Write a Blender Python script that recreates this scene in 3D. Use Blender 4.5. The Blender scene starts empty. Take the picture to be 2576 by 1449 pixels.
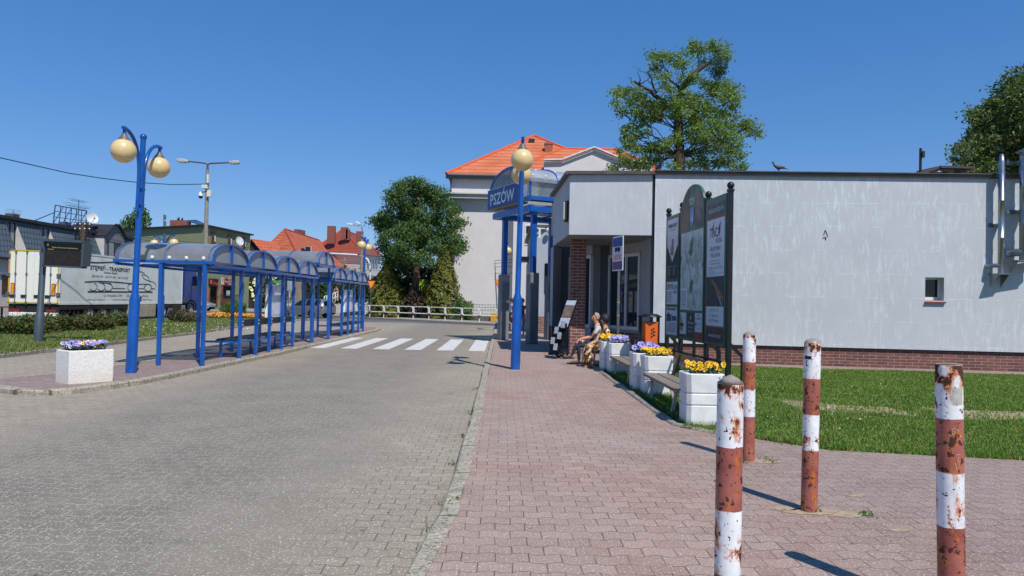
SKY_STR, SUN_STR, EXPO = 0.125, 4.3, 0.15
SKY_AIR, SKY_DUST, SKY_OZ = 1.0, 0.0, 3.0
SKY_SAT = 1.35
SKY_TINT = (.85, 1.12, 1.62)
import bpy, bmesh, math, random
import numpy as np
from mathutils import Vector, Matrix, noise
random.seed(7)
S = bpy.context.scene
C = S.collection
R = math.radians
PI = math.pi
V = Vector

# ------------------------------------------------------------------ camera
CAM = V((0, 0, 1.55))
FPX = 1800.0
yaw, pitch, roll = 0.01242, 0.01831, R(1.15)
fwd = V((math.sin(yaw) * math.cos(pitch), math.cos(yaw) * math.cos(pitch), math.sin(pitch)))
r0 = V((math.cos(yaw), -math.sin(yaw), 0))
u0 = r0.cross(fwd)
rgt = r0 * math.cos(roll) + u0 * math.sin(roll)
upv = u0 * math.cos(roll) - r0 * math.sin(roll)


def ray(u, v):
    return rgt * ((u - 1288) / FPX) - upv * ((v - 724.5) / FPX) + fwd


def G(u, v, z=0.0):
    """the spot of the ground (height z) measured at a photo position"""
    d = ray(u, v)
    t = (z - CAM.z) / d.z
    return CAM + d * t


def P(u, v, Y):
    """the point at distance Y measured at a photo position"""
    d = ray(u, v)
    return CAM + d * (Y / d.y)


def onplane(u, v, A_, B_):
    """photo position measured on the upright plane through ground points A_ and B_"""
    d = ray(u, v)
    k = V((B_[0] - A_[0], B_[1] - A_[1], 0)); n = V((k.y, -k.x, 0))
    t_ = n.dot(V((A_[0], A_[1], 0)) - CAM) / n.dot(d)
    return CAM + d * t_


cd = bpy.data.cameras.new('camera')
cam = bpy.data.objects.new('camera', cd)
C.objects.link(cam)
cd.sensor_width = 36
cd.lens = 36 * FPX / 2576
cd.clip_end = 4000
cam.matrix_world = Matrix(((rgt.x, upv.x, -fwd.x, CAM.x), (rgt.y, upv.y, -fwd.y, CAM.y), (rgt.z, upv.z, -fwd.z, CAM.z), (0, 0, 0, 1)))
S.camera = cam

# ------------------------------------------------------------------ light
SUN_EL, SUN_AZ = R(53), R(26)
tosun = V((math.sin(SUN_AZ) * math.cos(SUN_EL), -math.cos(SUN_AZ) * math.cos(SUN_EL), math.sin(SUN_EL)))
w = bpy.data.worlds.new('World')
S.world = w
w.use_nodes = True
wn = w.node_tree.nodes
sky = wn.new('ShaderNodeTexSky')
sky.sky_type = 'NISHITA'
sky.sun_disc = False
sky.sun_elevation = SUN_EL
sky.sun_rotation = math.atan2(tosun.x, tosun.y)
sky.air_density = SKY_AIR
sky.dust_density = SKY_DUST
sky.ozone_density = SKY_OZ
bg = wn['Background']
bg.inputs['Strength'].default_value = SKY_STR
hsv = wn.new('ShaderNodeHueSaturation')
hsv.inputs['Saturation'].default_value = SKY_SAT
w.node_tree.links.new(sky.outputs['Color'], hsv.inputs['Color'])
gam = wn.new('ShaderNodeGamma')
gam.inputs['Gamma'].default_value = .62
w.node_tree.links.new(hsv.outputs['Color'], gam.inputs['Color'])
tnt = wn.new('ShaderNodeMix'); tnt.data_type = 'RGBA'; tnt.blend_type = 'MULTIPLY'
tnt.inputs[0].default_value = 1
tnt.inputs[7].default_value = SKY_TINT + (1,)
w.node_tree.links.new(gam.outputs['Color'], tnt.inputs[6])
w.node_tree.links.new(tnt.outputs[2], bg.inputs['Color'])
sl = bpy.data.lights.new('sun', 'SUN')
sl.energy = SUN_STR
sl.angle = R(0.53)
sl.color = (1.0, 0.96, 0.9)
so = bpy.data.objects.new('sun', sl)
so.rotation_euler = tosun.to_track_quat('Z', 'Y').to_euler()
so.location = (0, -20, 40)
C.objects.link(so)
S.view_settings.view_transform = 'Standard'
S.view_settings.look = 'None'
S.view_settings.exposure = EXPO
S.view_settings.gamma = 1
S.render.engine = 'CYCLES'
S.cycles.max_bounces = 8
S.cycles.transparent_max_bounces = 24
S.cycles.use_denoising = True


# ------------------------------------------------------------------ materials
def lin(h):
    if not isinstance(h, str):
        return tuple(h)[:3]
    o = []
    for i in (0, 2, 4):
        c = int(h[i:i + 2], 16) / 255
        o.append(c / 12.92 if c <= .04045 else ((c + .055) / 1.055) ** 2.4)
    return tuple(o)


class NT:
    """tiny helper round a material's node tree"""

    def __init__(s, name):
        s.m = bpy.data.materials.new(name)
        s.m.use_nodes = True
        s.t = s.m.node_tree
        s.b = s.t.nodes['Principled BSDF']
        s.pos = s.n('ShaderNodeTexCoord').outputs['Object']

    def n(s, typ, **kw):
        nd = s.t.nodes.new(typ)
        for k, v in kw.items():
            setattr(nd, k, v)
        return nd

    def set(s, sock, v):
        if isinstance(v, bpy.types.NodeSocket):
            s.t.links.new(v, sock)
        elif v is not None:
            if sock.type == 'RGBA':
                v = tuple(v)[:3] + (1,)
            sock.default_value = v

    def math(s, op, a, b=None, c=None, clamp=False):
        nd = s.n('ShaderNodeMath', operation=op, use_clamp=clamp)
        s.set(nd.inputs[0], a)
        if b is not None: s.set(nd.inputs[1], b)
        if c is not None: s.set(nd.inputs[2], c)
        return nd.outputs[0]

    def vmath(s, op, a, b=None):
        nd = s.n('ShaderNodeVectorMath', operation=op)
        s.set(nd.inputs[0], a)
        if b is not None: s.set(nd.inputs[1], b)
        return nd.outputs[0]

    def sep(s, v=None):
        nd = s.n('ShaderNodeSeparateXYZ')
        s.set(nd.inputs[0], v or s.pos)
        return nd.outputs

    def comb(s, x, y, z):
        nd = s.n('ShaderNodeCombineXYZ')
        for i, q in enumerate((x, y, z)): s.set(nd.inputs[i], q)
        return nd.outputs[0]

    def noise(s, scale, detail=3, rough=.5, vec=None, dist=0):
        nd = s.n('ShaderNodeTexNoise')
        s.set(nd.inputs['Vector'], vec or s.pos)
        nd.inputs['Scale'].default_value = scale
        nd.inputs['Detail'].default_value = detail
        nd.inputs['Roughness'].default_value = rough
        nd.inputs['Distortion'].default_value = dist
        return nd.outputs['Fac']

    def voro(s, scale, vec=None, feature='F1', out='Distance'):
        nd = s.n('ShaderNodeTexVoronoi', feature=feature)
        s.set(nd.inputs['Vector'], vec or s.pos)
        nd.inputs['Scale'].default_value = scale
        return nd.outputs[out]

    def ramp(s, f, *stops, interp='LINEAR'):
        nd = s.n('ShaderNodeValToRGB')
        nd.color_ramp.interpolation = interp
        e = nd.color_ramp.elements
        while len(e) < len(stops): e.new(.5)
        for el, (p, c) in zip(e, stops):
            el.position = p
            el.color = (c, c, c, 1) if isinstance(c, (int, float)) else tuple(lin(c)) + (1,)
        s.set(nd.inputs[0], f)
        return nd.outputs[0]

    def mix(s, f, a, b, mode='MIX'):
        nd = s.n('ShaderNodeMix', data_type='RGBA', blend_type=mode)
        s.set(nd.inputs[0], f)
        s.set(nd.inputs[6], lin(a) if isinstance(a, (str, tuple)) else a)
        s.set(nd.inputs[7], lin(b) if isinstance(b, (str, tuple)) else b)
        return nd.outputs[2]

    def mapr(s, f, a, b, c=0., d=1.):
        nd = s.n('ShaderNodeMapRange')
        s.set(nd.inputs[0], f)
        for i, q in enumerate((a, b, c, d)): s.set(nd.inputs[i + 1], q)
        return nd.outputs[0]

    def scale(s, x, y, z, vec=None):
        return s.vmath('MULTIPLY', vec or s.pos, (x, y, z))

    def bump(s, h, strength=.3, dist=.01):
        nd = s.n('ShaderNodeBump')
        nd.inputs['Strength'].default_value = strength
        nd.inputs['Distance'].default_value = dist
        s.set(nd.inputs['Height'], h)
        s.set(s.b.inputs['Normal'], nd.outputs[0])

    def out(s, col=None, rough=None, metal=None, **kw):
        b = s.b.inputs
        if col is not None: s.set(b['Base Color'], lin(col) if isinstance(col, (str, tuple)) else col)
        if rough is not None: s.set(b['Roughness'], rough)
        if metal is not None: s.set(b['Metallic'], metal)
        for k, v in kw.items(): s.set(b[k.replace('_', ' ')], v)
        return s.m


def simple(name, col, rough=.6, metal=0., var=.12, vs=6., bump=0., bs=60., dirt=None, **kw):
    """plain material with a little mottling, optional bump and dirt"""
    t = NT(name)
    c = lin(col)
    f = t.noise(vs, 4, .6)
    lo = tuple(max(0, x * (1 - var)) for x in c)
    hi = tuple(min(1, x * (1 + var)) for x in c)
    k = t.mix(t.mapr(f, .3, .7), lo, hi)
    if dirt:
        k = t.mix(t.mapr(t.noise(vs * .45, 5, .7, dist=.4), .48, .75, 0, dirt[1]), k, dirt[0])
    if bump: t.bump(t.noise(bs, 3), bump, .004)
    return t.out(k, t.mapr(f, .3, .7, max(0, rough - .06), min(1, rough + .06)), metal, **kw)


MATS = {}


def mt(name, *a, **k):
    if name not in MATS: MATS[name] = simple(name, *a, **k)
    return MATS[name]


# ------------------------------------------------------------------ mesh builder
class MB:
    def __init__(s):
        s.v = []; s.f = []; s.mi = []; s.sm = []; s.cur = 0; s.smooth = False

    def add(s, vs, fs, smooth=None):
        b = len(s.v)
        s.v += [tuple(x) for x in vs]
        s.f += [tuple(b + i for i in f) for f in fs]
        s.mi += [s.cur] * len(fs)
        s.sm += [s.smooth if smooth is None else smooth] * len(fs)
        return s

    def quad(s, a, b, c, d): return s.add([a, b, c, d], [(0, 1, 2, 3)])

    def poly(s, pts): return s.add(pts, [tuple(range(len(pts)))])

    def box(s, c, d, rz=0, top=None):
        """centre c, size d; top = (sx, sy) scale of the upper face"""
        x, y, z = d[0] / 2, d[1] / 2, d[2] / 2
        tx, ty = top or (1, 1)
        co, si = math.cos(rz), math.sin(rz)
        vs = []
        for k in (-1, 1):
            a, b = (tx, ty) if k > 0 else (1, 1)
            for i, j in ((-1, -1), (1, -1), (1, 1), (-1, 1)):
                px, py = i * x * a, j * y * b
                vs.append((c[0] + px * co - py * si, c[1] + px * si + py * co, c[2] + k * z))
        return s.add(vs, [(3, 2, 1, 0), (4, 5, 6, 7), (0, 1, 5, 4), (1, 2, 6, 5), (2, 3, 7, 6), (3, 0, 4, 7)], False)

    def bx(s, a, b):
        return s.box([(p + q) / 2 for p, q in zip(a, b)], [abs(q - p) for p, q in zip(a, b)])

    def bar(s, p, q, w, h, up=(0, 0, 1)):
        p, q = V(p), V(q)
        d = (q - p).normalized()
        side = d.cross(V(up))
        if side.length < 1e-4: side = d.cross(V((1, 0, 0)))
        side.normalize()
        u = side.cross(d)
        vs = []
        for e in (p, q):
            for i, j in ((-1, -1), (1, -1), (1, 1), (-1, 1)):
                vs.append(e + side * (i * w / 2) + u * (j * h / 2))
        return s.add(vs, [(0, 1, 2, 3), (7, 6, 5, 4), (4, 5, 1, 0), (5, 6, 2, 1), (6, 7, 3, 2), (7, 4, 0, 3)], False)

    def tube(s, pts, r, n=10, cap=True):
        pts = [V(p) for p in pts]
        rs = r if isinstance(r, (list, tuple)) else [r] * len(pts)
        vs, fs = [], []
        d0 = (pts[1] - pts[0]).normalized()
        a = d0.orthogonal().normalized()
        for i, p in enumerate(pts):
            d = (pts[min(i + 1, len(pts) - 1)] - pts[max(i - 1, 0)]).normalized()
            a = (a - d * a.dot(d))
            if a.length < 1e-6: a = d.orthogonal()
            a.normalize()
            b = d.cross(a)
            for k in range(n):
                t = 2 * PI * k / n
                vs.append(p + (a * math.cos(t) + b * math.sin(t)) * rs[i])
        for i in range(len(pts) - 1):
            for k in range(n):
                k2 = (k + 1) % n
                fs.append((i * n + k, i * n + k2, (i + 1) * n + k2, (i + 1) * n + k))
        s.add(vs, fs, True)
        if cap:
            m = len(pts) - 1
            s.add(vs[:n], [tuple(reversed(range(n)))], False)
            s.add(vs[m * n:], [tuple(range(n))], False)
        return s

    def lathe(s, prof, n=20, c=(0, 0, 0), sharp=False):
        vs, fs = [], []
        for r, z in prof:
            for k in range(n):
                t = 2 * PI * k / n
                vs.append((c[0] + r * math.cos(t), c[1] + r * math.sin(t), c[2] + z))
        for i in range(len(prof) - 1):
            for k in range(n):
                k2 = (k + 1) % n
                fs.append((i * n + k, i * n + k2, (i + 1) * n + k2, (i + 1) * n + k))
        s.add(vs, fs, not sharp)
        for i, rev in ((0, True), (len(prof) - 1, False)):
            if prof[i][0] > 1e-4:
                q = list(range(n))
                s.add(vs[i * n:(i + 1) * n], [tuple(reversed(q)) if rev else tuple(q)], False)
        return s

    def sphere(s, c, r, n=16, m=10, sc=(1, 1, 1)):
        vs, fs = [], []
        for i in range(m + 1):
            th = PI * i / m
            for k in range(n):
                t = 2 * PI * k / n
                vs.append((c[0] + r * sc[0] * math.sin(th) * math.cos(t), c[1] + r * sc[1] * math.sin(th) * math.sin(t), c[2] - r * sc[2] * math.cos(th)))
        for i in range(m):
            for k in range(n):
                k2 = (k + 1) % n
                fs.append((i * n + k, i * n + k2, (i + 1) * n + k2, (i + 1) * n + k))
        return s.add(vs, fs, True)

    def prism(s, poly, z0, z1):
        """poly = list of (x, y), counter-clockwise"""
        n = len(poly)
        ar = sum(poly[i][0] * poly[(i + 1) % n][1] - poly[(i + 1) % n][0] * poly[i][1] for i in range(n))
        if ar < 0: poly = list(reversed(poly))
        vs = [(p[0], p[1], z0) for p in poly] + [(p[0], p[1], z1) for p in poly]
        fs = [tuple(reversed(range(n))), tuple(range(n, 2 * n))] + [(i, (i + 1) % n, n + (i + 1) % n, n + i) for i in range(n)]
        return s.add(vs, fs, False)

    def slab(s, poly3, nrm, th):
        """flat polygon (3-D points) given thickness th along -nrm"""
        n = len(poly3)
        k = V(nrm).normalized() * th
        a = [V(p) for p in poly3]
        nn = sum((a[i].cross(a[(i + 1) % n]) for i in range(n)), V())
        if nn.dot(V(nrm)) < 0: a.reverse()
        vs = a + [p - k for p in a]
        return s.add(vs, [tuple(range(n)), tuple(reversed(range(n, 2 * n)))] + [(i, n + i, n + (i + 1) % n, (i + 1) % n) for i in range(n)], False)

    def ext(s, o, M=None):
        b = len(s.v)
        s.v += [tuple(M @ V(x)) if M else x for x in o.v]
        s.f += [tuple(b + i for i in f) for f in o.f]
        s.mi += [s.cur + m for m in o.mi]; s.sm += o.sm
        return s

    def mesh(s, name, mats):
        me = bpy.data.meshes.new(name)
        me.from_pydata(s.v, [], s.f)
        for m in mats: me.materials.append(m)
        if s.f:
            me.polygons.foreach_set('material_index', [min(i, len(mats) - 1) for i in s.mi])
            me.polygons.foreach_set('use_smooth', s.sm)
        me.update()
        return me


def obj(name, data, parent=None):
    o = bpy.data.objects.new(name, data)
    C.objects.link(o)
    if parent is not None: o.parent = parent
    return o


def tag(o, label=None, cat=None, group=None, kind=None):
    if label: o['label'] = label
    if cat: o['category'] = cat
    if group: o['group'] = group
    if kind: o['kind'] = kind
    return o


def thing(name, label, cat, loc=(0, 0, 0), rz=0., group=None):
    o = obj(name, None)
    o.empty_display_size = .2
    o.location = loc
    o.rotation_euler = (0, 0, rz)
    return tag(o, label, cat, group)


def inv(o):
    m = Matrix.Translation(o.location) @ o.rotation_euler.to_matrix().to_4x4()
    if o.parent is not None: return inv(o.parent)
    return m.inverted()


def part(name, mb, mat, parent, world=False, bev=0., sub=0, label=None):
    """one mesh under its thing; world=True: the shape was given in world coordinates"""
    if world:
        M = inv(parent)
        mb.v = [tuple(M @ V(x)) for x in mb.v]
    mats = mat if isinstance(mat, (list, tuple)) else [mat]
    o = obj(name, mb.mesh(name, mats), parent)
    if bev:
        b = o.modifiers.new('bevel', 'BEVEL')
        b.width = bev; b.segments = 2; b.limit_method = 'ANGLE'; b.angle_limit = R(40)
    if sub:
        b = o.modifiers.new('sub', 'SUBSURF'); b.levels = sub; b.render_levels = sub
    if label: o['label'] = label
    return o


def part_each(name, mb, mat, parent, world=False, bev=0.):
    """every loose piece of the shape becomes a part of its own"""
    n = len(mb.v); up = list(range(n))

    def fd(i):
        while up[i] != i: up[i] = up[up[i]]; i = up[i]
        return i
    for f in mb.f:
        for i in f[1:]: up[fd(i)] = fd(f[0])
    gr = {}
    for k, f in enumerate(mb.f): gr.setdefault(fd(f[0]), []).append(k)
    out = []
    for ks in gr.values():
        m = MB(); mp = {}
        for k in ks:
            for i in mb.f[k]:
                if i not in mp: mp[i] = len(m.v); m.v.append(mb.v[i])
            m.f.append(tuple(mp[i] for i in mb.f[k])); m.mi.append(mb.mi[k]); m.sm.append(mb.sm[k])
        out.append(part(name, m, mat, parent, world, bev))
    return out


def solo(name, mb, mat, label, cat, group=None, bev=0., kind=None):
    """a thing that is one mesh; its origin goes to the middle of its foot"""
    a = np.array(mb.v)
    lo, hi = a.min(0), a.max(0)
    org = V(((lo[0] + hi[0]) / 2, (lo[1] + hi[1]) / 2, lo[2]))
    mb.v = [tuple(V(x) - org) for x in mb.v]
    mats = mat if isinstance(mat, (list, tuple)) else [mat]
    o = obj(name, mb.mesh(name, mats))
    o.location = org
    if bev:
        b = o.modifiers.new('bevel', 'BEVEL')
        b.width = bev; b.segments = 2; b.limit_method = 'ANGLE'; b.angle_limit = R(40)
    return tag(o, label, cat, group, kind)


def struct(name, mb, mat, bev=0., kind='structure'):
    o = obj(name, mb.mesh(name, mat if isinstance(mat, (list, tuple)) else [mat]))
    if bev:
        b = o.modifiers.new('bevel', 'BEVEL')
        b.width = bev; b.segments = 2; b.limit_method = 'ANGLE'; b.angle_limit = R(40)
    o['kind'] = kind
    return o


def dup(root, loc, rz=None, label=None, scale=None):
    kids = {}
    for o in bpy.data.objects:
        if o.parent is not None: kids.setdefault(o.parent, []).append(o)

    def cp(o, par):
        c = o.copy()
        C.objects.link(c)
        if par is not None: c.parent = par
        for k in kids.get(o, []): cp(k, c)
        return c
    r = cp(root, None)
    r.location = loc
    if rz is not None: r.rotation_euler = (0, 0, rz)
    if scale: r.scale = (scale,) * 3 if isinstance(scale, (int, float)) else scale
    if label: r['label'] = label
    return r


_tc = {}


def glyphs(txt, bold=0.):
    """outline text as (verts, faces, x0, x1, height); size 1"""
    k = (txt, bold)
    if k not in _tc:
        cu = bpy.data.curves.new('txt', 'FONT')
        cu.body = txt
        cu.offset = bold
        cu.resolution_u = 2
        o = bpy.data.objects.new('txt', cu)
        C.objects.link(o)
        me = bpy.data.meshes.new_from_object(o.evaluated_get(bpy.context.evaluated_depsgraph_get()))
        vs = [tuple(v.co) for v in me.vertices]
        fs = [tuple(p.vertices) for p in me.polygons]
        bpy.data.objects.remove(o)
        bpy.data.curves.remove(cu)
        bpy.data.meshes.remove(me)
        _tc[k] = (vs, fs)
    return _tc[k]


def write(mb, txt, org, right, up, h, width=None, align='C', bold=0., lift=.004):
    """letters with cap height h centred (or left-aligned) on org, lying in the plane right/up"""
    vs, fs = glyphs(txt, bold)
    if not vs: return mb
    xs = [v[0] for v in vs]
    x0, x1 = min(xs), max(xs)
    sy = h / .69
    sx = width / (x1 - x0) if width else sy
    ox = (x0 + x1) / 2 if align == 'C' else x0
    right, up = V(right).normalized(), V(up).normalized()
    n = right.cross(up)
    org = V(org) + n * lift
    mb.add([org + right * ((v[0] - ox) * sx) + up * (v[1] * sy) for v in vs], fs, False)
    return mb


def rect(mb, org, right, up, x0, x1, y0, y1, lift=.003):
    right, up = V(right), V(up)
    n = right.cross(up).normalized()
    o = V(org) + n * lift
    return mb.quad(o + right * x0 + up * y0, o + right * x1 + up * y0, o + right * x1 + up * y1, o + right * x0 + up * y1)


def mesh_np(name, verts, quads, mats, midx=None, smooth=False):
    me = bpy.data.meshes.new(name)
    n = quads.shape[1]
    me.vertices.add(len(verts)); me.vertices.foreach_set('co', verts.astype(np.float32).ravel())
    me.loops.add(quads.size); me.loops.foreach_set('vertex_index', quads.astype(np.int32).ravel())
    me.polygons.add(len(quads)); me.polygons.foreach_set('loop_start', np.arange(len(quads), dtype=np.int32) * n)
    for m in (mats if isinstance(mats, (list, tuple)) else [mats]): me.materials.append(m)
    if midx is not None: me.polygons.foreach_set('material_index', midx.astype(np.int32))
    me.polygons.foreach_set('use_smooth', np.full(len(quads), smooth))
    me.update(calc_edges=True)
    return me
# ================================================================== GROUND
def paver(name, a, b, joint, bw=.205, bh=.148, wave=.013, spk=.5, stain='8a8078', stainf=.5, lane=False):
    t = NT(name)
    x, y, z = t.sep()
    s = t.math('SINE', t.math('MULTIPLY', x, 2 * PI / bw))
    s = t.math('MINIMUM', t.math('MAXIMUM', t.math('MULTIPLY', s, 1.9), -1), 1)
    wob = t.noise(1.3, 2)
    y2 = t.math('ADD', t.math('MULTIPLY_ADD', s, wave, y), t.math('MULTIPLY', wob, .05))
    vec = t.comb(t.math('ADD', x, t.math('MULTIPLY', wob, .04)), y2, 0)
    br = t.n('ShaderNodeTexBrick')
    br.offset = .5
    t.set(br.inputs['Vector'], vec)
    for k, v in (('Scale', 1), ('Mortar Size', .0046), ('Mortar Smooth', .3), ('Bias', 0), ('Brick Width', bw), ('Row Height', bh)):
        br.inputs[k].default_value = v
    t.set(br.inputs['Color1'], lin(a)); t.set(br.inputs['Color2'], lin(b)); t.set(br.inputs['Mortar'], lin(a))
    col = br.outputs['Color']
    col = t.mix(t.mapr(t.noise(.35, 5, .62, dist=.5), .42, .68, 0, stainf), col, stain)
    col = t.mix(t.mapr(t.noise(2.1, 4, .6), .45, .8, 0, .25), col, tuple(c * .62 for c in lin(a)))
    jcol = lin(joint)
    if lane:
        # the worn, oily driving lane with sand-filled joints
        ed = t.math('MULTIPLY', t.math('SUBTRACT', t.noise(.45, 4, .6), .5), 2.6)
        xl = t.math('ADD', x, ed)
        m = t.math('MULTIPLY', t.mapr(xl, -5.9, -4.7), t.mapr(xl, -2.4, -.9, 1, 0))
        dk = t.mix(t.mapr(t.noise(1.4, 4, .65), .35, .65), '6a6258', '7d7467')
        col = t.mix(t.math('MULTIPLY', m, .8), col, dk)
        jcol = t.mix(m, jcol, 'b0a898')
        col = t.mix(t.math('MULTIPLY', t.mapr(t.voro(.9), .06, .035, 0, .7), t.mapr(t.noise(1.1), .5, .55)), col, '3c3a3a')
    if not lane:
        # greyer, dirtier paving away from the trodden middle
        gm = t.mapr(t.math('ADD', x, t.math('MULTIPLY', t.noise(.6, 4, .65), 2.2)), 2.4, 4.4, 0, .6)
        col = t.mix(gm, col, t.mix(.55, col, '6f6260'))
        pt = t.mapr(t.noise(1.1, 5, .7, vec=t.vmath('ADD', t.pos, (7, 3, 0))), .58, .66, 0, .35)
        col = t.mix(pt, col, '74645c')
    # exposed aggregate: pale and dark grains
    g = t.noise(62, 3, .75)
    col = t.mix(t.mapr(g, .575, .66, 0, spk), col, 'f4ebe2')
    col = t.mix(t.mapr(t.noise(50, 3, .75), .56, .66, 0, spk * .7), col, '57504b')
    jm = t.math('MULTIPLY', br.outputs['Fac'], t.mapr(t.noise(3.1, 3), .3, .62, .4, .95))
    col = t.mix(jm, col, jcol)
    h = t.math('MULTIPLY_ADD', br.outputs['Fac'], -1.0, t.math('MULTIPLY', g, .35))
    t.bump(h, .5, .008)
    return t.out(col, .86)


m_grey = paver('grey_pavers', '9e9381', '918775', '463f35', stain='847a6a', stainf=.55, spk=.62, lane=True)
m_red = paver('red_pavers', 'a38a7d', '94786b', '55463b', spk=.68, stain='a3938a', stainf=.6)
m_redi = paver('island_pavers', '97817a', '86706a', '3d332b', spk=.45, stain='7b6a64', stainf=.6)


def asphalt():
    t = NT('asphalt')
    f = t.noise(.25, 5, .6)
    c = t.mix(t.mapr(f, .35, .65), '55555a', '6d6c6b')
    c = t.mix(t.mapr(t.noise(160, 2), .6, .75, 0, .5), c, '95928c')
    t.bump(t.noise(120, 2), .3, .01)
    return t.out(c, .85)


def turf_soil():
    t = NT('turf_soil')
    x, y, z = t.sep()
    n = t.noise(1.1, 5, .65)
    c = t.mix(t.mapr(n, .35, .65), (.075, .115, .025), (.13, .155, .045))
    c = t.mix(t.mapr(t.noise(14, 3, .7), .5, .7, 0, .5), c, (.13, .12, .045))
    # bare trodden trail
    d = t.math('ABSOLUTE', t.math('SUBTRACT', t.math('ADD', y, t.math('MULTIPLY', t.noise(.8, 3), 1.1)), t.math('MULTIPLY_ADD', x, -.28, 13.05)))
    m = t.math('MULTIPLY', t.mapr(d, .3, .65, 1, 0), t.mapr(x, 4.2, 4.9, 0, 1))
    c = t.mix(m, c, (.33, .25, .16))
    t.bump(n, .5, .03)
    return t.out(c, .95)


def kerb_stone(name, a='b3a894'):
    t = NT(name)
    n = t.noise(9, 5, .7)
    c = t.mix(t.mapr(n, .32, .68), tuple(x * .55 for x in lin(a)), a)
    c = t.mix(t.mapr(t.noise(48, 3, .7), .52, .64, 0, .6), c, 'cfc8bb')
    c = t.mix(t.mapr(t.noise(30, 3, .75), .53, .64, 0, .85), c, '4b463d')
    c = t.mix(t.mapr(t.noise(2.2, 4, .7), .55, .75, 0, .5), c, '5a5a38')
    x, y, z = t.sep()
    j = t.math('ABSOLUTE', t.math('SUBTRACT', t.math('FRACT', t.math('ADD', t.math('MULTIPLY', y, .8), .37)), .5))
    c = t.mix(t.mapr(j, .006, .014, .75, 0), c, '2f2b25')
    t.bump(t.math('ADD', n, t.math('MULTIPLY', t.noise(55, 3), .5)), .7, .02)
    return t.out(c, .9)


m_asph = asphalt()
m_turf = turf_soil()
m_kerb = kerb_stone('kerb_stone')
m_kerb2 = kerb_stone('kerb_stone_dark', '9a9284')
m_paint = NT('road_paint')
_t = m_paint
m_paint = _t.out(_t.mix(_t.mapr(_t.noise(9, 5, .75), .52, .68, 0, .8), 'cfcdca', '8d8983'), .7)
m_paintold = NT('worn_paint')
_t = m_paintold
m_paintold = _t.out(_t.mix(_t.mapr(_t.noise(2.5, 5, .75), .42, .6, 0, 1), 'b9b8b6', '6d6c6b'), .8)
m_walk = mt('concrete_walk', '99938a', .9, var=.16, vs=1.4, bump=.2, dirt=('6d675e', .5))
m_earth = mt('far_earth', (.10, .11, .06), .95, var=.35, vs=.05)

RZ = -.085   # the roadway lies a kerb below the pavement
mb = MB(); mb.quad((-1500, -400, -.16), (1500, -400, -.16), (1500, 2600, -.16), (-1500, 2600, -.16)); struct('ground', mb, m_earth)
mb = MB(); mb.quad((-120, -14, -.1), (60, -14, -.1), (60, 76, -.1), (-120, 76, -.1)); struct('street', mb, m_asph)


def flat(pts, z): return [(p[0], p[1], z) for p in pts]


# paved bus bay, running round both sides of the island
bay = [(-46, -10), (-1.5, -10), (-.6, 2.5), (-.36, 5), (-.36, 46.5), (-4, 48), (-8.3, 49.5), (-13, 49.2), (-15.8, 46.5), (-16, 42), (-14.5, 36), (-46, 17)]
mb = MB(); mb.poly(flat(bay, RZ)); struct('road', mb, m_grey)

# pavement on the right
walk = [(-1.3, -6), (9.5, -6), (22, 6.4), (22, 7.42), (5.46, 7.42), (3.6, 7.76), (2.88, 8.44), (2.27, 9.0), (2.25, 17.9), (2.9, 18.55), (40, 13.47), (40, 26), (4.4, 26), (4.4, 47), (-.3, 47.6), (-.27, 11), (-.27, 7), (-.3, 5.3), (-.4, 4.1), (-.62, 2.5)]
mb = MB(); mb.prism(walk, -.12, 0); struct('pavement', mb, m_red)
# lawn on the right
lawn = [(2.36, 9.06), (2.92, 8.5), (3.65, 7.82), (5.48, 7.48), (22, 7.48), (60, 3), (60, 10.7), (2.95, 18.5), (2.36, 17.85)]
mb = MB(); mb.prism(lawn, -.1, .012); struct('lawn', mb, m_turf)


def ribbon(name, line, w, z0, z1, mat, side=1, bev=.015, jit=.008):
    """a kerb: width w to the left (side=1) of a ground line, slightly uneven"""
    mb = MB()
    pts = [V((p[0], p[1])) for p in line]
    # resample
    out = [pts[0]]
    for a, b in zip(pts, pts[1:]):
        n = max(1, int((b - a).length / .5))
        out += [a.lerp(b, (i + 1) / n) for i in range(n)]
    rows = []
    for i, p in enumerate(out):
        d = (out[min(i + 1, len(out) - 1)] - out[max(i - 1, 0)]).normalized()
        nrm = V((-d.y, d.x)) * side
        j = random.uniform(-jit, jit)
        j2 = random.uniform(-jit, jit)
        a = p + nrm * j
        b = p + nrm * (w + j2)
        zt = z1 + random.uniform(-jit, jit) * .7
        rows.append([(a.x, a.y, z0), (a.x, a.y, zt - .018), ((a + nrm * .02).x, (a + nrm * .02).y, zt), (b.x, b.y, zt + .002), (b.x, b.y, z0)])
    vs = [q for r in rows for q in r]
    fs = []
    for i in range(len(rows) - 1):
        for k in range(4):
            f = (i * 5 + k, i * 5 + k + 1, i * 5 + k + 6, i * 5 + k + 5)
            fs.append(f if side < 0 else tuple(reversed(f)))
    fs += [(0, 1, 2, 3, 4), tuple(reversed([(len(rows) - 1) * 5 + k for k in range(5)]))]
    mb.add(vs, fs)
    return struct(name, mb, mat)


ribbon('kerb', [(-1.6, -6), (-.77, 2.5), (-.53, 4.1), (-.44, 5.3), (-.4, 7), (-.4, 11), (-.43, 20), (-.44, 46.8), (-.1, 48)], .14, -.12, .006, m_kerb, side=-1, jit=.014)
ribbon('kerb', [(2.18, 18.0), (2.2, 9.2), (2.45, 8.78), (2.85, 8.4)], .085, -.1, .03, m_kerb2, side=1, jit=.012)



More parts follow.
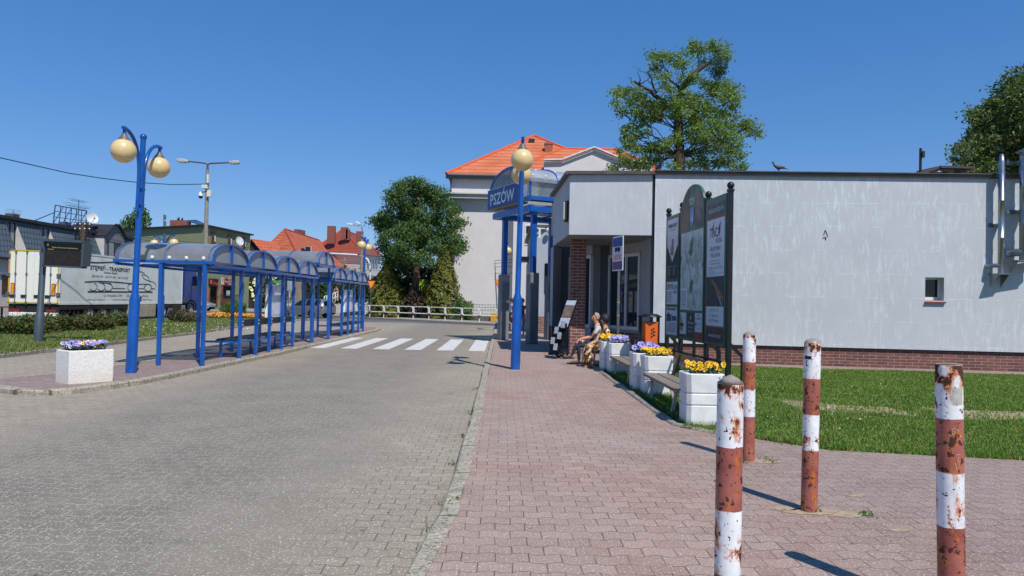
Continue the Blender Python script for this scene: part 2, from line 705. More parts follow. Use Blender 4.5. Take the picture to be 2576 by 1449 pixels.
def inset(poly, k):
    n = len(poly); P2 = [V((p[0], p[1])) for p in poly]
    ar = sum(P2[i].x * P2[(i + 1) % n].y - P2[(i + 1) % n].x * P2[i].y for i in range(n))
    sg = 1 if ar > 0 else -1
    out = []
    for i, p in enumerate(P2):
        d = ((P2[(i + 1) % n] - p).normalized() + (p - P2[i - 1]).normalized()).normalized()
        q = p + V((-d.y, d.x)) * sg * k
        out.append((q.x, q.y))
    return out


# shelter island
isl_px = [(-60, 968), (-20, 973), (30, 979), (90, 983), (180, 979), (270, 968), (350, 957), (435, 941), (510, 925.5), (575, 912)]
near = [G(u, v) for u, v in isl_px]
near = [(p.x, p.y) for p in near]
far_end = [(-6.17, 20), (-6.17, 30), (-6.17, 35.5), (-6.35, 37.6), (-6.8, 38.6)]
back = [(-7.5, 38.6), (-8.05, 37.2), (-8.1, 24), (-8.15, 19), (-8.35, 15.2), (-8.5, 14.2), (-8.75, 13.3), (-9.1, 12.7), (-9.2, 12.4)]
isl = near + far_end + back
mb = MB(); mb.prism(inset(isl, .07), -.12, 0); struct('pavement', mb, m_redi)
ribbon('kerb', list(reversed(near + far_end + back + near[:1])), .16, -.13, .008, m_kerb, side=-1)

# green island on the left
gi_px = [(0, 893), (100, 882), (240, 868), (330, 855), (500, 835), (640, 815), (720, 803.5), (762, 804.5)]
gi = [G(u, v) for u, v in gi_px]
gi = [(-40, 19.3), (-26, 18.2)] + [(p.x, p.y) for p in gi]
gi2 = [G(u, v) for u, v in ((773, 802), (762, 798.5), (700, 796), (610, 795), (480, 798), (330, 805), (120, 812), (0, 815))]
gi2 = [(p.x, p.y) for p in gi2] + [(-40, 30)]
mb = MB(); mb.prism(inset(gi + gi2, .06), -.13, .005); struct('lawn', mb, m_turf)
ribbon('kerb', list(reversed(gi + gi2[:6])), .14, -.13, .02, m_kerb2, side=-1, jit=.012)

# zebra crossing and road lines
mb = MB()
for k in range(-3, 3):
    x = -3.14 + 1.03 * k
    y1 = 29.6
    mb.quad((x, 23.1, RZ + .004), (x + .53, 23.1, RZ + .004), (x + .53, y1, RZ + .004), (x, y1, RZ + .004))
struct('road_marking', mb, m_paint)
mb = MB()
for (u, v), (u2, v2), w_ in (((925, 807), (1252, 821.5), .16), ((620, 798), (925, 807), .14)):
    a, b = G(u, v, -.094), G(u2, v2, -.094)
    d = (b - a).normalized(); n = V((-d.y, d.x, 0)) * w_
    mb.quad(a, b, b + n, a + n)
struct('road_marking', mb, m_paintold)

# pavement along the far side of the street
k0, k1 = G(900, 798.2), G(1262, 816.5)
dirv = (k1 - k0).normalized(); nv = V((-dirv.y, dirv.x, 0))
a0, a1 = k0 - dirv * 60, k1 + dirv * 30
mb = MB(); mb.prism([(q.x, q.y) for q in (a0, a1, a1 + nv * 3.4, a0 + nv * 3.4)], -.12, .03); struct('pavement', mb, m_walk)
ribbon('kerb', [(a1.x, a1.y), (a0.x, a0.y)], .15, -.12, .05, m_kerb2, side=1, jit=.004)

# sand washed out round the bollards, grit and dead leaves on the paving
m_sand = mt('washed_sand', 'a08e74', .95, var=.3, vs=25, bump=.5, bs=80)
mb = MB()
random.seed(17)
for cx, cy, r_ in ((2.36, 5.42, .16), (2.62, 5.36, .13), (2.2, 5.5, .1), (2.62, 7.12, .15), (2.95, 5.9, .07), (2.8, 5.0, .06), (2.3, 3.7, .12), (1.0, 3.15, .1)):
    n = 14
    mb.poly([(cx + r_ * (1.5 if i % 7 < 3 else 1) * random.uniform(.6, 1.1) * math.cos(2 * PI * i / n), cy + r_ * .7 * random.uniform(.6, 1.1) * math.sin(2 * PI * i / n), .003) for i in range(n)])
struct('sand', mb, m_sand, kind='stuff')
mb = MB()
for k in range(150):
    x, y = random.uniform(-5.6, 3.4), 3.2 + 12 * random.random() ** 1.6
    if -.5 < x < -.2: continue
    if x > 2.1 and y > 8.6: continue
    z = .002 if x > -.3 else RZ + .002
    a, s_ = random.uniform(0, 6.28), random.uniform(.006, .017)
    d = V((math.cos(a), math.sin(a), .15)) * s_; e = V((-math.sin(a), math.cos(a), .1)) * s_ * .5
    p = V((x, y, z)); mb.cur = 0 if random.random() < .6 else 1
    mb.quad(p - d, p + e, p + d, p - e)
o = struct('dead_leaves', mb, [mt('dead_leaf', '4a3a2c', .9), mt('pale_grit', 'c9bfae', .9)], kind='stuff')
# ================================================================== BUILDINGS ON THE RIGHT
def plaster(name, a, b, streak=.8, grid=True, bs=140):
    t = NT(name)
    x, y, z = t.sep()
    u = t.math('ADD', x, t.math('MULTIPLY', y, .97))
    c = t.mix(t.mapr(t.noise(.9, 4, .6), .35, .65), tuple(q * .93 for q in lin(a)), a)
    wob = t.math('MULTIPLY', t.math('SUBTRACT', t.noise(3.5, 2), .5), .1)
    st = t.noise(1, 6, .78, vec=t.comb(t.math('MULTIPLY', t.math('ADD', u, wob), 11), 0, t.math('MULTIPLY', z, 1.7)))
    patch = t.mapr(t.noise(.8, 5, .7), .36, .62)
    c = t.mix(t.math('MULTIPLY', t.math('MULTIPLY', t.mapr(st, .5, .57), patch), streak), c, b)
    if grid:
        br = t.n('ShaderNodeTexBrick'); br.offset = .5
        t.set(br.inputs['Vector'], t.comb(t.math('ADD', u, t.math('MULTIPLY', t.noise(7, 3), .05)), t.math('ADD', z, t.math('MULTIPLY', t.noise(5, 4), .07)), 0))
        for k, v in (('Scale', 1), ('Mortar Size', .014), ('Mortar Smooth', .9), ('Brick Width', 1.25), ('Row Height', .62)): br.inputs[k].default_value = v
        c = t.mix(t.math('MULTIPLY', br.outputs['Fac'], t.mapr(t.noise(2.4, 5, .75), .46, .58, 0, .8)), c, b)
    c = t.mix(t.mapr(t.noise(26, 3, .7), .66, .74, 0, .25), c, '6f7478')
    t.bump(t.noise(bs, 2), .35, .006)
    return t.out(c, .9)


def bricks(name, a, b, mortar, bw=.25, bh=.075, ms=.008, dark='3a2724'):
    t = NT(name)
    x, y, z = t.sep()
    br = t.n('ShaderNodeTexBrick'); br.offset = .5
    t.set(br.inputs['Vector'], t.comb(t.math('ADD', x, y), z, 0))
    for k, v in (('Scale', 1), ('Mortar Size', ms), ('Mortar Smooth', .1), ('Bias', -.1), ('Brick Width', bw), ('Row Height', bh)): br.inputs[k].default_value = v
    t.set(br.inputs['Color1'], lin(a)); t.set(br.inputs['Color2'], lin(b)); t.set(br.inputs['Mortar'], lin(mortar))
    c = t.mix(t.mapr(t.noise(3.5, 4, .6), .5, .75, 0, .55), br.outputs['Color'], dark)
    c = t.mix(t.mapr(t.noise(30, 3), .6, .8, 0, .3), c, 'a98a7a')
    t.bump(t.math('MULTIPLY', br.outputs['Fac'], -1), .6, .008)
    return t.out(c, .8)


def roof_tiles(name, a, b, rowh=.34, colw=.3, gap='7c2f17', cs=.4):
    t = NT(name)
    x, y, z = t.sep()
    row = t.math('FRACT', t.math('MULTIPLY', z, 1 / (rowh * .55)))
    c = t.mix(t.mapr(t.noise(.6, 4), .35, .65), a, b)
    u = t.math('ADD', x, y)
    sx = t.math('SINE', t.math('MULTIPLY', u, 2 * PI / colw))
    c = t.mix(t.mapr(t.noise(9, 3, .7), .5, .75, 0, .5), c, tuple(q * .6 for q in lin(a)))
    c = t.mix(t.mapr(row, .0, .3, .85, 0), c, gap)
    c = t.mix(t.mapr(sx, -1, -.7, cs, 0), c, gap)
    t.bump(t.math('ADD', row, t.math('MULTIPLY', sx, cs * 1.2)), .9, .05)
    return t.out(c, .75)


m_plast = plaster('wall_plaster', 'bbbfc3', 'cfd6da', .7)
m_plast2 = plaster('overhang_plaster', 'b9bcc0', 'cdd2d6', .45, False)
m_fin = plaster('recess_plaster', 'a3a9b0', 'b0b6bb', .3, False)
m_shaded = mt('shaded_face', '4e5359', .7, var=.1)  # recess faces that see less sky: their shade put in as darker colour
m_school = plaster('school_render', 'cdc8c6', 'd6d2d0', .5, False, 60)
m_schoold = mt('school_base', '6e6a68', .9)
m_brick = bricks('clinker_brick', '7f4d42', '6b423b', 'a89c92', .3, .093, .009)
m_brickp = bricks('plinth_brick', '7c4a40', '5c3833', '8d857d', .26, .078, .0075)
m_flash = mt('roof_flashing', '5b544f', .5, .4, var=.25, vs=2)
m_black = mt('black_strip', '17171a', .6)
m_steel = mt('steel_pipe', '9aa0a5', .36, .9, var=.1, vs=3)
m_galv = mt('galvanised_steel', '8b9094', .45, .9, var=.15, vs=14)
m_white = mt('white_frame', 'd6d7d6', .4, var=.04)
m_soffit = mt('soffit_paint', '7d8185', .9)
m_conc = mt('column_concrete', '767a7d', .85, var=.12, vs=3, bump=.2, dirt=('5b5d60', .5))
m_terra = mt('terracotta_sill', '9a4a35', .6)


def blue_paint():
    t = NT('blue_paint')
    n = t.noise(3, 4, .6)
    c = t.mix(t.mapr(n, .35, .65), (.003, .07, .31), (.004, .09, .38))
    t.bump(t.noise(25, 3), .06, .004)
    return t.out(c, t.mapr(n, .3, .7, .26, .38), Coat_Weight=.25, Coat_Roughness=.1)


m_blue = blue_paint()


def glass_pane(name, tint=(.02, .025, .03), alpha=.35, rough=.02):
    """window glass: mirror-like surface over a see-through body"""
    t = NT(name)
    t.out(tint, rough, Specular_IOR_Level=.9)
    tr = t.n('ShaderNodeBsdfTransparent')
    mx = t.n('ShaderNodeMixShader')
    fr = t.n('ShaderNodeFresnel'); fr.inputs[0].default_value = 1.5
    t.set(mx.inputs[0], t.math('ADD', t.math('MULTIPLY', fr.outputs[0], 1.2), alpha, clamp=True))
    o = t.t.nodes['Material Output']
    t.t.links.new(tr.outputs[0], mx.inputs[1]); t.t.links.new(t.b.outputs[0], mx.inputs[2])
    t.t.links.new(mx.outputs[0], o.inputs['Surface'])
    return t.m


m_glass = glass_pane('shop_glass')
m_dkglass = mt('dark_glass', '14171b', .04, var=.05)


def sheet(name, tint, alpha, rough=.15, edge=.0, noise_amt=.08):
    """tinted polycarbonate or plexiglass: part see-through"""
    t = NT(name)
    n = t.noise(2.2, 4, .65)
    c = t.mix(t.mapr(n, .3, .7), tuple(q * .8 for q in lin(tint)), tint)
    t.out(c, rough)
    tr = t.n('ShaderNodeBsdfTransparent')
    t.set(tr.inputs[0], tuple(.35 + .6 * q for q in lin(tint)))
    mx = t.n('ShaderNodeMixShader')
    fr = t.n('ShaderNodeFresnel'); fr.inputs[0].default_value = 1.45
    a = t.math('ADD', t.math('ADD', t.math('MULTIPLY', n, noise_amt), alpha - noise_amt / 2), t.math('MULTIPLY', fr.outputs[0], .7), clamp=True)
    t.set(mx.inputs[0], a)
    o = t.t.nodes['Material Output']
    t.t.links.new(tr.outputs[0], mx.inputs[1]); t.t.links.new(t.b.outputs[0], mx.inputs[2])
    t.t.links.new(mx.outputs[0], o.inputs['Surface'])
    return t.m


m_poly = sheet('smoked_polycarbonate', '9aa0a9', .46, .2, noise_amt=.16)
m_clear = sheet('clear_glazing', 'b9c2c6', .28, .1)

# ---- the long low building
shop = thing('shop_building', 'low flat-roofed grey plastered building with brick plinth and recessed glass entrance', 'building', (4.1, 19.45, 0))
A, B = V((4.1, 19.46, 0)), V((13.3, 18.2, 0))
wd = (B - A).normalized(); wnrm = V((wd.y, -wd.x, 0))
WT0, WTS = 5.10, -.014


def Wp(s, z, o=0.): return A + wd * s + wnrm * o + V((0, 0, z))


LEN = 19.0
# wall with the small window opening cut out
hl = [q - A for q in (P(2321, 740, 18.6), P(2370, 740, 18.5))]
s0, s1 = hl[0].dot(wd), hl[1].dot(wd)
zb, zt = P(2345, 756, 18.5).z, P(2345, 698, 18.5).z
mb = MB()


def wallrect(sa, sb, za, zb_, o=.06):
    mb.quad(Wp(sa, za, o), Wp(sb, za, o), Wp(sb, zb_, o), Wp(sa, zb_, o))


def topz(s): return WT0 + WTS * s


mb.quad(Wp(0, .5, .06), Wp(s0, .5, .06), Wp(s0, topz(s0), .06), Wp(0, topz(0), .06))
mb.quad(Wp(s1, .5, .06), Wp(LEN, .5, .06), Wp(LEN, topz(LEN), .06), Wp(s1, topz(s1), .06))
wallrect(s0, s1, .5, zb)
mb.quad(Wp(s0, zt, .06), Wp(s1, zt, .06), Wp(s1, topz(s1), .06), Wp(s0, topz(s0), .06))
RD = -.2
for q in ((s0, zb, s0, zt), (s1, zt, s1, zb), (s0, zt, s1, zt), (s1, zb, s0, zb)):
    mb.quad(Wp(q[0], q[1], .06), Wp(q[0], q[1], RD), Wp(q[2], q[3], RD), Wp(q[2], q[3], .06))
mb.quad(Wp(0, .5, .06), Wp(0, topz(0), .06), Wp(0, topz(0), -2.3), Wp(0, .5, -2.3))
mb.quad(Wp(0, .5, .06), Wp(0, .5, -.3), Wp(LEN, .5, -.3), Wp(LEN, .5, .06))
part('wall', mb, m_plast, shop, True)
mb = MB()
mb.add([Wp(0.03, -.1), Wp(LEN, -.1), Wp(LEN, .45), Wp(.03, .45), Wp(.03, -.1, -2), Wp(.03, .45, -2)], [(0, 1, 2, 3), (4, 0, 3, 5)])
part('plinth', mb, m_brickp, shop, True)
mb = MB()
mb.bar(Wp(.02, .475, .03), Wp(LEN, .475, .03), .02, .05)
part('wall_foot_strip', mb, m_black, shop, True)  # thin black bar between the plaster and the brick plinth
mb = MB()
mb.bar(Wp(-.02, topz(0) + .02, .03), Wp(LEN, topz(LEN) + .02, .03), .2, .09)
mb.bar(Wp(-.02, topz(0) + .075, .05), Wp(LEN, topz(LEN) + .075, .05), .26, .025)
part('roof_edge', mb, m_flash, shop, True)
mb = MB()
mb.quad(Wp(0, topz(0) - .05, -.2), Wp(LEN, topz(LEN) - .05, -.2), Wp(LEN, topz(LEN) - .1, -7), Wp(0, topz(0) - .1, -7))
part('roof', mb, m_flash, shop, True)
# small window
wf = MB(); ctr = (s0 + s1) / 2
o_ = RD + .02
for (a, b, c, d) in ((s0, zb, s0 + .05, zt), (s1 - .05, zb, s1, zt), (s0 + .05, zt - .05, s1 - .05, zt), (s0 + .05, zb, s1 - .05, zb + .09)):
    pts = [Wp(a, b, o_), Wp(c, b, o_), Wp(c, d, o_), Wp(a, d, o_)]
    wf.slab(pts, wnrm, .05)
win = part('window', wf, m_white, shop, True)
mb = MB(); mb.slab([Wp(s0 + .05, zb + .09, RD), Wp(s1 - .05, zb + .09, RD), Wp(s1 - .05, zt - .05, RD), Wp(s0 + .05, zt - .05, RD)], wnrm, .02)
part('pane', mb, m_dkglass, win, True)
mb = MB(); mb.slab([Wp(s0 - .01, zb - .035, .13), Wp(s1 + .03, zb - .035, .13), Wp(s1 + .03, zb + .012, RD + .05), Wp(s0 - .01, zb + .012, RD + .05)], (0, -.2, 1), .035)
part('sill', mb, m_terra, win, True)

# overhanging block over the recessed entrance
OX = -.08
yo0, yo1 = 19.42, 24.0
ob = 3.42
mb = MB()
fl, fr_, fb = V((1.79, 19.72, 0)), V((4.02, 19.44, 0)), V((1.64, 24.0, 0))
mb.quad(fl + V((0, 0, ob)), fr_ + V((0, 0, ob)), fr_ + V((0, 0, 5.1)), fl + V((0, 0, 5.1)))
mb.quad(fb + V((0, 0, ob)), fl + V((0, 0, ob)), fl + V((0, 0, 5.1)), fb + V((0, 0, 5.1)))
mb.quad(fr_ + V((0, 0, ob)), fr_ + V((.0, .35, ob)), fr_ + V((0, .35, 5.1)), fr_ + V((0, 0, 5.1)))
bk = V((6, 24.6, 0))
mb.quad(bk + V((0, 0, ob)), fb + V((0, 0, ob)), fb + V((0, 0, 5.1)), bk + V((0, 0, 5.1)))
part('overhang', mb, m_plast2, shop, True)
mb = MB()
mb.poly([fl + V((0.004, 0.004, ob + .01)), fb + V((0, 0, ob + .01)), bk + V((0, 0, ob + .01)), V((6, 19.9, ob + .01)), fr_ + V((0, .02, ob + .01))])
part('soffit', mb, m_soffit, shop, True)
mb = MB()
mb.bar(fl + V((-.03, -.03, 5.12)), fr_ + V((.06, -.03, 5.12)), .2, .09)
mb.bar(fb + V((-.03, 0, 5.12)), fl + V((-.03, -.1, 5.12)), .2, .09)
mb.poly([fl + V((0, 0, 5.1)), fr_ + V((0, 0, 5.1)), V((6, 19.3, 5.1)), bk + V((0, 0, 5.1)), fb + V((0, 0, 5.1))])
part('roof_edge', mb, m_flash, shop, True)
mb = MB(); mb.tube([(4.07, 19.55, .1), (4.07, 19.55, 5.0)], .045, 10)
part('downpipe', mb, mt('grey_downpipe', '55585c', .4, .5), shop, True)
# pillar
mb = MB(); mb.box((2.24, 21.55, ob / 2), (.45, .42, ob)); part('pillar', mb, m_brick, shop, True)
# bulkhead lamp on the side of the overhang
lp = P(1424, 532, 20.0)
mb = MB(); mb.box((lp.x - .04, lp.y, lp.z), (.1, .24, .5)); bl = part('bulkhead_lamp', mb, mt('lamp_diffuser', 'b9b6a4', .4), shop, True, bev=.03)
mb = MB(); mb.box((lp.x + .01, lp.y, lp.z), (.1, .3, .58)); part('lamp_housing', mb, m_black, bl, True, bev=.02)


# saw-tooth glazed recess
def px_pt(u, d): return V(((u - 1265) / FPX * d, d, 0))


pl = [px_pt(*q) for q in ((1611, 21.6), (1532, 23.2), (1509, 23.35), (1488, 23.15), (1432, 24.8), (1411, 24.9), (1390, 24.05))]
kinds = ['win', 'slate', 'fin', 'win', 'slate', 'fin']  # 'slate' marks the shaded faces, coloured darker than the fins
Z0w, Z1w = .74, 3.1
finm, slm = MB(), MB()
for a, b, k in zip(pl, pl[1:], kinds):
    d = (b - a).normalized(); n = V((d.y, -d.x, 0))
    if n.x > 0 and k == 'win': n = -n
    if k == 'win':
        for (za, zb2, m_) in ((0, Z0w, finm), (Z1w, ob, finm)):
            m_.quad(a + V((0, 0, za)), b + V((0, 0, za)), b + V((0, 0, zb2)), a + V((0, 0, zb2)))
        fm = MB()
        h0, h1 = V((0, 0, Z0w)), V((0, 0, Z1w))
        L = (b - a).length
        for s_ in (0.04, L * .42, L - .04):
            q = a + d * s_
            fm.bar(q + h0, q + h1, .08, .1, n)
        for zz in (Z0w + .05, Z1w - .05):
            fm.bar(a + V((0, 0, zz)), b + V((0, 0, zz)), .09, .1)
        wi = part('window', fm, m_white, shop, True)
        g = MB(); g.quad(a + h0, b + h0, b + h1, a + h1); part('pane', g, m_glass, wi, True)
    else:
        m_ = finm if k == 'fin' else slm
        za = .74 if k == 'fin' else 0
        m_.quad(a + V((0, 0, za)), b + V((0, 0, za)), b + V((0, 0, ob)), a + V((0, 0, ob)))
# wall end and back
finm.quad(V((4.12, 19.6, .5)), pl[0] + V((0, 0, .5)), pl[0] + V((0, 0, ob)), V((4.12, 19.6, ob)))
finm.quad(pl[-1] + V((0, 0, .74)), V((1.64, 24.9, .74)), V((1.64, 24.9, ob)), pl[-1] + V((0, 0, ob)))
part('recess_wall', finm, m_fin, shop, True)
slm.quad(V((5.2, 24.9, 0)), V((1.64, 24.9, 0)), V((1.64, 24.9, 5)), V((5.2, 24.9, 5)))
part('shaded_face', slm, m_shaded, shop, True)
mb = MB()
mb.quad(px_pt(1390, 24.2), px_pt(1432, 24.95), px_pt(1432, 24.95) + V((0, 0, .74)), px_pt(1390, 24.2) + V((0, 0, .74)))
mb.quad(V((1.68, 24.9, 0)), px_pt(1390, 24.2), px_pt(1390, 24.2) + V((0, 0, .74)), V((1.68, 24.9, .74)))
for i in (0,):
    a, b = pl[i] + V((-.02, -.02, 0)), pl[i + 1] + V((-.02, -.02, 0))
    mb.quad(a, b, b + V((0, 0, .66)), a + V((0, 0, .66)))
part_each('recess_plinth', mb, m_brick, shop, True)
# what is seen through the shop windows
m_in = mt('interior_wall', '6f6a62', .9, var=.3, vs=2)
mb = MB(); mb.quad((6.2, 20.2, 0), (3.2, 26.2, 0), (3.2, 26.2, 3.4), (6.2, 20.2, 3.4)); mb.quad((6.2, 20, .02), (6.2, 26, .02), (2.4, 26, .02), (3.6, 22, .02))
part('interior', mb, m_in, shop, True)
cl = MB(); random.seed(3)
for i in range(24):
    t_ = i / 24
    x, y = 4.9 - 1.9 * t_ + random.uniform(-.1, .1), 21.3 + 3.6 * t_
    cl.cur = i % 5
    cl.box((x, y, random.uniform(.7, 1.0)), (.12, .3, random.uniform(.6, .95)), .5)
part('clothes_rail', cl, [mt('cloth_' + n, c, .9) for n, c in (('wine', '5a2a30'), ('navy', '232c44'), ('cream', 'b9ad93'), ('brown', '6b4a2c'), ('grey', '4b4b4f'))], shop, True)
lm = NT('lit_lamp')
lm.out('fff0d0', .5, Emission_Color=(1, .8, .5, 1), Emission_Strength=6.)
mb = MB()
for u, v, d in ((1596, 641, 23.5), (1555, 655, 24.3), (1487, 648, 25.2)):
    q = P(u, v, d); mb.sphere((q.x, q.y, q.z), .09, 10, 8)
q = P(1592, 611, 23.0); mb.box((q.x + .2, q.y, q.z), (.9, .08, .05), 1.2)
part_each('shop_lamp', mb, lm.m, shop, True)

# two steel flues on the wall
for nm, u, vt, vb, rad, off in (('flue', 2518, 388, 688, .072, .3), ('flue', 2579, 372, 655, .13, .4)):
    Ao = A + wnrm * off
    a, b = onplane(u, vb, Ao, Ao + wd), onplane(u, vt, Ao, Ao + wd)
    base = V((a.x, a.y, 0))
    mb = MB()
    x, y = base.x, base.y
    prof = [(rad, 0), (rad, .0)]
    prof = [(rad, 0)]
    zz = .9
    while zz < b.z - a.z - .3:
        prof += [(rad, zz - .02), (rad + .008, zz - .015), (rad + .008, zz + .015), (rad, zz + .02)]
        zz += .95
    top = b.z - a.z
    if rad < .1: prof += [(rad, top - .22), (rad * .62, top), (rad * .4, top)]
    else: prof += [(rad, top - .25), (rad * 1.0, top - .12), (rad * 1.75, top - .1), (.03, top)]
    mb.lathe(prof, 24, (x, y, a.z))
    f_ = part('flue', mb, m_steel, shop, True)
    mb = MB()
    zc = a.z
    mb.box((x, y + .08, zc - .015), (rad * 4.4, .42, .03))
    for sgn in (-1, 1):
        q = [(x + sgn * rad * 1.9, y + .2, zc - .03), (x + sgn * rad * 1.9, y - .12, zc - .03), (x + sgn * rad * 1.9, y + .2, zc - .36)]
        mb.slab(q, (1, 0, 0), .012)
    for zz in (a.z + 1.25, a.z + 2.5):
        mb.box((x, y + .17, zz), (rad * 2.3, .34, .05))
        mb.box((x - rad * 1.5, y + .25, zz), (rad * 1.6, .06, .1))
    part_each('bracket', mb, m_galv, f_, True)
    mb = MB(); mb.tube([(x - .02, y, a.z + .2), (x - .14, y + .05, a.z + .2), (x - .2, y + .3, a.z + .2)], rad * .75, 14)
    part('cleaning_elbow', mb, m_steel, f_, True)
# things up on the flat roof
q0 = P(2330, 440, 21.5); q1 = P(2448, 424, 21.5)
mb = MB()
mb.box(((q0.x + q1.x) / 2 + .15, 22, q1.z - .45), (q1.x - q0.x - .6, .8, 1.0))
ch = part('chimney', mb, mt('chimney_render', '6b6660', .9, var=.3, vs=4, dirt=('c9c5bc', .6)), shop, True)
mb = MB()
mb.slab([(q0.x + .4, 21.4, q1.z + .05), (q1.x, 21.4, q1.z + .05), (q1.x, 22.7, q1.z + .12), (q0.x + .4, 22.7, q1.z + .12)], (0, 0, 1), .07)
mb.slab([(q0.x - .1, 21.45, q1.z - .16), (q0.x + .41, 21.45, q1.z + .045), (q0.x + .41, 22.6, q1.z + .1), (q0.x - .1, 22.6, q1.z - .1)], (0, 0, 1), .06)
part('cap', mb, mt('chimney_cap', '4a3d37', .8, var=.3), ch, True)
mb = MB(); mb.cur = 0
for k in (.35, .62): mb.box((q0.x + (q1.x - q0.x) * k + .1, 21.57, q1.z - .2), (.16, .1, .2))
part_each('opening', mb, m_black, ch, True)
mb = MB(); v_ = P(2358, 437, 21.3); mb.lathe([(.12, -.2), (.12, 0.03), (.13, .03), (.13, .06), (0, .07)], 14, (v_.x, v_.y, v_.z)); part('roof_vent', mb, m_galv, shop, True)
mb = MB(); a, b = P(2315, 448, 22), P(2316, 373, 22); mb.tube([(a.x, a.y, a.z - .3), tuple(b)], .04, 8); mb.box((b.x + .05, b.y - .05, b.z - .2), (.08, .07, .2))
part('antenna_mast', mb, m_black, shop, True)
mb = MB()
ga = P(2069, 592, 19.0)
gs = (ga - A).dot(wd)
for pts in (((-.03, -.02), (.0, .1), (.01, .11), (.05, .02), (.07, -.06)), ((-.06, -.1), (.01, -.07), (.02, -.15), (.03, -.07))):
    for p_, q_ in zip(pts, pts[1:]):
        mb.bar(Wp(gs + p_[0], ga.z + p_[1], .062), Wp(gs + q_[0], ga.z + q_[1], .062), .02, .008, wnrm)
part('graffiti', mb, m_black, shop, True)


# ---- canopy at the bus stand
can = thing('station_canopy', 'blue steel canopy with arched clear roof on grey concrete columns', 'canopy', (1.0, 27.4, 0))
ca, cb = V((.03, 28.5, 0)), V((1.08, 26.2, 0))
ab = (cb - ca).normalized(); ac = V((-ab.y, ab.x, 0))
if ac.x < 0: ac = -ac
W_ = (cb - ca).length
ang = math.atan2(ab.y, ab.x)
DEP = 2.1
cols = [ca, cb, ca + ac * DEP, cb + ac * DEP]
for q in cols:
    mb = MB(); mb.box((q.x, q.y, 1.3), (.36, .36, 2.6), ang); c_ = part('column', mb, m_conc, can, True, bev=.03)
    mb = MB(); mb.box((q.x, q.y, 3.7), (.19, .19, 2.2), ang); part('post', mb, m_blue, c_, True, bev=.01)
mb = MB()
e = .35
k0_, k1_, k2_, k3_ = ca - ab * e - ac * .35, cb + ab * e - ac * .35, cb + ab * e + ac * (DEP + .8), ca - ab * e + ac * (DEP + .8)
for zz, h in ((4.9, .2), (5.3, .14)):
    for p_, q_ in ((k0_, k1_), (k1_, k2_), (k2_, k3_), (k3_, k0_), (ca - ac * .3, ca + ac * (DEP + .8)), (cb - ac * .3, cb + ac * (DEP + .8))):
        mb.bar(p_ + V((0, 0, zz)), q_ + V((0, 0, zz)), .1, h)
for f in (.0, .33, .66, 1):
    p_ = k0_.lerp(k3_, f); q_ = k1_.lerp(k2_, f)
    mb.bar(p_ + V((0, 0, 5.0)), q_ + V((0, 0, 5.0)), .07, .07)
for base in (k0_, k1_, k2_, k3_, k0_.lerp(k1_, .5), k1_.lerp(k2_, .5)):
    mb.bar(base + V((0, 0, 5.2)), base + V((0, 0, 5.92)), .07, .07, ab)
part('beam', mb, m_blue, can, True)
ctr_ = (k0_ + k1_) / 2
hw = (k1_ - k0_).length / 2 + .12
dl = (k3_ - k0_).length


def arch(t_, y_, top=.72, z_=5.86, hw_=None):
    a_ = PI * t_
    return ctr_ + ab * (-(hw_ or hw) * math.cos(a_)) + ac * y_ + V((0, 0, z_ + top * math.sin(a_) ** .9))


mb = MB(); N = 18
vs, fs = [], []
for i in range(N + 1):
    vs += [arch(i / N, -.1), arch(i / N, dl + .1)]
for i in range(N): fs.append((2 * i, 2 * i + 1, 2 * i + 3, 2 * i + 2))
mb.add(vs, fs, True)
part('roof_sheet', mb, m_poly, can, True)
mb = MB()
for y_ in (-.1, dl * .33, dl * .66, dl + .1): mb.tube([arch(i / N, y_, .73) for i in range(N + 1)], .035, 6)
for y_ in (-.1,): mb.tube([arch(i / N, y_, .76) for i in range(N + 1)], .05, 6)
part('rib', mb, m_blue, can, True)
mb = MB()
for p_, q_ in ((k1_, k2_), (k2_, k3_), (k3_, k0_)):
    mb.quad(p_ + V((0, 0, 5.36)), q_ + V((0, 0, 5.36)), q_ + V((0, 0, 5.86)), p_ + V((0, 0, 5.86)))
for i in range(N): mb.quad(arch(i / N, -.1, 0), arch((i + 1) / N, -.1, 0), arch((i + 1) / N, -.1), arch(i / N, -.1))
part('side_glazing', mb, m_clear, can, True)
mb = MB()
mb.quad(k0_ + V((0, 0, 5.06)), k1_ + V((0, 0, 5.06)), k2_ + V((0, 0, 5.06)), k3_ + V((0, 0, 5.06)))
part('ceiling_glazing', mb, m_clear, can, True)
mb = MB()
for i in range(7):
    q = arch(1 - .1, .1 + i * .5); mb.sphere(q, .045, 8, 6)
for i in range(4):
    q = arch(1 - .25, .4 + i * .8); mb.sphere(q, .04, 8, 6)
part_each('fixing_cap', mb, m_white, can, True)

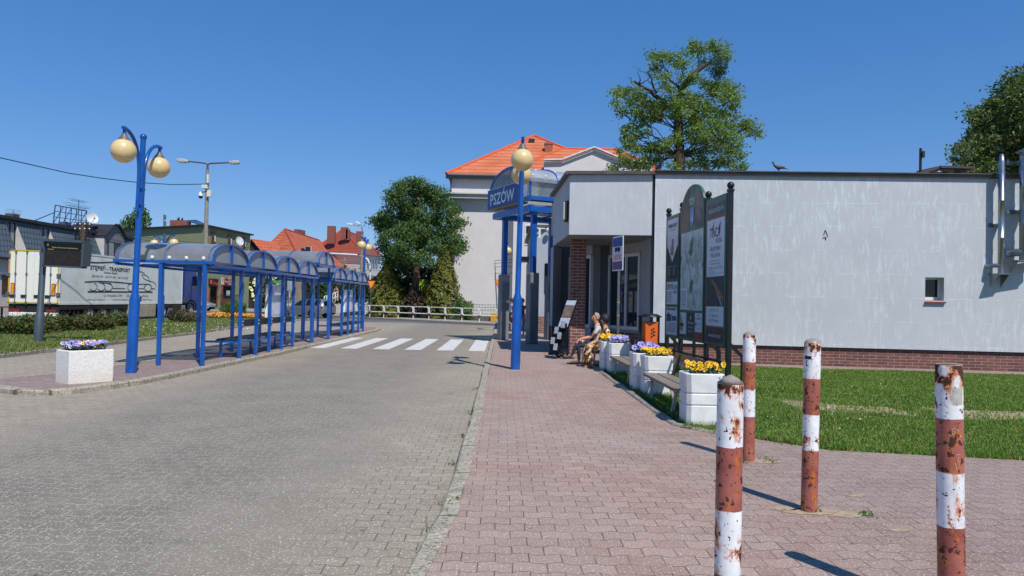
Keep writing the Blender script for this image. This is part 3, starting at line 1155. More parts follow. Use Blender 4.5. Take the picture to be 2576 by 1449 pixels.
# the name sign on its front
sa = P(1226, 525, 28.75); sb = P(1303, 506, 26.3)
sa.z = sb.z = 5.21
sd = (sb - sa).normalized(); sn = V((sd.y, -sd.x, 0))
SH = .74
sg = thing('station_sign', 'long blue town sign box with white letters under the arched canopy roof', 'sign', (sa.x, sa.y, sa.z))
mb = MB(); mb.slab([sa, sb, sb + V((0, 0, SH)), sa + V((0, 0, SH))], sn, .42)
part('sign_box', mb, mt('sign_blue', '1f3f86', .35, var=.08), sg, True, bev=.01)
mb = MB()
ce = sb - sn * .21
mb.slab([sb + sd * .012 - sn * .03 + V((0, 0, .03)), sb + sd * .012 - sn * .39 + V((0, 0, .03)), sb + sd * .012 - sn * .39 + V((0, 0, SH - .03)), sb + sd * .012 - sn * .03 + V((0, 0, SH - .03))], sd, .01)
mb.slab([sa + V((0, 0, SH + .01)) + sn * .02, sb + V((0, 0, SH + .01)) + sn * .02, sb + V((0, 0, SH + .01)) - sn * .44, sa + V((0, 0, SH + .01)) - sn * .44], (0, 0, 1), .02)
part('sign_trim', mb, mt('sign_trim_white', 'c9d2de', .5, var=.1, dirt=('3f6fc0', .8), vs=8), sg, True)
mb = MB(); mb.slab([sa + V((0, 0, -.012)), sb + V((0, 0, -.012)), sb - sn * .42 + V((0, 0, -.012)), sa - sn * .42 + V((0, 0, -.012))], (0, 0, 1), .02)
part('sign_underside', mb, mt('rusty_underside', '9a9184', .8, var=.3, dirt=('8a5a20', .8)), sg, True)
mb = MB(); write(mb, 'PSZÓW', (sa + sb) / 2 + V((0, 0, .12)), sd, (0, 0, 1), .43, width=(sb - sa).length * .78, bold=.02, lift=.012)
part('lettering', mb, mt('sign_letters', 'dfe4ea', .5), sg, True)

# ---- annex behind the canopy
ann = thing('annex_building', 'lower grey rendered annex with dark roof edge behind the canopy', 'building', (3, 36, 0))
zt_ = P(1345, 572, 36).z
x0 = P(1338, 760, 36).x
mb = MB(); mb.quad((x0, 36, 0), (9, 36, 0), (9, 36, zt_), (x0, 36, zt_)); mb.quad((x0 + .05, 46, 0), (x0, 36, 0), (x0, 36, zt_), (x0 + .05, 46, zt_))
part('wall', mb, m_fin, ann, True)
mb = MB(); mb.bar((x0 - .05, 46, zt_ + .06), (x0 - .05, 35.9, zt_ + .06), .2, .14); mb.bar((x0, 35.95, zt_ + .06), (9, 35.95, zt_ + .06), .2, .14); mb.poly([(x0, 36, zt_), (9, 36, zt_), (9, 46, zt_), (x0, 46, zt_)])
part('roof', mb, m_flash, ann, True)
mb = MB(); q = P(1384, 700, 35.95); mb.box((q.x, 35.97, q.z), (.55, .05, 1.5)); wn_ = part('window', mb, m_dkglass, ann, True)
mb = MB(); q = P(1362, 575, 35.9); mb.bar((q.x - .4, 35.6, q.z), (q.x + .2, 35.9, q.z), .05, .05); mb.sphere((q.x + .35, 35.7, q.z - .1), .14, 12, 8); mb.box((q.x - .1, 35.6, q.z - .25), (.1, .1, .5)); part('dome_camera', mb, m_white, ann, True)
# little porch further along
mb = MB(); pz = P(1318, 655, 44).z; mb.box((1.55, 43.2, pz), (1.1, 2.0, .25)); part('porch_roof', mb, m_flash, ann, True)
mb = MB(); mb.box((1.95, 44.5, pz / 2 - .1), (1.0, 2.5, pz - .2)); part('porch_wall', mb, m_school, ann, True)
# low brick planter in the passage
bp = MB(); q = G(1356, 838); bp.box((q.x + .2, q.y, .42), (1.0, .5, .84)); 
solo('brick_planter', bp, m_brick, 'low dark brick wall block in the passage behind the concrete columns', 'wall')

# ---- school with the orange roof
sch = thing('school_building', 'tall pale rendered building with bright orange tiled hip roofs and a gable', 'building', (3, 61, 0))
m_tile = roof_tiles('orange_tiles', 'd07a52', 'bd6238', .8, .5, '8a4024')
lx = P(1131, 600, 61).x
mb = MB()
fx, fy = P(1289, 700, 59.7).x, 59.7
wx = fx - .5
# main face left of the wing
mb.quad((lx, 61, -.1), (wx, 61, -.1), (wx, 61, 12.05), (lx, 61, 12.05))
mb.quad((lx, 78, -.1), (lx, 61, -.1), (lx, 61, 12.05), (lx, 78, 12.05))
mb.quad((wx, 61, -.1), (fx, fy, -.1), (fx, fy, 12.05), (wx, 61, 12.05))
mb.quad((fx, fy, -.1), (22, fy, -.1), (22, fy, 12.3), (fx, fy, 12.3))
part('wall', mb, m_school, sch, True)
zc = P(1180, 489, 60.3).z
mb = MB(); mb.box(((lx + wx) / 2, 60.62, zc - .16), (wx - lx + .1, .72, .32)); mb.box(((lx + wx) / 2 - .02, 60.55, zc + .06), (wx - lx + .3, .95, .1))
part('cornice', mb, mt('cornice_paint', 'b4b2b0', .8), sch, True)
mb = MB(); mb.box(((lx + wx) / 2 - .1, 60.75, 12.0), (wx - lx + .6, .5, .22)); mb.tube([(lx - .3, 60.4, 12.15), (wx, 60.4, 12.15)], .11, 8); mb.tube([(lx + .02, 60.85, 12.1), (lx + .02, 60.85, .2)], .07, 8)
mb.box(((fx + 22) / 2, fy - .15, 12.25), (22 - fx + .5, .45, .2)); mb.tube([(fx - .3, fy - .45, 12.4), (22, fy - .45, 12.4)], .11, 8)
part('gutter', mb, mt('zinc_gutter', '6c7073', .5, .6), sch, True)
mb = MB(); ap = (2.75, 70, 17.85)
e0 = [(lx - .35, 60.3, 12.2), (11, 60.3, 12.2), (11, 79.5, 12.2), (lx - .35, 79.5, 12.2)]
for i in range(4): mb.add([e0[i], e0[(i + 1) % 4], ap], [(0, 1, 2)])
r1, r2 = P(1414, 374, 64.5), P(1556, 376, 64.5)
we = [(fx - .35, fy - .5, 12.45), (r2.x + 3.2, fy - .5, 12.45), (r2.x + 3.2, 72, 12.45), (fx - .35, 72, 12.45)]
mb.add([we[0], we[1], tuple(r2), tuple(r1)], [(0, 1, 2, 3)])
mb.add([we[3], we[0], tuple(r1), tuple(r1 + V((0, 7, 0)))], [(0, 1, 2, 3)])
mb.add([we[1], we[2], tuple(r2)], [(0, 1, 2)])
part('roof', mb, m_tile, sch, True)
mb = MB()
mb.tube([e0[0], ap], .14, 6); mb.tube([e0[1], ap], .14, 6); mb.tube([we[0], tuple(r1)], .12, 6); mb.tube([tuple(r1), tuple(r2)], .12, 6); mb.tube([we[1], tuple(r2)], .12, 6)
part('ridge_tiles', mb, mt('ridge_tile', 'c9562b', .8, var=.3), sch, True)
# pediment gable
g0, g1, g2, g3, g4 = [P(u, v, 58.9) for u, v in ((1369, 407), (1413, 406), (1494, 375), (1575, 409), (1640, 411))]
zb_ = 12.3
mb = MB(); mb.slab([(g0.x, 58.9, zb_ - .8), (g4.x, 58.9, zb_ - .8), g4, g3, g2, g1, g0], (0, -1, 0), .8)
gb = part('gable', mb, m_school, sch, True)
mb = MB()
for a, b in ((g0, g1), (g1, g2), (g2, g3), (g3, g4)):
    mb.bar(a + V((0, -.12, .12)), b + V((0, -.12, .12)), .5, .1); mb.bar(a + V((0, -.05, -.12)), b + V((0, -.05, -.12)), .3, .1)
part('gable_cornice', mb, mt('white_cornice', 'd4d5d6', .7), gb, True)
c1 = P(1380, 372, 66)
mb = MB(); mb.box((c1.x, c1.y, c1.z - .8), (.7, .7, 2.2)); mb.box((c1.x, c1.y, c1.z + .35), (.8, .8, .15)); part('chimney', mb, bricks('chimney_brick', 'a3573f', '8a4936', '8f8078', .3, .1), sch, True)
q = P(1337, 357, 68.6); mb = MB(); mb.box((q.x, q.y - .4, q.z), (.55, .5, .35)); part('roof_hatch', mb, m_black, sch, True)
q = P(1332, 591, fy - .03)
mb = MB(); mb.box((q.x, fy, q.z), (.75, .1, 1.7)); wi = part('window', mb, m_white, sch, True)
mb = MB(); mb.box((q.x, fy - .06, q.z + .42), (.58, .02, .65)); mb.box((q.x, fy - .06, q.z - .38), (.58, .02, .72)); part('pane', mb, m_dkglass, wi, True)
# ================================================================== STREET FURNITURE
m_globe = NT('cream_globe')
_t = m_globe
m_globe = _t.out(_t.mix(_t.mapr(_t.noise(4, 3), .3, .7), 'e0c793', 'd6ba82'), .3, Subsurface_Weight=.15, Coat_Weight=.3)
m_cap = mt('globe_collar', '6a645c', .5, var=.2)
m_dark = mt('dark_metal', '1b1d1f', .45, .3)


def lamp(label, loc, rz=0., lean=(0, 0)):
    t = thing('globe_lamp', label, 'street lamp', loc, rz, 'blue twin-globe lamps of the bus stand')
    mb = MB()
    mb.lathe([(.1, 0), (.098, 1.42), (.092, 1.47), (.06, 1.56), (.056, 3.2), (.05, 4.6)], 20)
    mb.sphere((0, 0, 4.63), .066, 14, 10)
    part('pole', mb, m_blue, t)
    for s in (-1, 1):
        mb = MB()
        path = [(.0, s * .115, 3.15), (0, s * .115, 3.7)]
        for i in range(9):
            a = PI * .5 * i / 8
            path.append((0, s * (.115 + .72 * (1 - math.cos(a)) ** 1.15), 3.75 + .86 * math.sin(a) ** .9))
        path.append((0, s * .9, 4.6))
        mb.tube(path, .034, 10)
        for z in (3.3, 3.62): mb.tube([(0, 0, z), (0, s * .13, z)], .02, 8); mb.sphere((.04, s * .08, z), .022, 8, 6)
        mb.tube([(0, s * .835, 4.62), (0, s * .835, 4.47)], .032, 10)
        a = part('arm', mb, m_blue, t)
        mb = MB(); mb.lathe([(.045, 4.5), (.05, 4.47), (.1, 4.4), (.118, 4.37), (.118, 4.345)], 18, (0, s * .835, 0)); part('collar', mb, m_cap, a)
        mb = MB(); mb.sphere((0, s * .835, 4.185), .222, 28, 20); part('globe', mb, m_globe, a)
    t.rotation_euler = (lean[0], lean[1], rz)
    return t


q = G(329, 938)
l0 = lamp('blue twin-globe lamp beside the white pansy box at the near tip of the island', (q.x, q.y, 0), R(5), (0, R(1.3)))
q = G(1296, 929)
l1 = dup(l0, (q.x, q.y, 0), R(-1), 'blue twin-globe lamp in front of the town sign, one globe behind the other', 1.1)
l1.rotation_euler = (0, R(.75), R(-1))
l2 = dup(l0, (-7.15, 36.6, 0), R(0), 'small far blue twin-globe lamp at the far end of the shelters'); l2.rotation_euler = (0, R(.6), R(0))
q = G(407, 815)
l3 = dup(l0, (q.x, q.y, 0), R(58), 'blue twin-globe lamp on the green island, globes showing above the first shelter roof')
l4 = dup(l0, (.14, 38.5, 0), R(4), 'distant twin-globe lamp mostly hidden behind the left concrete canopy column')

# ---- shelters
m_black_wood = mt('black_slats', '262524', .6, var=.25, vs=20)
m_alu = mt('aluminium_strip', '8f99a8', .35, .8)
m_board = mt('notice_board', 'e4e7ea', .35, var=.05)
m_sheetp = mt('faded_poster', 'd8dae2', .4, var=.12, vs=3)
XN, XB = -6.5, -7.45


def barrel(mb_s, mb_r, mb_f, y0, y1, z, rise=.44, x0=-8.45, x1=-6.33, end=None):
    N = 14

    def a(i, x, k=0.): return (x, (y0 + y1) / 2 - ((y1 - y0) / 2 - .02) * math.cos(PI * i / N), z + (rise + k) * math.sin(PI * i / N) ** .85)
    vs, fs = [], []
    for i in range(N + 1): vs += [a(i, x0), a(i, x1)]
    for i in range(N): fs.append((2 * i, 2 * i + 1, 2 * i + 3, 2 * i + 2))
    mb_s.add(vs, fs, True)
    mb_s.poly([a(i, x1 - .03) for i in range(N + 1)])
    for x in (x0 + .05, (x0 + x1) / 2, x1 - .1):
        r_ = MB()
        for i in range(N): r_.bar(a(i, x, .012), a(i + 1, x, .012), .05, .012)
        mb_r.append(r_)
    r_ = MB()
    for i in range(N): r_.bar(a(i, x0, .005), a(i + 1, x0, .005), .03, .03)
    mb_r.append(r_)
    for x in (x1,):
        for i in range(N): mb_f.bar(a(i, x, -.015), a(i + 1, x, -.015), .035, .04)
        mb_f.bar((x, (y0 + y1) / 2, z), (x, (y0 + y1) / 2, z + rise - .02), .05, .05)


def shelter(name, label, ys, near, backp, bench, board, z=2.26, group='blue bus shelters with barrel roofs on the island'):
    t = thing(name, label, 'bus shelter', (-7.0, (ys[0] + ys[-1]) / 2, 0), 0, group)
    for y in near:
        mb = MB(); mb.box((XN, y, z / 2 - .02), (.078, .078, z - .04)); part('post', mb, m_blue, t, True, bev=.006)
    for y in backp:
        mb = MB(); mb.box((XB, y, z / 2 - .02), (.078, .078, z - .04)); part('post', mb, m_blue, t, True, bev=.006)
    f = MB()
    for x in (-8.42, XB, XN, -6.33): f.bar((x, ys[0], z - .06), (x, ys[-1], z - .06), .05, .06)
    for y in ys: f.bar((-8.47, y, z), (-6.27, y, z), .06, .06)
    for i, y in enumerate(ys[:-1]):
        f.bar((-8.4, (y + ys[i + 1]) / 2, z - .04), (-6.35, (y + ys[i + 1]) / 2, z - .04), .05, .05)
    rb = []
    for a, b in zip(ys, ys[1:]):
        s_ = MB()
        barrel(s_, rb, f, a, b, z + .03)
        part('roof_sheet', s_, m_poly, t, True)
    part('frame', f, m_blue, t, True)
    for r_ in rb: part('roof_rib', r_, m_alu, t, True)
    for k in range(5):
        c = MB(); c.sphere((-8.0 + k * .37, ys[0] - .03, z + .085), .042, 10, 8, (1, .5, 1)); part('fixing_cap', c, m_white, t, True)
    if bench:
        b0, b1 = bench
        for k in range(4):
            mb = MB(); mb.box((-6.62 - k * .135, (b0 + b1) / 2, .455), (.115, b1 - b0, .035)); part('seat_slat', mb, m_black_wood, t, True, bev=.006)
        mb = MB()
        for k in range(4):
            y = b0 + .06 + (b1 - b0 - .12) * k / 3
            mb.bar((XN, y, .41), (-7.12, y, .41), .05, .05)
        mb.bar((-6.56, b0, .4), (-6.56, b1, .4), .05, .05)
        mb.bar((XN, b0, .4), (XB, b0, .4), .06, .05)
        part('seat_frame', mb, m_blue, t, True)
        for y in (b0 + .1, (b0 + b1) / 2, b1 - .1):
            mb = MB(); mb.box((-7.0, y, .2), (.05, .08, .4)); part('seat_leg', mb, m_blue, t, True)
        nb = [y for y in near if b0 - .1 <= y <= b1 + .1]
        for a, b in zip(nb, nb[1:]):
            mb = MB(); mb.box((XN - .055, (a + b) / 2, .86), (.03, b - a - .03, .17)); part('backrest_board', mb, m_black_wood, t, True, bev=.006)
        mb = MB()
        for y in nb:
            mb.box((XN + .045, y, .86), (.03, .1, .24)); mb.box((XN + .045, y, 1.72), (.03, .1, .26))
        part_each('bracket', mb, m_blue, t, True)
        mb = MB()
        for y in nb:
            for z_ in (.82, .91): mb.sphere((XN + .064, y + .02, z_), .013, 6, 5)
        part_each('bolt', mb, m_white, t, True)
    if board:
        b0, b1 = board
        mb = MB(); mb.box((XN - .11, (b0 + b1) / 2, 1.42), (.07, b1 - b0, .95)); bd = part('notice_board', mb, m_board, t, True, bev=.01)
        mb = MB(); mb.box((XN - .072, (b0 + b1) / 2, 1.42), (.01, b1 - b0 - .14, .8)); part('poster', mb, m_sheetp, bd, True)
    return t


shelter('bus_shelter', 'long blue shelter of four barrel roofs beside the globe lamp and oblong pansy box',
        [15.64, 17.84, 20.07, 22.3, 24.5], [15.66, 17.84, 19.0, 20.07, 21.2, 22.3, 24.45], [15.66, 17.65, 19.85, 22.1, 24.4], (17.84, 22.3), (20.1, 21.5))
shelter('bus_shelter', 'blue shelter of three barrel roofs with black bench, beyond the raised passage roof',
        [26.9, 29.0, 31.25, 33.5], [26.92, 29.0, 30.2, 31.3, 32.4, 33.5], [26.95, 29.0, 31.2, 33.4], (29.0, 33.5), (29.9, 31.4))
gt = thing('passage_roof', 'single raised barrel roof bridging the gap between the two blue shelters', 'canopy', (-7.0, 25.7, 0), 0, None)
f, s_, rb = MB(), MB(), []
zz = 2.72
barrel(s_, rb, f, 24.58, 26.82, zz, .46)
for y in (24.58, 26.82):
    f.bar((-8.45, y, zz - .02), (-6.28, y, zz - .02), .07, .08)
for x in (-8.42, -6.35): f.bar((x, 24.58, zz - .07), (x, 26.82, zz - .07), .06, .07)
part('roof_sheet', s_, m_poly, gt, True); part('frame', f, m_blue, gt, True); [part('roof_rib', r_, m_alu, gt, True) for r_ in rb]
for y in (24.58, 26.82):
    for x in (XN, XB):
        mb = MB(); mb.box((x, y + (.06 if y < 25 else -.06), zz / 2 - .03), (.075, .075, zz - .06)); part('post', mb, m_blue, gt, True, bev=.006)

# ---- bollards
def bollard_mat():
    t = NT('bollard_paint')
    oi = t.n('ShaderNodeObjectInfo')
    rnd = oi.outputs['Random']
    x, y, z = t.sep()
    off = t.math('MULTIPLY', rnd, 37.)
    p = t.comb(t.math('ADD', x, off), t.math('ADD', y, off), z)
    wob = t.math('MULTIPLY', t.math('SUBTRACT', t.noise(14, 3, vec=p), .5), .014)
    zz = t.math('ADD', z, wob)
    # z = 0 is the top; bands of 27 cm downward
    k = t.math('FRACT', t.math('DIVIDE', t.math('MULTIPLY', zz, -1), .545))
    band = t.math('GREATER_THAN', k, .5)
    band = t.math('MAXIMUM', band, t.math('LESS_THAN', zz, -.83))
    nz = t.noise(9, 3, .6, vec=p)
    white = t.mix(t.mapr(nz, .35, .65), 'd3d6d8', 'e9eaec')
    red = t.mix(t.mapr(t.noise(6, 4, .65, vec=p), .35, .65), '8f4a3f', 'a56356')
    c = t.mix(band, white, red)
    # runs of orange rust below the bare patches
    patch = t.noise(1, 6, .68, vec=t.vmath('MULTIPLY', p, (13, 13, 9)))
    top = t.mapr(z, -.11, .0, 0, .12)
    patch = t.math('ADD', patch, top)
    run = t.noise(1, 4, .6, vec=t.vmath('MULTIPLY', p, (17, 17, 2.2)))
    c = t.mix(t.math('MULTIPLY', t.mapr(run, .52, .64, 0, .95), t.mapr(patch, .46, .56)), c, 'b8641f')
    bare = t.mapr(patch, .604, .614)
    spots = t.mapr(t.noise(42, 2, .5, vec=p), .665, .68)
    bare = t.math('MAXIMUM', bare, spots)
    mid_ = t.math('MULTIPLY', t.mapr(t.noise(24, 4, .62, vec=t.vmath('ADD', p, (5, 2, 9))), .6, .615), band)
    bare = t.math('MAXIMUM', bare, mid_)
    c = t.mix(t.mapr(patch, .548, .6, 0, .9), c, 'c07030')
    c = t.mix(bare, c, t.mix(t.noise(50, 3, vec=p), '2c1712', '5a3224'))
    # the concrete filling of the cap
    capm = t.math('GREATER_THAN', z, -.004)
    c = t.mix(capm, c, t.mix(t.noise(40, 4, .7, vec=p), '6b635a', 'aaa296'))
    t.bump(t.math('ADD', t.math('MULTIPLY', bare, -1.2), t.math('MULTIPLY', t.noise(45, 3, vec=p), .5)), .5, .004)
    return t.out(c, t.mapr(bare, 0, 1, .42, .9))


m_boll = bollard_mat()


def bollard(label, loc, h, r, cap, lean=0.):
    mb = MB()
    mb.lathe([(r, -h), (r, -.02), (r * .99, -.006), (r * .96, .0)] + cap, 32)
    o = obj('bollard', mb.mesh('bollard', [m_boll]))
    o.location = (loc[0], loc[1], h)
    o.rotation_euler = (0, lean, random.random() * 6)
    return tag(o, label, 'bollard', 'rusty red and white bollards')


dome = [(.045, .018), (.02, .03), (0, .033)]
bollard('red and white bollard with a coned concrete top, before the front pansy planter', (.995, 3.1, 0), 1.215, .056, [(.056, .0), (.03, .022), (.004, .034), (0, .035)], R(-.2))
q = G(1881, 1158); bollard('slim red and white bollard at the lawn edge behind the cone-topped bollard', (q.x, q.y, 0), 1.26, .0625, dome, R(-.6))
q = G(2039, 1286); bollard('red and white bollard with a domed brown rusted top and small black sticker', (q.x, q.y, 0), 1.28, .06, dome, R(.6))
bollard('red and white bollard with a flat top, grey sticker patch and chalk scribbles', (2.275, 3.62, 0), 1.275, .0625, [(.06, .001), (.057, -.012), (0, -.012)], R(-1.6))

def wrap(name, par, r, a0, a1, z0, z1, mat):
    mb = MB(); n = 10
    for k in range(n):
        p, q = a0 + (a1 - a0) * k / n, a0 + (a1 - a0) * (k + 1) / n
        mb.quad((r * math.cos(p), r * math.sin(p), z0), (r * math.cos(q), r * math.sin(q), z0), (r * math.cos(q), r * math.sin(q), z1), (r * math.cos(p), r * math.sin(p), z1))
    o = obj(name, mb.mesh(name, [mat]), par)
    return o


bl_ = [o for o in bpy.data.objects if o.name.startswith('bollard')]
b4 = [o for o in bl_ if 'chalk' in o['label']][0]
b3 = [o for o in bl_ if 'brown rusted' in o['label']][0]
rz4 = b4.rotation_euler.z
wrap('sticker_patch', b4, .0632, R(-108) - rz4, R(-58) - rz4, -.2, -.115, mt('old_sticker', 'aeaca2', .7, var=.25, vs=30))
mb = MB(); rr_ = .0634
for pts in ([(-100 + 10 * math.cos(R(k * 30)) * 1.3, -.335 + .02 * math.sin(R(k * 30))) for k in range(9)], [(-108, -.335), (-96, -.335)], [(-80, -.36), (-70, -.352)], [(-104, -.45), (-78, -.445)], [(-102, -.49), (-96, -.52)], [(-88, -.46), (-86, -.49)]):
    q = [(rr_ * math.cos(R(a) - rz4), rr_ * math.sin(R(a) - rz4), z) for a, z in pts]
    mb.tube(q, .0012, 4)
obj('chalk_scribble', mb.mesh('chalk_scribble', [mt('chalk_white', 'd0bdb8', .9)]), b4)
wrap('black_sticker', b3, .0607, R(-175) - b3.rotation_euler.z, R(-118) - b3.rotation_euler.z, -.125, -.1, m_black)


# ---- concrete planters on the right
def planter_mat():
    t = NT('white_planter_concrete')
    n = t.noise(5, 4, .6)
    c = t.mix(t.mapr(n, .35, .65), 'cfcfcc', 'dfdfdd')
    x, y, z = t.sep()
    lo = t.math('ADD', z, t.math('MULTIPLY', t.noise(9, 4, .7), -.12))
    c = t.mix(t.mapr(lo, -.03, .03, .75, 0), c, '8d8a72')
    c = t.mix(t.mapr(t.noise(40, 2), .72, .76, 0, .5), c, '8d8a84')
    t.bump(t.noise(60, 4, .7), .25, .006)
    return t.out(c, .85)


m_plw = planter_mat()
m_soil = mt('planter_soil', '3a3020', .95)


def planter():
    mb = MB()
    w, ch = .235, .05

    def ring(hw, z):
        c = ch
        return [(-hw + c, -hw, z), (hw - c, -hw, z), (hw, -hw + c, z), (hw, hw - c, z), (hw - c, hw, z), (-hw + c, hw, z), (-hw, hw - c, z), (-hw, -hw + c, z)]
    lv = [(w, 0), (w, .255), (w - .014, .265), (w - .014, .275), (w, .285), (w, .405), (w - .014, .415), (w - .014, .425), (w, .435), (w + .012, .66), (w + .004, .67), (w - .05, .67), (w - .055, .6)]
    rs = [ring(*q) for q in lv]
    vs = [p for r in rs for p in r]
    fs = []
    for i in range(len(rs) - 1):
        for k in range(8): fs.append((i * 8 + k, i * 8 + (k + 1) % 8, (i + 1) * 8 + (k + 1) % 8, (i + 1) * 8 + k))
    mb.add(vs, fs, False)
    return mb


pm = planter().mesh('planter', [m_plw])
PLX = 2.6
pl_list = [(PLX + .01, 9.33, 'white ribbed planter of yellow pansies right beside the cone-topped bollard'),
           (PLX + .06, 12.27, 'white ribbed planter with bright yellow pansies behind the near end bench'),
           (PLX - .02, 12.9, 'white ribbed planter with large lilac pansies in the middle pair'),
           (PLX + .0, 15.93, 'white ribbed planter full of blue-lilac pansies in the far pair'),
           (PLX - .09, 16.5, 'white ribbed planter of yellow pansies next to the seated woman')]
for x, y, lb in pl_list:
    t = thing('planter', lb, 'planter', (x, y, 0), 0, 'white ribbed concrete planters')
    obj('tub', pm, t)
    mb = MB(); mb.box((0, 0, .61), (.37, .37, .02)); part('soil', mb, m_soil, t)


# pansies: flat five-petal blooms over small leaves
def petal_mat(name, a, b, eye=None):
    t = NT(name)
    return t.out(t.mix(t.mapr(t.noise(30, 2), .35, .65), a, b), .6, Subsurface_Weight=.1)


m_py, m_pl, m_pw, m_po = petal_mat('yellow_petals', 'f2c400', 'e8ae00'), petal_mat('lilac_petals', '7d74c8', 'a59fdc'), petal_mat('white_petals', 'e3dfe2', 'cfc6d8'), petal_mat('orange_petals', 'f0901c', 'e6b020')
m_peye = mt('petal_eye', '2a1420', .7)
m_pleaf = mt('pansy_leaf', '3c5a22', .6, var=.35, vs=30)


def pansies(label, loc, sx, sy, n, mix, rz=0., hgt=.16, size=.034):
    t = thing('pansies', label, 'flowers', loc, rz, 'pansies planted in the tubs')
    lf, pt = MB(), MB()
    for i in range(n * 7):
        x, y = random.uniform(-sx, sx), random.uniform(-sy, sy)
        z = random.uniform(-.02, hgt * .72)
        a = random.uniform(0, 2 * PI); s = random.uniform(.02, .045); tl = random.uniform(-.6, .6)
        d = V((math.cos(a), math.sin(a), tl)).normalized(); e = V((-math.sin(a), math.cos(a), random.uniform(-.4, .4)))
        p = V((x, y, z)); lf.quad(p, p + d * s - e * s * .4, p + d * s * 1.7, p + d * s + e * s * .4)
    for i in range(n):
        x, y = random.uniform(-sx, sx) * 1.05, random.uniform(-sy, sy) * 1.05
        z = hgt * random.uniform(.55, 1.05)
        nr = V((random.uniform(-.5, .5) - .25, random.uniform(-1, .2) - .2, random.uniform(.25, 1.1))).normalized()
        a0 = nr.orthogonal().normalized(); b0 = nr.cross(a0)
        r_ = size * random.uniform(.75, 1.25); k = random.choices(range(4), mix)[0]
        c = V((x, y, z)); ph = random.uniform(0, 6)
        for j in range(5):
            an = ph + j * 2 * PI / 5
            m = c + (a0 * math.cos(an) + b0 * math.sin(an)) * r_ * .55 + nr * random.uniform(0, .008)
            pt.cur = k
            pt.poly([m + (a0 * math.cos(an + u) * 1 + b0 * math.sin(an + u)) * r_ * .58 + nr * (.006 * math.cos(u)) for u in (0, 1.05, 2.1, 3.14, 4.19, 5.24)])
        pt.cur = 4
        pt.poly([c + nr * .012 + (a0 * math.cos(u) + b0 * math.sin(u)) * r_ * .3 for u in (0, 1.26, 2.5, 3.77, 5.0)])
    part('leaves', lf, m_pleaf, t)
    part('blooms', pt, [m_py, m_pl, m_pw, m_po, m_peye], t)
    return t


random.seed(11)
pansies('yellow pansies spilling over the front planter near the bollards', (pl_list[0][0] + .03, pl_list[0][1], .62), .2, .2, 46, (1, 0, 0, .06), hgt=.17, size=.03)
pansies('bright yellow pansies in the planter just behind the near bench', (pl_list[1][0], pl_list[1][1], .62), .2, .2, 60, (1, 0, 0, 0), hgt=.16, size=.03)
pansies('large lilac pansies in the middle pair of planters', (pl_list[2][0], pl_list[2][1], .62), .2, .2, 34, (0, 1, .15, 0), hgt=.2, size=.045)
pansies('dense blue-lilac pansies in the far pair of planters', (pl_list[3][0], pl_list[3][1], .62), .21, .21, 90, (0, 1, .3, 0), hgt=.19, size=.03)
pansies('yellow pansies in the planter beside the seated woman', (pl_list[4][0], pl_list[4][1], .62), .2, .2, 60, (1, 0, 0, .05), hgt=.19)

# left rough-cast planter box
def rough():
    t = NT('roughcast_white')
    n = t.noise(28, 4, .7)
    x, y, z = t.sep()
    c = t.mix(t.mapr(n, .35, .6), 'd6d3cc', 'e6e3dd')
    c = t.mix(t.mapr(t.math('ADD', z, t.math('MULTIPLY', t.noise(5, 3), -.5)), -.3, .0, .45, 0), c, 'd0bf9f')
    t.bump(n, .9, .012)
    return t.out(c, .95)


p0, p1 = G(172, 967), G(285, 958.5)
dx = (p1 - p0); W2 = dx.length; an = math.atan2(dx.y, dx.x)
mid = (p0 + p1) / 2 + V((-dx.y, dx.x, 0)).normalized() * .26
t = thing('planter_box', 'oblong white rough-cast planter box at the tip of the shelter island', 'planter', (mid.x, mid.y, 0), an)
mb = MB(); hx, hy = W2 / 2, .26
for z0, z1, a, b in ((0, .56, 0, 0),):
    o4 = [(-hx, -hy), (hx, -hy), (hx, hy), (-hx, hy)]; i4 = [(-hx + .05, -hy + .05), (hx - .05, -hy + .05), (hx - .05, hy - .05), (-hx + .05, hy - .05)]
    vs = [(x, y, 0) for x, y in o4] + [(x, y, .56) for x, y in o4] + [(x, y, .56) for x, y in i4] + [(x, y, .46) for x, y in i4]
    fs = [(i, (i + 1) % 4, 4 + (i + 1) % 4, 4 + i) for i in range(4)] + [(4 + i, 4 + (i + 1) % 4, 8 + (i + 1) % 4, 8 + i) for i in range(4)] + [(8 + i, 8 + (i + 1) % 4, 12 + (i + 1) % 4, 12 + i) for i in range(4)]
    mb.add(vs, fs)
part('tub', mb, rough(), t, bev=.015)
mb = MB(); mb.box((0, 0, .5), (hx * 2 - .1, hy * 2 - .1, .02)); part('soil', mb, m_soil, t)
pansies('mauve and white pansies with a few orange ones in the oblong box on the island', (mid.x, mid.y, .53), hx - .06, .2, 125, (0, 1, .28, .14), an, .16, .028)

# ---- benches between the planters
m_plank = NT('weathered_plank')
_t = m_plank
_x, _y, _z = _t.sep()
_g = _t.noise(1, 4, .7, vec=_t.comb(_t.math('MULTIPLY', _x, 60), _t.math('MULTIPLY', _y, 3), _t.math('MULTIPLY', _z, 60)))
_t.bump(_g, .3, .004)
m_plank = _t.out(_t.mix(_t.mapr(_g, .3, .7), '63584c', '94887a'), .7)
m_leg = mt('bench_leg', 'a9a79f', .7, var=.2, dirt=('6b5a45', .6))
m_bsup = mt('bench_support', '2c2c2a', .6)
m_backp = mt('dark_backrest', '2f2e2c', .35, var=.3, vs=8)


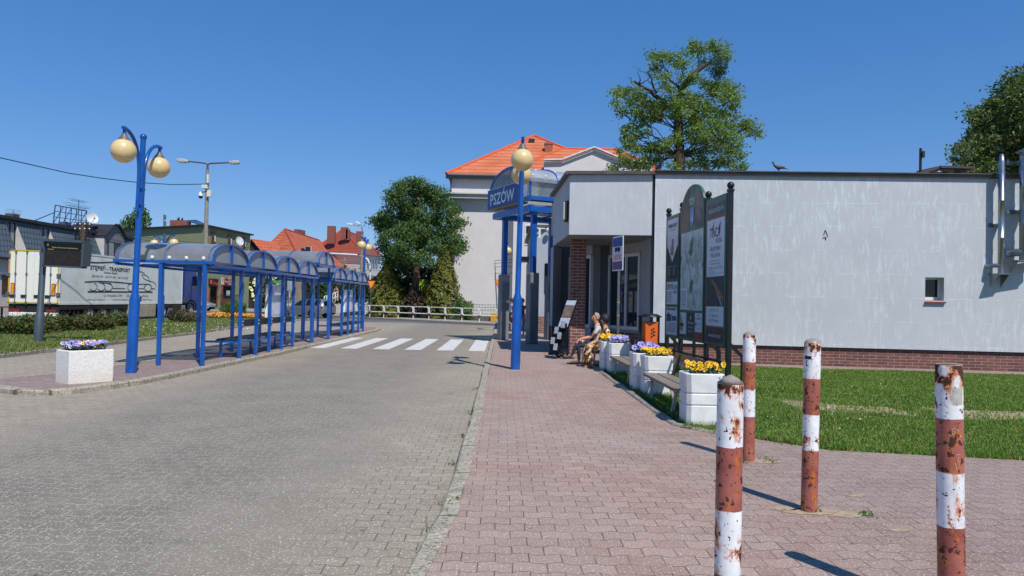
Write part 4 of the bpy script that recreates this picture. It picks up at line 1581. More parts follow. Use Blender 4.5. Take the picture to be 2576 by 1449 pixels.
def bench(label, y0, y1, x=2.36):
    t = thing('bench', label, 'bench', (x + .25, (y0 + y1) / 2, 0), 0, 'plank benches between the planters')
    L = y1 - y0
    for k in range(2):
        mb = MB(); mb.box((-.14 + k * .225, 0, .375), (.205, L, .05)); part('seat_plank', mb, m_plank, t, bev=.008)
    mb = MB(); mb.slab([(.235, -L / 2, .57), (.235, L / 2, .57), (.29, L / 2, .76), (.29, -L / 2, .76)], (-1, 0, .3), .035); part('backrest', mb, m_backp, t, bev=.008)
    for s in (-1, 1):
        yy = s * (L / 2 - .35)
        mb = MB(); mb.bar((-.16, yy, .36), (-.2, yy - s * .1, 0), .045, .045, (0, 1, 0)); part('leg', mb, m_leg, t)
        mb = MB(); mb.bar((.1, yy, .36), (.2, yy, 0), .045, .045, (0, 1, 0)); part('leg', mb, m_leg, t)
        mb = MB(); mb.bar((-.2, yy, .335), (.16, yy, .335), .05, .03); mb.bar((.14, yy, .32), (.29, yy, .74), .05, .03, (0, 1, 0)); part('support', mb, m_bsup, t)
    return t


bench('empty plank bench nearest the camera, between the front planter and the middle pair', 9.62, 11.95)
bench('empty plank bench between the middle and the far pair of planters', 13.2, 15.65)
bench('plank bench on which the couple sits, partly hidden by them', 16.8, 19.0, 2.34)

# ---- litter bin
bx_, by_ = 3.13, 15.2
t = thing('litter_bin', 'bright orange litter bin under a flat black roof on black posts', 'bin', (bx_, by_, 0), R(8))
mb = MB(); mb.box((0, 0, .91), (.27, .27, .52), 0, (1.06, 1.06)); mb.box((0, 0, 1.155), (.3, .3, .03)); part('bucket', mb, mt('orange_plastic', 'd8601a', .45, var=.08), t, bev=.02)
mb = MB(); mb.box((0, 0, .645), (.25, .25, .02)); part('bucket_base', mb, m_dark, t)
for s in (-1, 1):
    mb = MB(); mb.box((s * .2, .03, .64), (.06, .06, 1.28)); part('post', mb, m_dark, t)
mb = MB(); mb.lathe([(.28, 1.27), (.285, 1.28), (.17, 1.335), (.0, 1.345)], 8); part('roof', mb, m_dark, t)
mb = MB()
for k in range(5): mb.box((-.02 + (k % 2) * .05 + .02, -.1475, .86 + k * .035), (.05 if k % 2 else .035, .004, .028))
mb.sphere((.04, -.148, 1.03), .018, 8, 6, (1, .2, 1))
part('tidy_man_mark', mb, m_dark, t)

# ---- bus stop sign
sx_, sy_ = 2.96, 18.3
t = thing('bus_stop_sign', 'galvanised pole carrying a narrow blue, white and purple bus stop plate', 'sign', (sx_, sy_, 0))
mb = MB(); mb.tube([(0, 0, 0), (0, 0, 2.55)], .036, 12); part('pole', mb, m_galv, t)
for z in (1.22, 1.56): mb = MB(); mb.lathe([(.042, z), (.042, z + .03)], 12); part('clamp', mb, mt('yellow_clamp', 'b99d2a', .5), t)
rt = V((.31, -.951, 0)); nn = V((-.951, -.31, 0))
org = V((-.05, -.03, 2.38))
mb = MB(); mb.slab([org - rt * .29, org + rt * .29, org + rt * .29 + V((0, 0, .88)), org - rt * .29 + V((0, 0, .88))], nn, .025); part('plate', mb, mt('sign_white', 'd9dade', .4), t, bev=.01)
fm = MB()
rect(fm, org, rt, V((0, 0, 1)), -.26, .26, .62, .85); fm.cur = 1; rect(fm, org, rt, V((0, 0, 1)), -.26, .26, .03, .24)
part_each('plate_band', fm, [mt('sign_blue2', '23478f', .4), mt('sign_purple', '6d3f78', .4)], t)
fm = MB(); rect(fm, org, rt, V((0, 0, 1)), -.15, .15, .5, .6); rect(fm, org, rt, V((0, 0, 1)), -.11, -.05, .46, .5); rect(fm, org, rt, V((0, 0, 1)), .05, .11, .46, .5); part('bus_symbol', fm, m_dark, t)
fm = MB(); rect(fm, org, rt, V((0, 0, 1)), -.2, .2, .27, .42); part('notice', fm, mt('pink_notice', 'd6a4a0', .6), t)

# ---- passenger information display
q = G(96, 860)
t = thing('information_display', 'dark grey passenger information screen on a tall pole beside the hedge', 'display', (q.x, q.y, 0))
m_dg = mt('display_grey', '4a545c', .45, .2, var=.06)
mb = MB(); mb.lathe([(.135, 0), (.13, .85), (.09, .92), (.088, 3.22), (.08, 3.25), (0, 3.25)], 20); part('pole', mb, m_dg, t)
mb = MB()
x0_, x1_ = .12, 1.33
t.rotation_euler = (0, R(1.7), 0)
mb.slab([(x0_, -.18, 2.33), (x1_, -.18, 2.33), (x1_, -.18, 3.1), (x0_, -.18, 3.1)], (0, -1, 0), .22)
mb.box(((x0_ + x1_) / 2, -.12, 3.14), (x1_ - x0_ + .06, .4, .07))
mb.slab([(x1_ + .002, .1, 2.4), (x1_ + .002, -.3, 2.38), (x1_ + .002, -.3, 3.1), (x1_ + .002, .16, 3.1)], (1, 0, 0), -.06)
mb.box(((x0_ + x1_) / 2, -.2, 2.35), (x1_ - x0_, .06, .05)); mb.box((x0_ + .02, -.2, 2.72), (.04, .06, .76))
part('housing', mb, m_dg, t)
sc = NT('led_screen')
_x, _y, _z = sc.sep()
cc = sc.mix(sc.mapr(sc.noise(9, 3), .3, .7), '1c1611', '2c211a')
cc = sc.mix(sc.math('GREATER_THAN', _z, 2.84), cc, '0a0a0c')
m_screen = sc.out(cc, .25)
mb = MB(); rect(mb, (0, -.183, 0), (1, 0, 0), (0, 0, 1), x0_ + .05, x1_ - .04, 2.38, 3.06); sc_ = part('screen', mb, m_screen, t)
led = NT('led_text'); led.out('c8a848', .5, Emission_Color=(.9, .7, .2, 1), Emission_Strength=.5)
mb = MB(); o_ = V((.76, -.187, 0))
write(mb, 'Pszów Dworzec Autobusowy', V((.76, -.187, 2.915)), (1, 0, 0), (0, 0, 1), .035, width=.78)
write(mb, 'Linia Kierunek', V((.24, -.187, 2.86)), (1, 0, 0), (0, 0, 1), .022, align='L'); write(mb, 'odjazd', V((1.24, -.187, 2.86)), (1, 0, 0), (0, 0, 1), .022, align='L')
part('screen_text', mb, led.m, sc_)
mb = MB(); rect(mb, (0, -.185, 0), (1, 0, 0), (0, 0, 1), .2, .26, 2.97, 3.03); part('screen_mark', mb, m_white, sc_)

# ---- leaflet trolley
q = G(1421, 903)
t = thing('leaflet_trolley', 'black hand trolley with leaning leaflet pockets parked by the brick pillar', 'trolley', (q.x, q.y, 0))
lean = V((.47, .05, 1.42)).normalized(); wdir = V((.34, -.34, 0)).normalized(); nrm = lean.cross(wdir); nrm = nrm if nrm.x < 0 else -nrm
bo = V((-.33, -.02, .1))
mb = MB()
mb.slab([bo - wdir * .19, bo + wdir * .19, bo + wdir * .19 + lean * 1.58, bo - wdir * .19 + lean * 1.58], nrm, .03)
part('rack', mb, m_dark, t)
m_leaf = NT('leaflet'); m_leaf = m_leaf.out(m_leaf.mix(m_leaf.mapr(m_leaf.noise(40, 3, .7), .45, .6), 'e0e4e8', '8d9ab0'), .5)
for h, s in ((.1, 1), (.27, -1), (.42, 1), (.57, -1), (.74, 1)):
    c = bo + lean * h + wdir * (.085 * s) + nrm * .07
    mb = MB(); mb.slab([c - wdir * .085, c + wdir * .085, c + wdir * .085 + lean * .16 + nrm * .05, c - wdir * .085 + lean * .16 + nrm * .05], nrm, .06); part('pocket', mb, m_dark, t)
    mb = MB(); c2 = c + nrm * .018 + lean * .03; mb.slab([c2 - wdir * .07, c2 + wdir * .07, c2 + wdir * .07 + lean * .18 + nrm * .055, c2 - wdir * .07 + lean * .18 + nrm * .055], nrm, .004); part('leaflet', mb, m_leaf, t)
mb = MB()
for a, b in ((.82, 1.08), (1.44, 1.58)):
    rect(mb, bo, wdir * (1 if wdir.cross(lean).dot(nrm) > 0 else -1), lean, -.17, .17, a, b, .004)
part_each('poster', mb, m_leaf, t)
mb = MB(); rect(mb, bo, wdir * (1 if wdir.cross(lean).dot(nrm) > 0 else -1), lean, -.17, .17, 1.1, 1.43, .004); part('picture', mb, mt('brown_picture', '7b6a58', .5, var=.5, vs=7), t)
mb = MB(); mb.tube([(-.1, .05, .1), (.05, .1, .4), (.06, .12, 1.1)], .018, 8); mb.tube([(-.35, -.15, .02), (-.32, -.1, .12), (0, 0, .14)], .016, 8); mb.box((-.12, .1, .5), (.24, .25, .3)); part('frame', mb, m_dark, t)
for s in (0, 1):
    c = V((.0 - s * .14, s * .36, .1))
    mb = MB(); ax = V((.25, -.97, 0)).normalized()
    up_ = V((0, 0, 1)); sd_ = ax.cross(up_)
    prof = [(.045, -.02), (.085, -.028), (.1, -.02), (.1, .02), (.085, .028), (.045, .02)]
    n = 20; vs = []; fs = []
    for r_, o_ in prof:
        for k in range(n): vs.append(c + ax * o_ + (up_ * math.sin(2 * PI * k / n) + sd_ * math.cos(2 * PI * k / n)) * r_)
    for i in range(len(prof)):
        i2 = (i + 1) % len(prof)
        for k in range(n): fs.append((i * n + k, i * n + (k + 1) % n, i2 * n + (k + 1) % n, i2 * n + k))
    mb.add(vs, fs, True); wh = part('wheel', mb, m_dark, t)
    mb = MB()
    for k in range(5): mb.bar(c, c + (up_ * math.sin(k * 1.256) + sd_ * math.cos(k * 1.256)) * .05, .012, .012)
    part('hub', mb, m_galv, wh)
# ================================================================== TOWN NOTICE BOARD (three panels)
def bd_pt(Y): return V((4.6 - .0698 * (Y - 14.5), Y, 0))


t = thing('town_notice_board', 'tall dark green three-panel town map and advertisement board on black posts', 'notice board', tuple(bd_pt(16.5)))
ys = [14.5, 15.77, 17.55, 18.68]
post = [bd_pt(y) for y in ys]
along = (post[0] - post[3]).normalized()     # reads left (far) to right (near)
bn = V((-along.y, along.x, 0))
if bn.x > 0: bn = -bn
UP = V((0, 0, 1))
m_bgreen = mt('board_green', '2a6450', .4, var=.08)
m_post = mt('board_post', '1c1f22', .4, .2)
m_bw = mt('board_white', 'd3d8e2', .45, var=.04)
m_bnavy = mt('board_navy', '222a3a', .4)
m_bdk = mt('board_ink', '2a2f3d', .5)
m_bor = mt('board_orange', 'a85a30', .5)
m_bred = mt('board_red', 'a03a34', .5)
for p in post:
    mb = MB(); mb.box((p.x, p.y, 1.95), (.1, .1, 3.9), .07); pp = part('post', mb, m_post, t, True, bev=.01)
    mb = MB(); mb.box((p.x, p.y, 3.9), (.125, .125, .05)); mb.sphere((p.x, p.y, 4.0), .075, 16, 12); part('ball', mb, m_post, pp, True)
for p, q in zip(post, post[1:]):
    mb = MB(); c = p.lerp(q, .5) - bn * .03; mb.box((c.x, c.y, .4), (.06, .07, .8)); mb.bar(p + UP * .38, q + UP * .38, .05, .05); part('cross_rail', mb, m_post, t, True)
for p in (post[0], post[3], post[1]):
    mb = MB(); a = p - bn * .02; mb.bar(a + UP * .78, a - bn * .28 + UP * .5, .06, .06); mb.bar(a - bn * .28 + UP * .54, a - bn * .28, .06, .06); part('brace', mb, m_post, t, True)
FR = bn * .06


def panel(a, b):
    """left and right foot of a panel, on its face"""
    return a + along * .06 + FR, b - along * .06 + FR


def paintp(o, W, items):
    pass


# ---- right panel (near): fish shop
a, b = panel(post[1], post[0]); W = (b - a).length
z0, z1 = .70, 3.86
mb = MB(); mb.slab([a + UP * z0, b + UP * z0, b + UP * z1, a + UP * z1], bn, .06); pr = part('panel', mb, m_bgreen, t, True, bev=.006)
f = MB(); rect(f, a, along, UP, .07, W - .07, .76, 1.08); rect(f, a, along, UP, .07, W - .07, 3.42, 3.72); part_each('navy_band', f, m_bnavy, pr, True)
f = MB(); rect(f, a, along, UP, .07, W - .07, 1.08, 1.11); rect(f, a, along, UP, .07, W - .07, 3.385, 3.42); part_each('orange_stripe', f, m_bor, pr, True)
f = MB(); rect(f, a, along, UP, .07, W - .07, 1.11, 1.52); rect(f, a, along, UP, .07, W - .07, 2.16, 3.385); part_each('white_sheet', f, m_bw, pr, True)
ph = NT('fish_counter_photo')
_x, _y, _z = ph.sep()
_n = ph.noise(9, 4, .7)
cc = ph.mix(ph.mapr(_n, .3, .7), '1c1d24', '3a3f4c')
cc = ph.mix(ph.mapr(ph.noise(26, 3, .7), .5, .62, 0, ph.mapr(ph.math('ABSOLUTE', ph.math('SUBTRACT', ph.math('ADD', _z, ph.math('MULTIPLY', _y, 0.55)), 10.35)), .0, .3, 1, 0)), cc, 'b7a497')
m_fish = ph.out(cc, .45)
f = MB(); rect(f, a, along, UP, .07, W - .07, 1.52, 2.16); pf = part('photo', f, m_fish, pr, True)
f = MB()
s_ = along
# diagonal counter edge of the photo
o = a + bn * .005
f.quad(o + s_ * .45 + UP * 2.05, o + s_ * .52 + UP * 2.07, o + s_ * (W - .12) + UP * 1.53, o + s_ * (W - .2) + UP * 1.53)
part('photo_counter', f, mt('counter_steel', '8d929c', .4), pf, True)
f = MB(); f.quad(o + bn * .001 + s_ * .3 + UP * 2.1, o + bn * .001 + s_ * .42 + UP * 2.12, o + bn * .001 + s_ * (W - .1) + UP * 1.75, o + bn * .001 + s_ * (W - .1) + UP * 1.58)
fi = NT('fish_display'); fi = fi.out(fi.mix(fi.mapr(fi.noise(30, 3, .7), .42, .62), '2d2620', 'c08a70'), .5)
part('photo_fish', f, fi, pf, True)
c = a + along * (W / 2)
f = MB(); write(f, 'CAŁOROCZNA SPRZEDAŻ RYB', c + UP * 3.535, along, UP, .085, W * .76); write(f, 'www.tincanova.pl', c + UP * .87, along, UP, .09, W * .6); part('lettering', f, m_bw, pr, True)
f = MB()
write(f, 'TINCA', c + UP * 3.0 - along * .04, along, UP, .2, .6, bold=.02); write(f, 'NOVA', c + UP * 2.86 + along * .2, along, UP, .11, .34, bold=.01)
# fish fins of the logo
o = a + bn * .006
for (x, z_), (x2, z2), (x3, z3) in (((.36, 3.18), (.5, 3.33), (.44, 3.16)), ((.74, 3.17), (.86, 3.32), (.84, 3.06))):
    f.poly([o + along * x + UP * z_, o + along * x3 + UP * z3, o + along * x2 + UP * z2])
for tx, zz, ww, hh in (('SKLEP RYBNY', 2.71, .62, .085), ('TINCA NOVA', 2.57, .56, .085)): write(f, tx, c + UP * zz, along, UP, hh, ww, bold=.012)
write(f, 'oferujemy szeroki asortyment:', c + UP * 2.42, along, UP, .035, .6)
for i, tx in enumerate(('RYB MORSKICH MROŻONYCH, PANIEROWANYCH', 'RYB ŚWIEŻYCH SŁODKOWODNYCH', 'RYB ŻYWYCH', 'OWOCÓW MORZA', 'SAŁATEK, RYB SPREPAROWANYCH, KONSERW', 'RYB WĘDZONYCH')):
    write(f, '✓', a + along * .12 + UP * (2.35 - i * .033 * 1.0), along, UP, .028, align='L'); write(f, tx, a + along * .2 + UP * (2.35 - i * .033), along, UP, .018, min(.8, .03 * len(tx)), align='L')
for i, tx in enumerate(('tel. 32 453 21 47', 'ul. Żużlowa 55 i', '44-370 Pszów')): write(f, tx, c + UP * (1.41 - i * .11) - along * .04, along, UP, .07, .55)
part('ink', f, m_bdk, pr, True)
f = MB(); write(f, 'CAŁOROCZNA SPRZEDAŻ RYB', c + UP * 2.48, along, UP, .035, .6); part('orange_ink', f, m_bor, pr, True)

# ---- centre panel: town map under an arch
a, b = panel(post[2], post[1]); W = (b - a).length
c = a + along * (W / 2)
ap = [a + UP * z0, b + UP * z0, b + UP * 3.62]
for i in range(1, 16): ap.append(c + along * (W / 2 * math.cos(PI * i / 16)) + UP * (3.62 + .74 * math.sin(PI * i / 16) ** .85))
ap.append(a + UP * 3.62)
mb = MB(); mb.slab(ap, bn, .06); pc = part('panel', mb, m_bgreen, t, True)
# two photographs in the arch
for sx, nm, c1_, c2_ in ((-1, 'photo', '3a2c2a', '7d5f4c'), (1, 'photo', '2b3550', '8c7460')):
    pts = []
    for i in range(9):
        th = math.acos(min(1, .24)) * i / 8
        x = W / 2 * .97 * math.cos(th)
        pts.append((x, 3.6 + .70 * math.sin(th) ** .85))
    pts = [(W / 2 * .97, 3.32)] + pts + [(W / 2 * .97 * .24, 3.32)]
    f = MB(); q = [c + along * (sx * x) + UP * z_ + bn * .004 for x, z_ in pts]
    if sx < 0: q.reverse()
    f.poly(q)
    n_ = NT('arch_photo'); _x, _y, _z = n_.sep()
    part(nm, f, n_.out(n_.mix(n_.mapr(n_.math('ADD', n_.noise(5, 4, .7), n_.math('MULTIPLY', n_.math('SUBTRACT', _z, 3.7), .4 * sx)), .35, .7), c1_, c2_), .45), pc, True)
f = MB(); write(f, 'PSZÓW', c + UP * 3.9, along, UP, .15, W * .22, bold=.02, lift=.008); part('lettering', f, m_bw, pc, True)
f = MB(); o = c + bn * .008
sh = [(-.15, 3.82), (.15, 3.82), (.15, 3.55), (.1, 3.43), (0, 3.37), (-.1, 3.43), (-.15, 3.55)]
f.poly([o + along * x + UP * z_ for x, z_ in reversed(sh)]); part('crest', f, mt('crest_blue', '3f7fc4', .4), pc, True)
f = MB(); o = c + bn * .012
for x0_, x1_, zz0, zz1 in ((.0, .1, 3.48, 3.6), (.03, .07, 3.6, 3.68), (-.09, -.06, 3.5, 3.72)): f.quad(o + along * x0_ + UP * zz0, o + along * x1_ + UP * zz0, o + along * x1_ + UP * zz1, o + along * x0_ + UP * zz1)
part('crest_tower', f, m_bw, pc, True)
mp = NT('town_map')
cc = mp.mix(mp.mapr(mp.noise(2.2, 3, .6), .5, .6), 'cbd2d6', 'a3b8a8')
vd = mp.voro(5, feature='DISTANCE_TO_EDGE')
cc = mp.mix(mp.mapr(vd, .015, .03, .7, 0), cc, '7d7f88')
vd = mp.voro(14, feature='DISTANCE_TO_EDGE')
cc = mp.mix(mp.math('MULTIPLY', mp.mapr(vd, .02, .05, .6, 0), mp.mapr(mp.noise(1.3), .45, .6)), cc, '8d8f8d')
cc = mp.mix(mp.mapr(mp.noise(1.7, 2, vec=mp.vmath('ADD', mp.pos, (4, 2, 1))), .62, .64), cc, '55785e')
m_map = mp.out(cc, .4)
f = MB(); rect(f, a, along, UP, .06, W - .06, 1.42, 3.27); pm_ = part('map_sheet', f, m_map, pc, True)
f = MB(); pts = [(.3, 3.0), (.45, 2.75), (.7, 2.4), (.82, 2.1), (.95, 1.8), (1.1, 1.45)]
for p, q in zip(pts, pts[1:]): f.bar(a + along * p[0] + UP * p[1] + bn * .005, a + along * q[0] + UP * q[1] + bn * .005, .02, .004, bn)
part('map_road', f, mt('map_road', '9a6a72', .5), pm_, True)
f = MB()
for k in range(3):
    for i in range(14):
        zz = 3.1 - i * .045; w_ = random.uniform(.06, .15); x_ = W - .62 + k * .19
        rect(f, a, along, UP, x_, x_ + w_, zz, zz + .016, .006)
for i in range(9): rect(f, a, along, UP, .12, .5, 1.5 + i * .045, 1.515 + i * .045, .009)
part('map_legend', f, mt('map_ink', '767c88', .5), pm_, True)
f = MB(); rect(f, a, along, UP, .09, .58, 1.45, 1.95, .0055); part('legend_box', f, m_bw, pm_, True)
f = MB(); write(f, 'PSZÓW', a + along * (W - .35) + UP * 1.78, along, UP, .09, .38); part('map_title', f, mt('map_blue', '35508a', .5), pm_, True)
ww = (W - .12 - .16) / 3
for i, (nm, bgm) in enumerate((('advert', m_bw), ('advert', m_bnavy), ('advert', m_bw))):
    x_ = .06 + i * (ww + .08)
    f = MB(); rect(f, a, along, UP, x_, x_ + ww, .78, 1.36); ad = part(nm, f, bgm, pc, True)
    oc = a + along * (x_ + ww / 2)
    if i == 0:
        f = MB(); o = a + bn * .006 + along * x_
        f.poly([o + UP * .95, o + along * .2 + UP * .9, o + along * .24 + UP * 1.08, o + along * .05 + UP * 1.33, o + UP * 1.33]); part('advert_picture', f, mt('beige_machine', 'a5937a', .6, var=.4, vs=9), ad, True)
        f = MB(); rect(f, a, along, UP, x_, x_ + ww, .78, .84, .006); rect(f, a, along, UP, x_, x_ + .28, 1.03, 1.1, .009); part('advert_band', f, mt('dark_red', '4a2424', .5), ad, True)
    elif i == 1:
        f = MB(); write(f, 'DC Dental', oc + UP * 1.1, along, UP, .06, ww * .8, bold=.01); write(f, 'STOMATOLOGIA', oc + UP * 1.0, along, UP, .04, ww * .8); write(f, '32 729 12 34', oc + UP * .9, along, UP, .05, ww * .7)
        f.sphere(oc + UP * 1.25 + bn * .002, .035, 10, 6, (.2, 1, 1.4)); part('lettering', f, m_bw, ad, True)
    else:
        f = MB(); write(f, 'BIURO', oc + UP * 1.28, along, UP, .05, ww * .4, bold=.02); write(f, 'RACHUNKOWE', oc + UP * 1.21, along, UP, .05, ww * .8, bold=.02); rect(f, a, along, UP, x_, x_ + ww, .78, .93, .006); rect(f, a, along, UP, x_ + .04, x_ + .11, 1.06, 1.15, .006)
        part('red_ink', f, m_bred, ad, True)
        f = MB(); write(f, 'B. FORMAT S.C.', oc + UP * 1.1 + along * .05, along, UP, .035, ww * .55); write(f, 'rozliczenia', oc + UP * 1.0, along, UP, .03, ww * .4); part('ink', f, m_bdk, ad, True)

# ---- left panel (far): currency exchange, optician, car service
a, b = panel(post[3], post[2]); W = (b - a).length
c = a + along * (W / 2)
z1 = 3.82
mb = MB(); mb.slab([a + UP * z0, b + UP * z0, b + UP * z1, a + UP * z1], bn, .06); pl_ = part('panel', mb, m_bgreen, t, True, bev=.006)
f = MB(); rect(f, a, along, UP, .06, W - .06, 2.2, 3.72); part('dark_sheet', f, mt('board_teal', '23373a', .45), pl_, True)
f = MB(); o = a + bn * .006
f.poly([o + along * .06 + UP * 3.72, o + along * .06 + UP * 3.05, o + along * (W / 2) + UP * 2.62, o + along * (W - .06) + UP * 3.05, o + along * (W - .06) + UP * 3.72])
rect(f, a, along, UP, .06, W - .06, 1.55, 2.12); rect(f, a, along, UP, .06, W - .06, .78, 1.48); part_each('white_sheet', f, m_bw, pl_, True)
f = MB()
write(f, 'WYMIANA WALUT', c + UP * 3.5, along, UP, .1, W * .72, bold=.015, lift=.01); write(f, 'EXCHANGE OFFICE', c + UP * 3.42, along, UP, .04, W * .45, lift=.01)
write(f, 'OPTYK', c + UP * 1.93 - along * .12, along, UP, .13, W * .52, lift=.01); f.tube([c + UP * (1.93 + .1 * math.sin(k)) + along * (.33 + .08 * math.cos(k)) + bn * .01 for k in (0, .8, 1.6, 2.4, 3.2, 4, 4.8, 5.6)], .008, 5)
for i, tx in enumerate(('PROFESJONALNE BADANIE WZROKU', 'SOCZEWKI', 'OKULARY', 'OPRAWY', 'NAPRAWY')): write(f, tx, a + along * .1 + UP * (1.84 - i * .055), along, UP, .03, W * (.4 if i else .8), align='L', lift=.01)
write(f, 'MECHANIK', c + UP * 1.4, along, UP, .06, W * .7, bold=.02, lift=.01)
for i, tx in enumerate(('• MECHANIKA • DIAGNOSTYKA', '• ELEKTROMECHANIKA', '• REGENERACJA HYDRAULIKI', '• NAPRAWA SKRZYŃ')): write(f, tx, c + UP * (1.06 - i * .045), along, UP, .026, W * .75, lift=.01)
part('ink', f, m_bdk, pl_, True)
f = MB(); o = a + bn * .0065
for x0_, x1_, q0_, q1_ in ((.1, .5, 1.12, 1.3), (.55, W - .1, 1.14, 1.26), (.2, .3, 1.12, 1.35)): f.quad(o + along * x0_ + UP * q0_, o + along * x1_ + UP * q0_, o + along * x1_ + UP * q1_, o + along * x0_ + UP * q1_)
part_each('photo', f, mt('garage_photo', '3f4a5e', .5, var=.5, vs=12), pl_, True)
f = MB(); write(f, 'kom. 512 10 40 11', c + UP * .86, along, UP, .05, W * .7, bold=.01, lift=.01); part('red_ink', f, m_bred, pl_, True)
f = MB(); f.tube([c + UP * 3.2 + bn * .012 + along * .06, c + UP * 3.05 + bn * .012 + along * .04, c + UP * 2.8 + bn * .012 + along * .04], [.03, .035, .07], 8); part('picture', f, mt('skin_tan', 'a88a78', .6), pl_, True)
f = MB()
for k in range(2):
    for i in range(5): rect(f, a, along, UP, .14 + k * W * .42, .14 + k * W * .42 + random.uniform(.15, .35), 2.3 + i * .05, 2.322 + i * .05, .008)
part('small_print', f, mt('grey_print', '7d8a8e', .5), pl_, True)
# ================================================================== GREENERY
rng = np.random.default_rng(5)


def leaf_mat(name, a, b, dry=None, rough=.55, trans=.25):
    t = NT(name)
    gi = t.n('ShaderNodeNewGeometry')
    n = t.noise(.9, 4, .65)
    r = gi.outputs['Random Per Island']
    c = t.mix(t.mapr(n, .35, .65), a, b)
    c = t.mix(t.math('MULTIPLY', r, .55), c, tuple(q * 1.7 for q in lin(b)))
    if dry: c = t.mix(t.mapr(r, .8, .82), c, dry)
    t.out(c, rough, Specular_IOR_Level=.35)
    tl = t.n('ShaderNodeBsdfTranslucent')
    t.set(tl.inputs[0], t.mix(.5, c, (.25, .4, .03)))
    mx = t.n('ShaderNodeMixShader'); mx.inputs[0].default_value = trans
    t.t.links.new(t.b.outputs[0], mx.inputs[1]); t.t.links.new(tl.outputs[0], mx.inputs[2])
    t.t.links.new(mx.outputs[0], t.t.nodes['Material Output'].inputs['Surface'])
    return t.m


def leaf_mesh(name, pts, size, mat, nrm=None, aspect=.6, flat=.5):
    """one folded leaf (two triangles sharing the midrib, as a quad) at every point"""
    n = len(pts)
    d = rng.normal(size=(n, 3)); d /= np.linalg.norm(d, axis=1)[:, None]
    if nrm is None: nrm = np.tile([0, 0, 1.], (n, 1))
    nn = nrm * flat + rng.normal(size=(n, 3)) * .55
    nn /= np.linalg.norm(nn, axis=1)[:, None]
    d = d - nn * (d * nn).sum(1)[:, None]; d /= np.linalg.norm(d, axis=1)[:, None] + 1e-9
    e = np.cross(nn, d)
    s = (size * rng.uniform(.6, 1.35, n))[:, None]
    a = pts - d * s * .5
    b = pts + e * s * aspect * .5 + nn * s * .12
    c = pts + d * s * .5
    f = pts - e * s * aspect * .5 + nn * s * .12
    v = np.stack([a, b, c, f], 1).reshape(-1, 3)
    return mesh_np(name, v, np.arange(4 * n).reshape(-1, 4), mat)


def clump_pts(c, r, n, shell=.55):
    """points in a lumpy ellipsoid, denser to the outside"""
    d = rng.normal(size=(n, 3)); d /= np.linalg.norm(d, axis=1)[:, None]
    u = rng.uniform(shell ** 3, 1, n) ** (1 / 3)
    lump = 1 + .22 * np.sin(d[:, 0] * 5 + c[0]) * np.cos(d[:, 2] * 4 + c[1])
    return np.array(c) + d * (u * lump)[:, None] * np.array(r), d


def limb(mb, a, b, r0_, r1_, wob=.08, n=5, seg=7):
    a, b = V(a), V(b)
    L = (b - a).length
    pts = []
    for i in range(n + 1):
        f = i / n
        p = a.lerp(b, f)
        if 0 < i < n: p += V((random.uniform(-1, 1), random.uniform(-1, 1), random.uniform(-.4, .4))) * L * wob
        pts.append(p)
    mb.tube(pts, [r0_ + (r1_ - r0_) * i / n for i in range(n + 1)], seg, False)
    return pts


m_bark = NT('bark')
_t = m_bark
_n = _t.noise(1, 5, .7, vec=_t.scale(9, 9, 1.5))
_t.bump(_n, .7, .03)
m_bark = _t.out(_t.mix(_t.mapr(_n, .3, .7), '2d251f', '57493d'), .9)


def put(o, mesh_name, me, parent): return obj(mesh_name, me, parent)


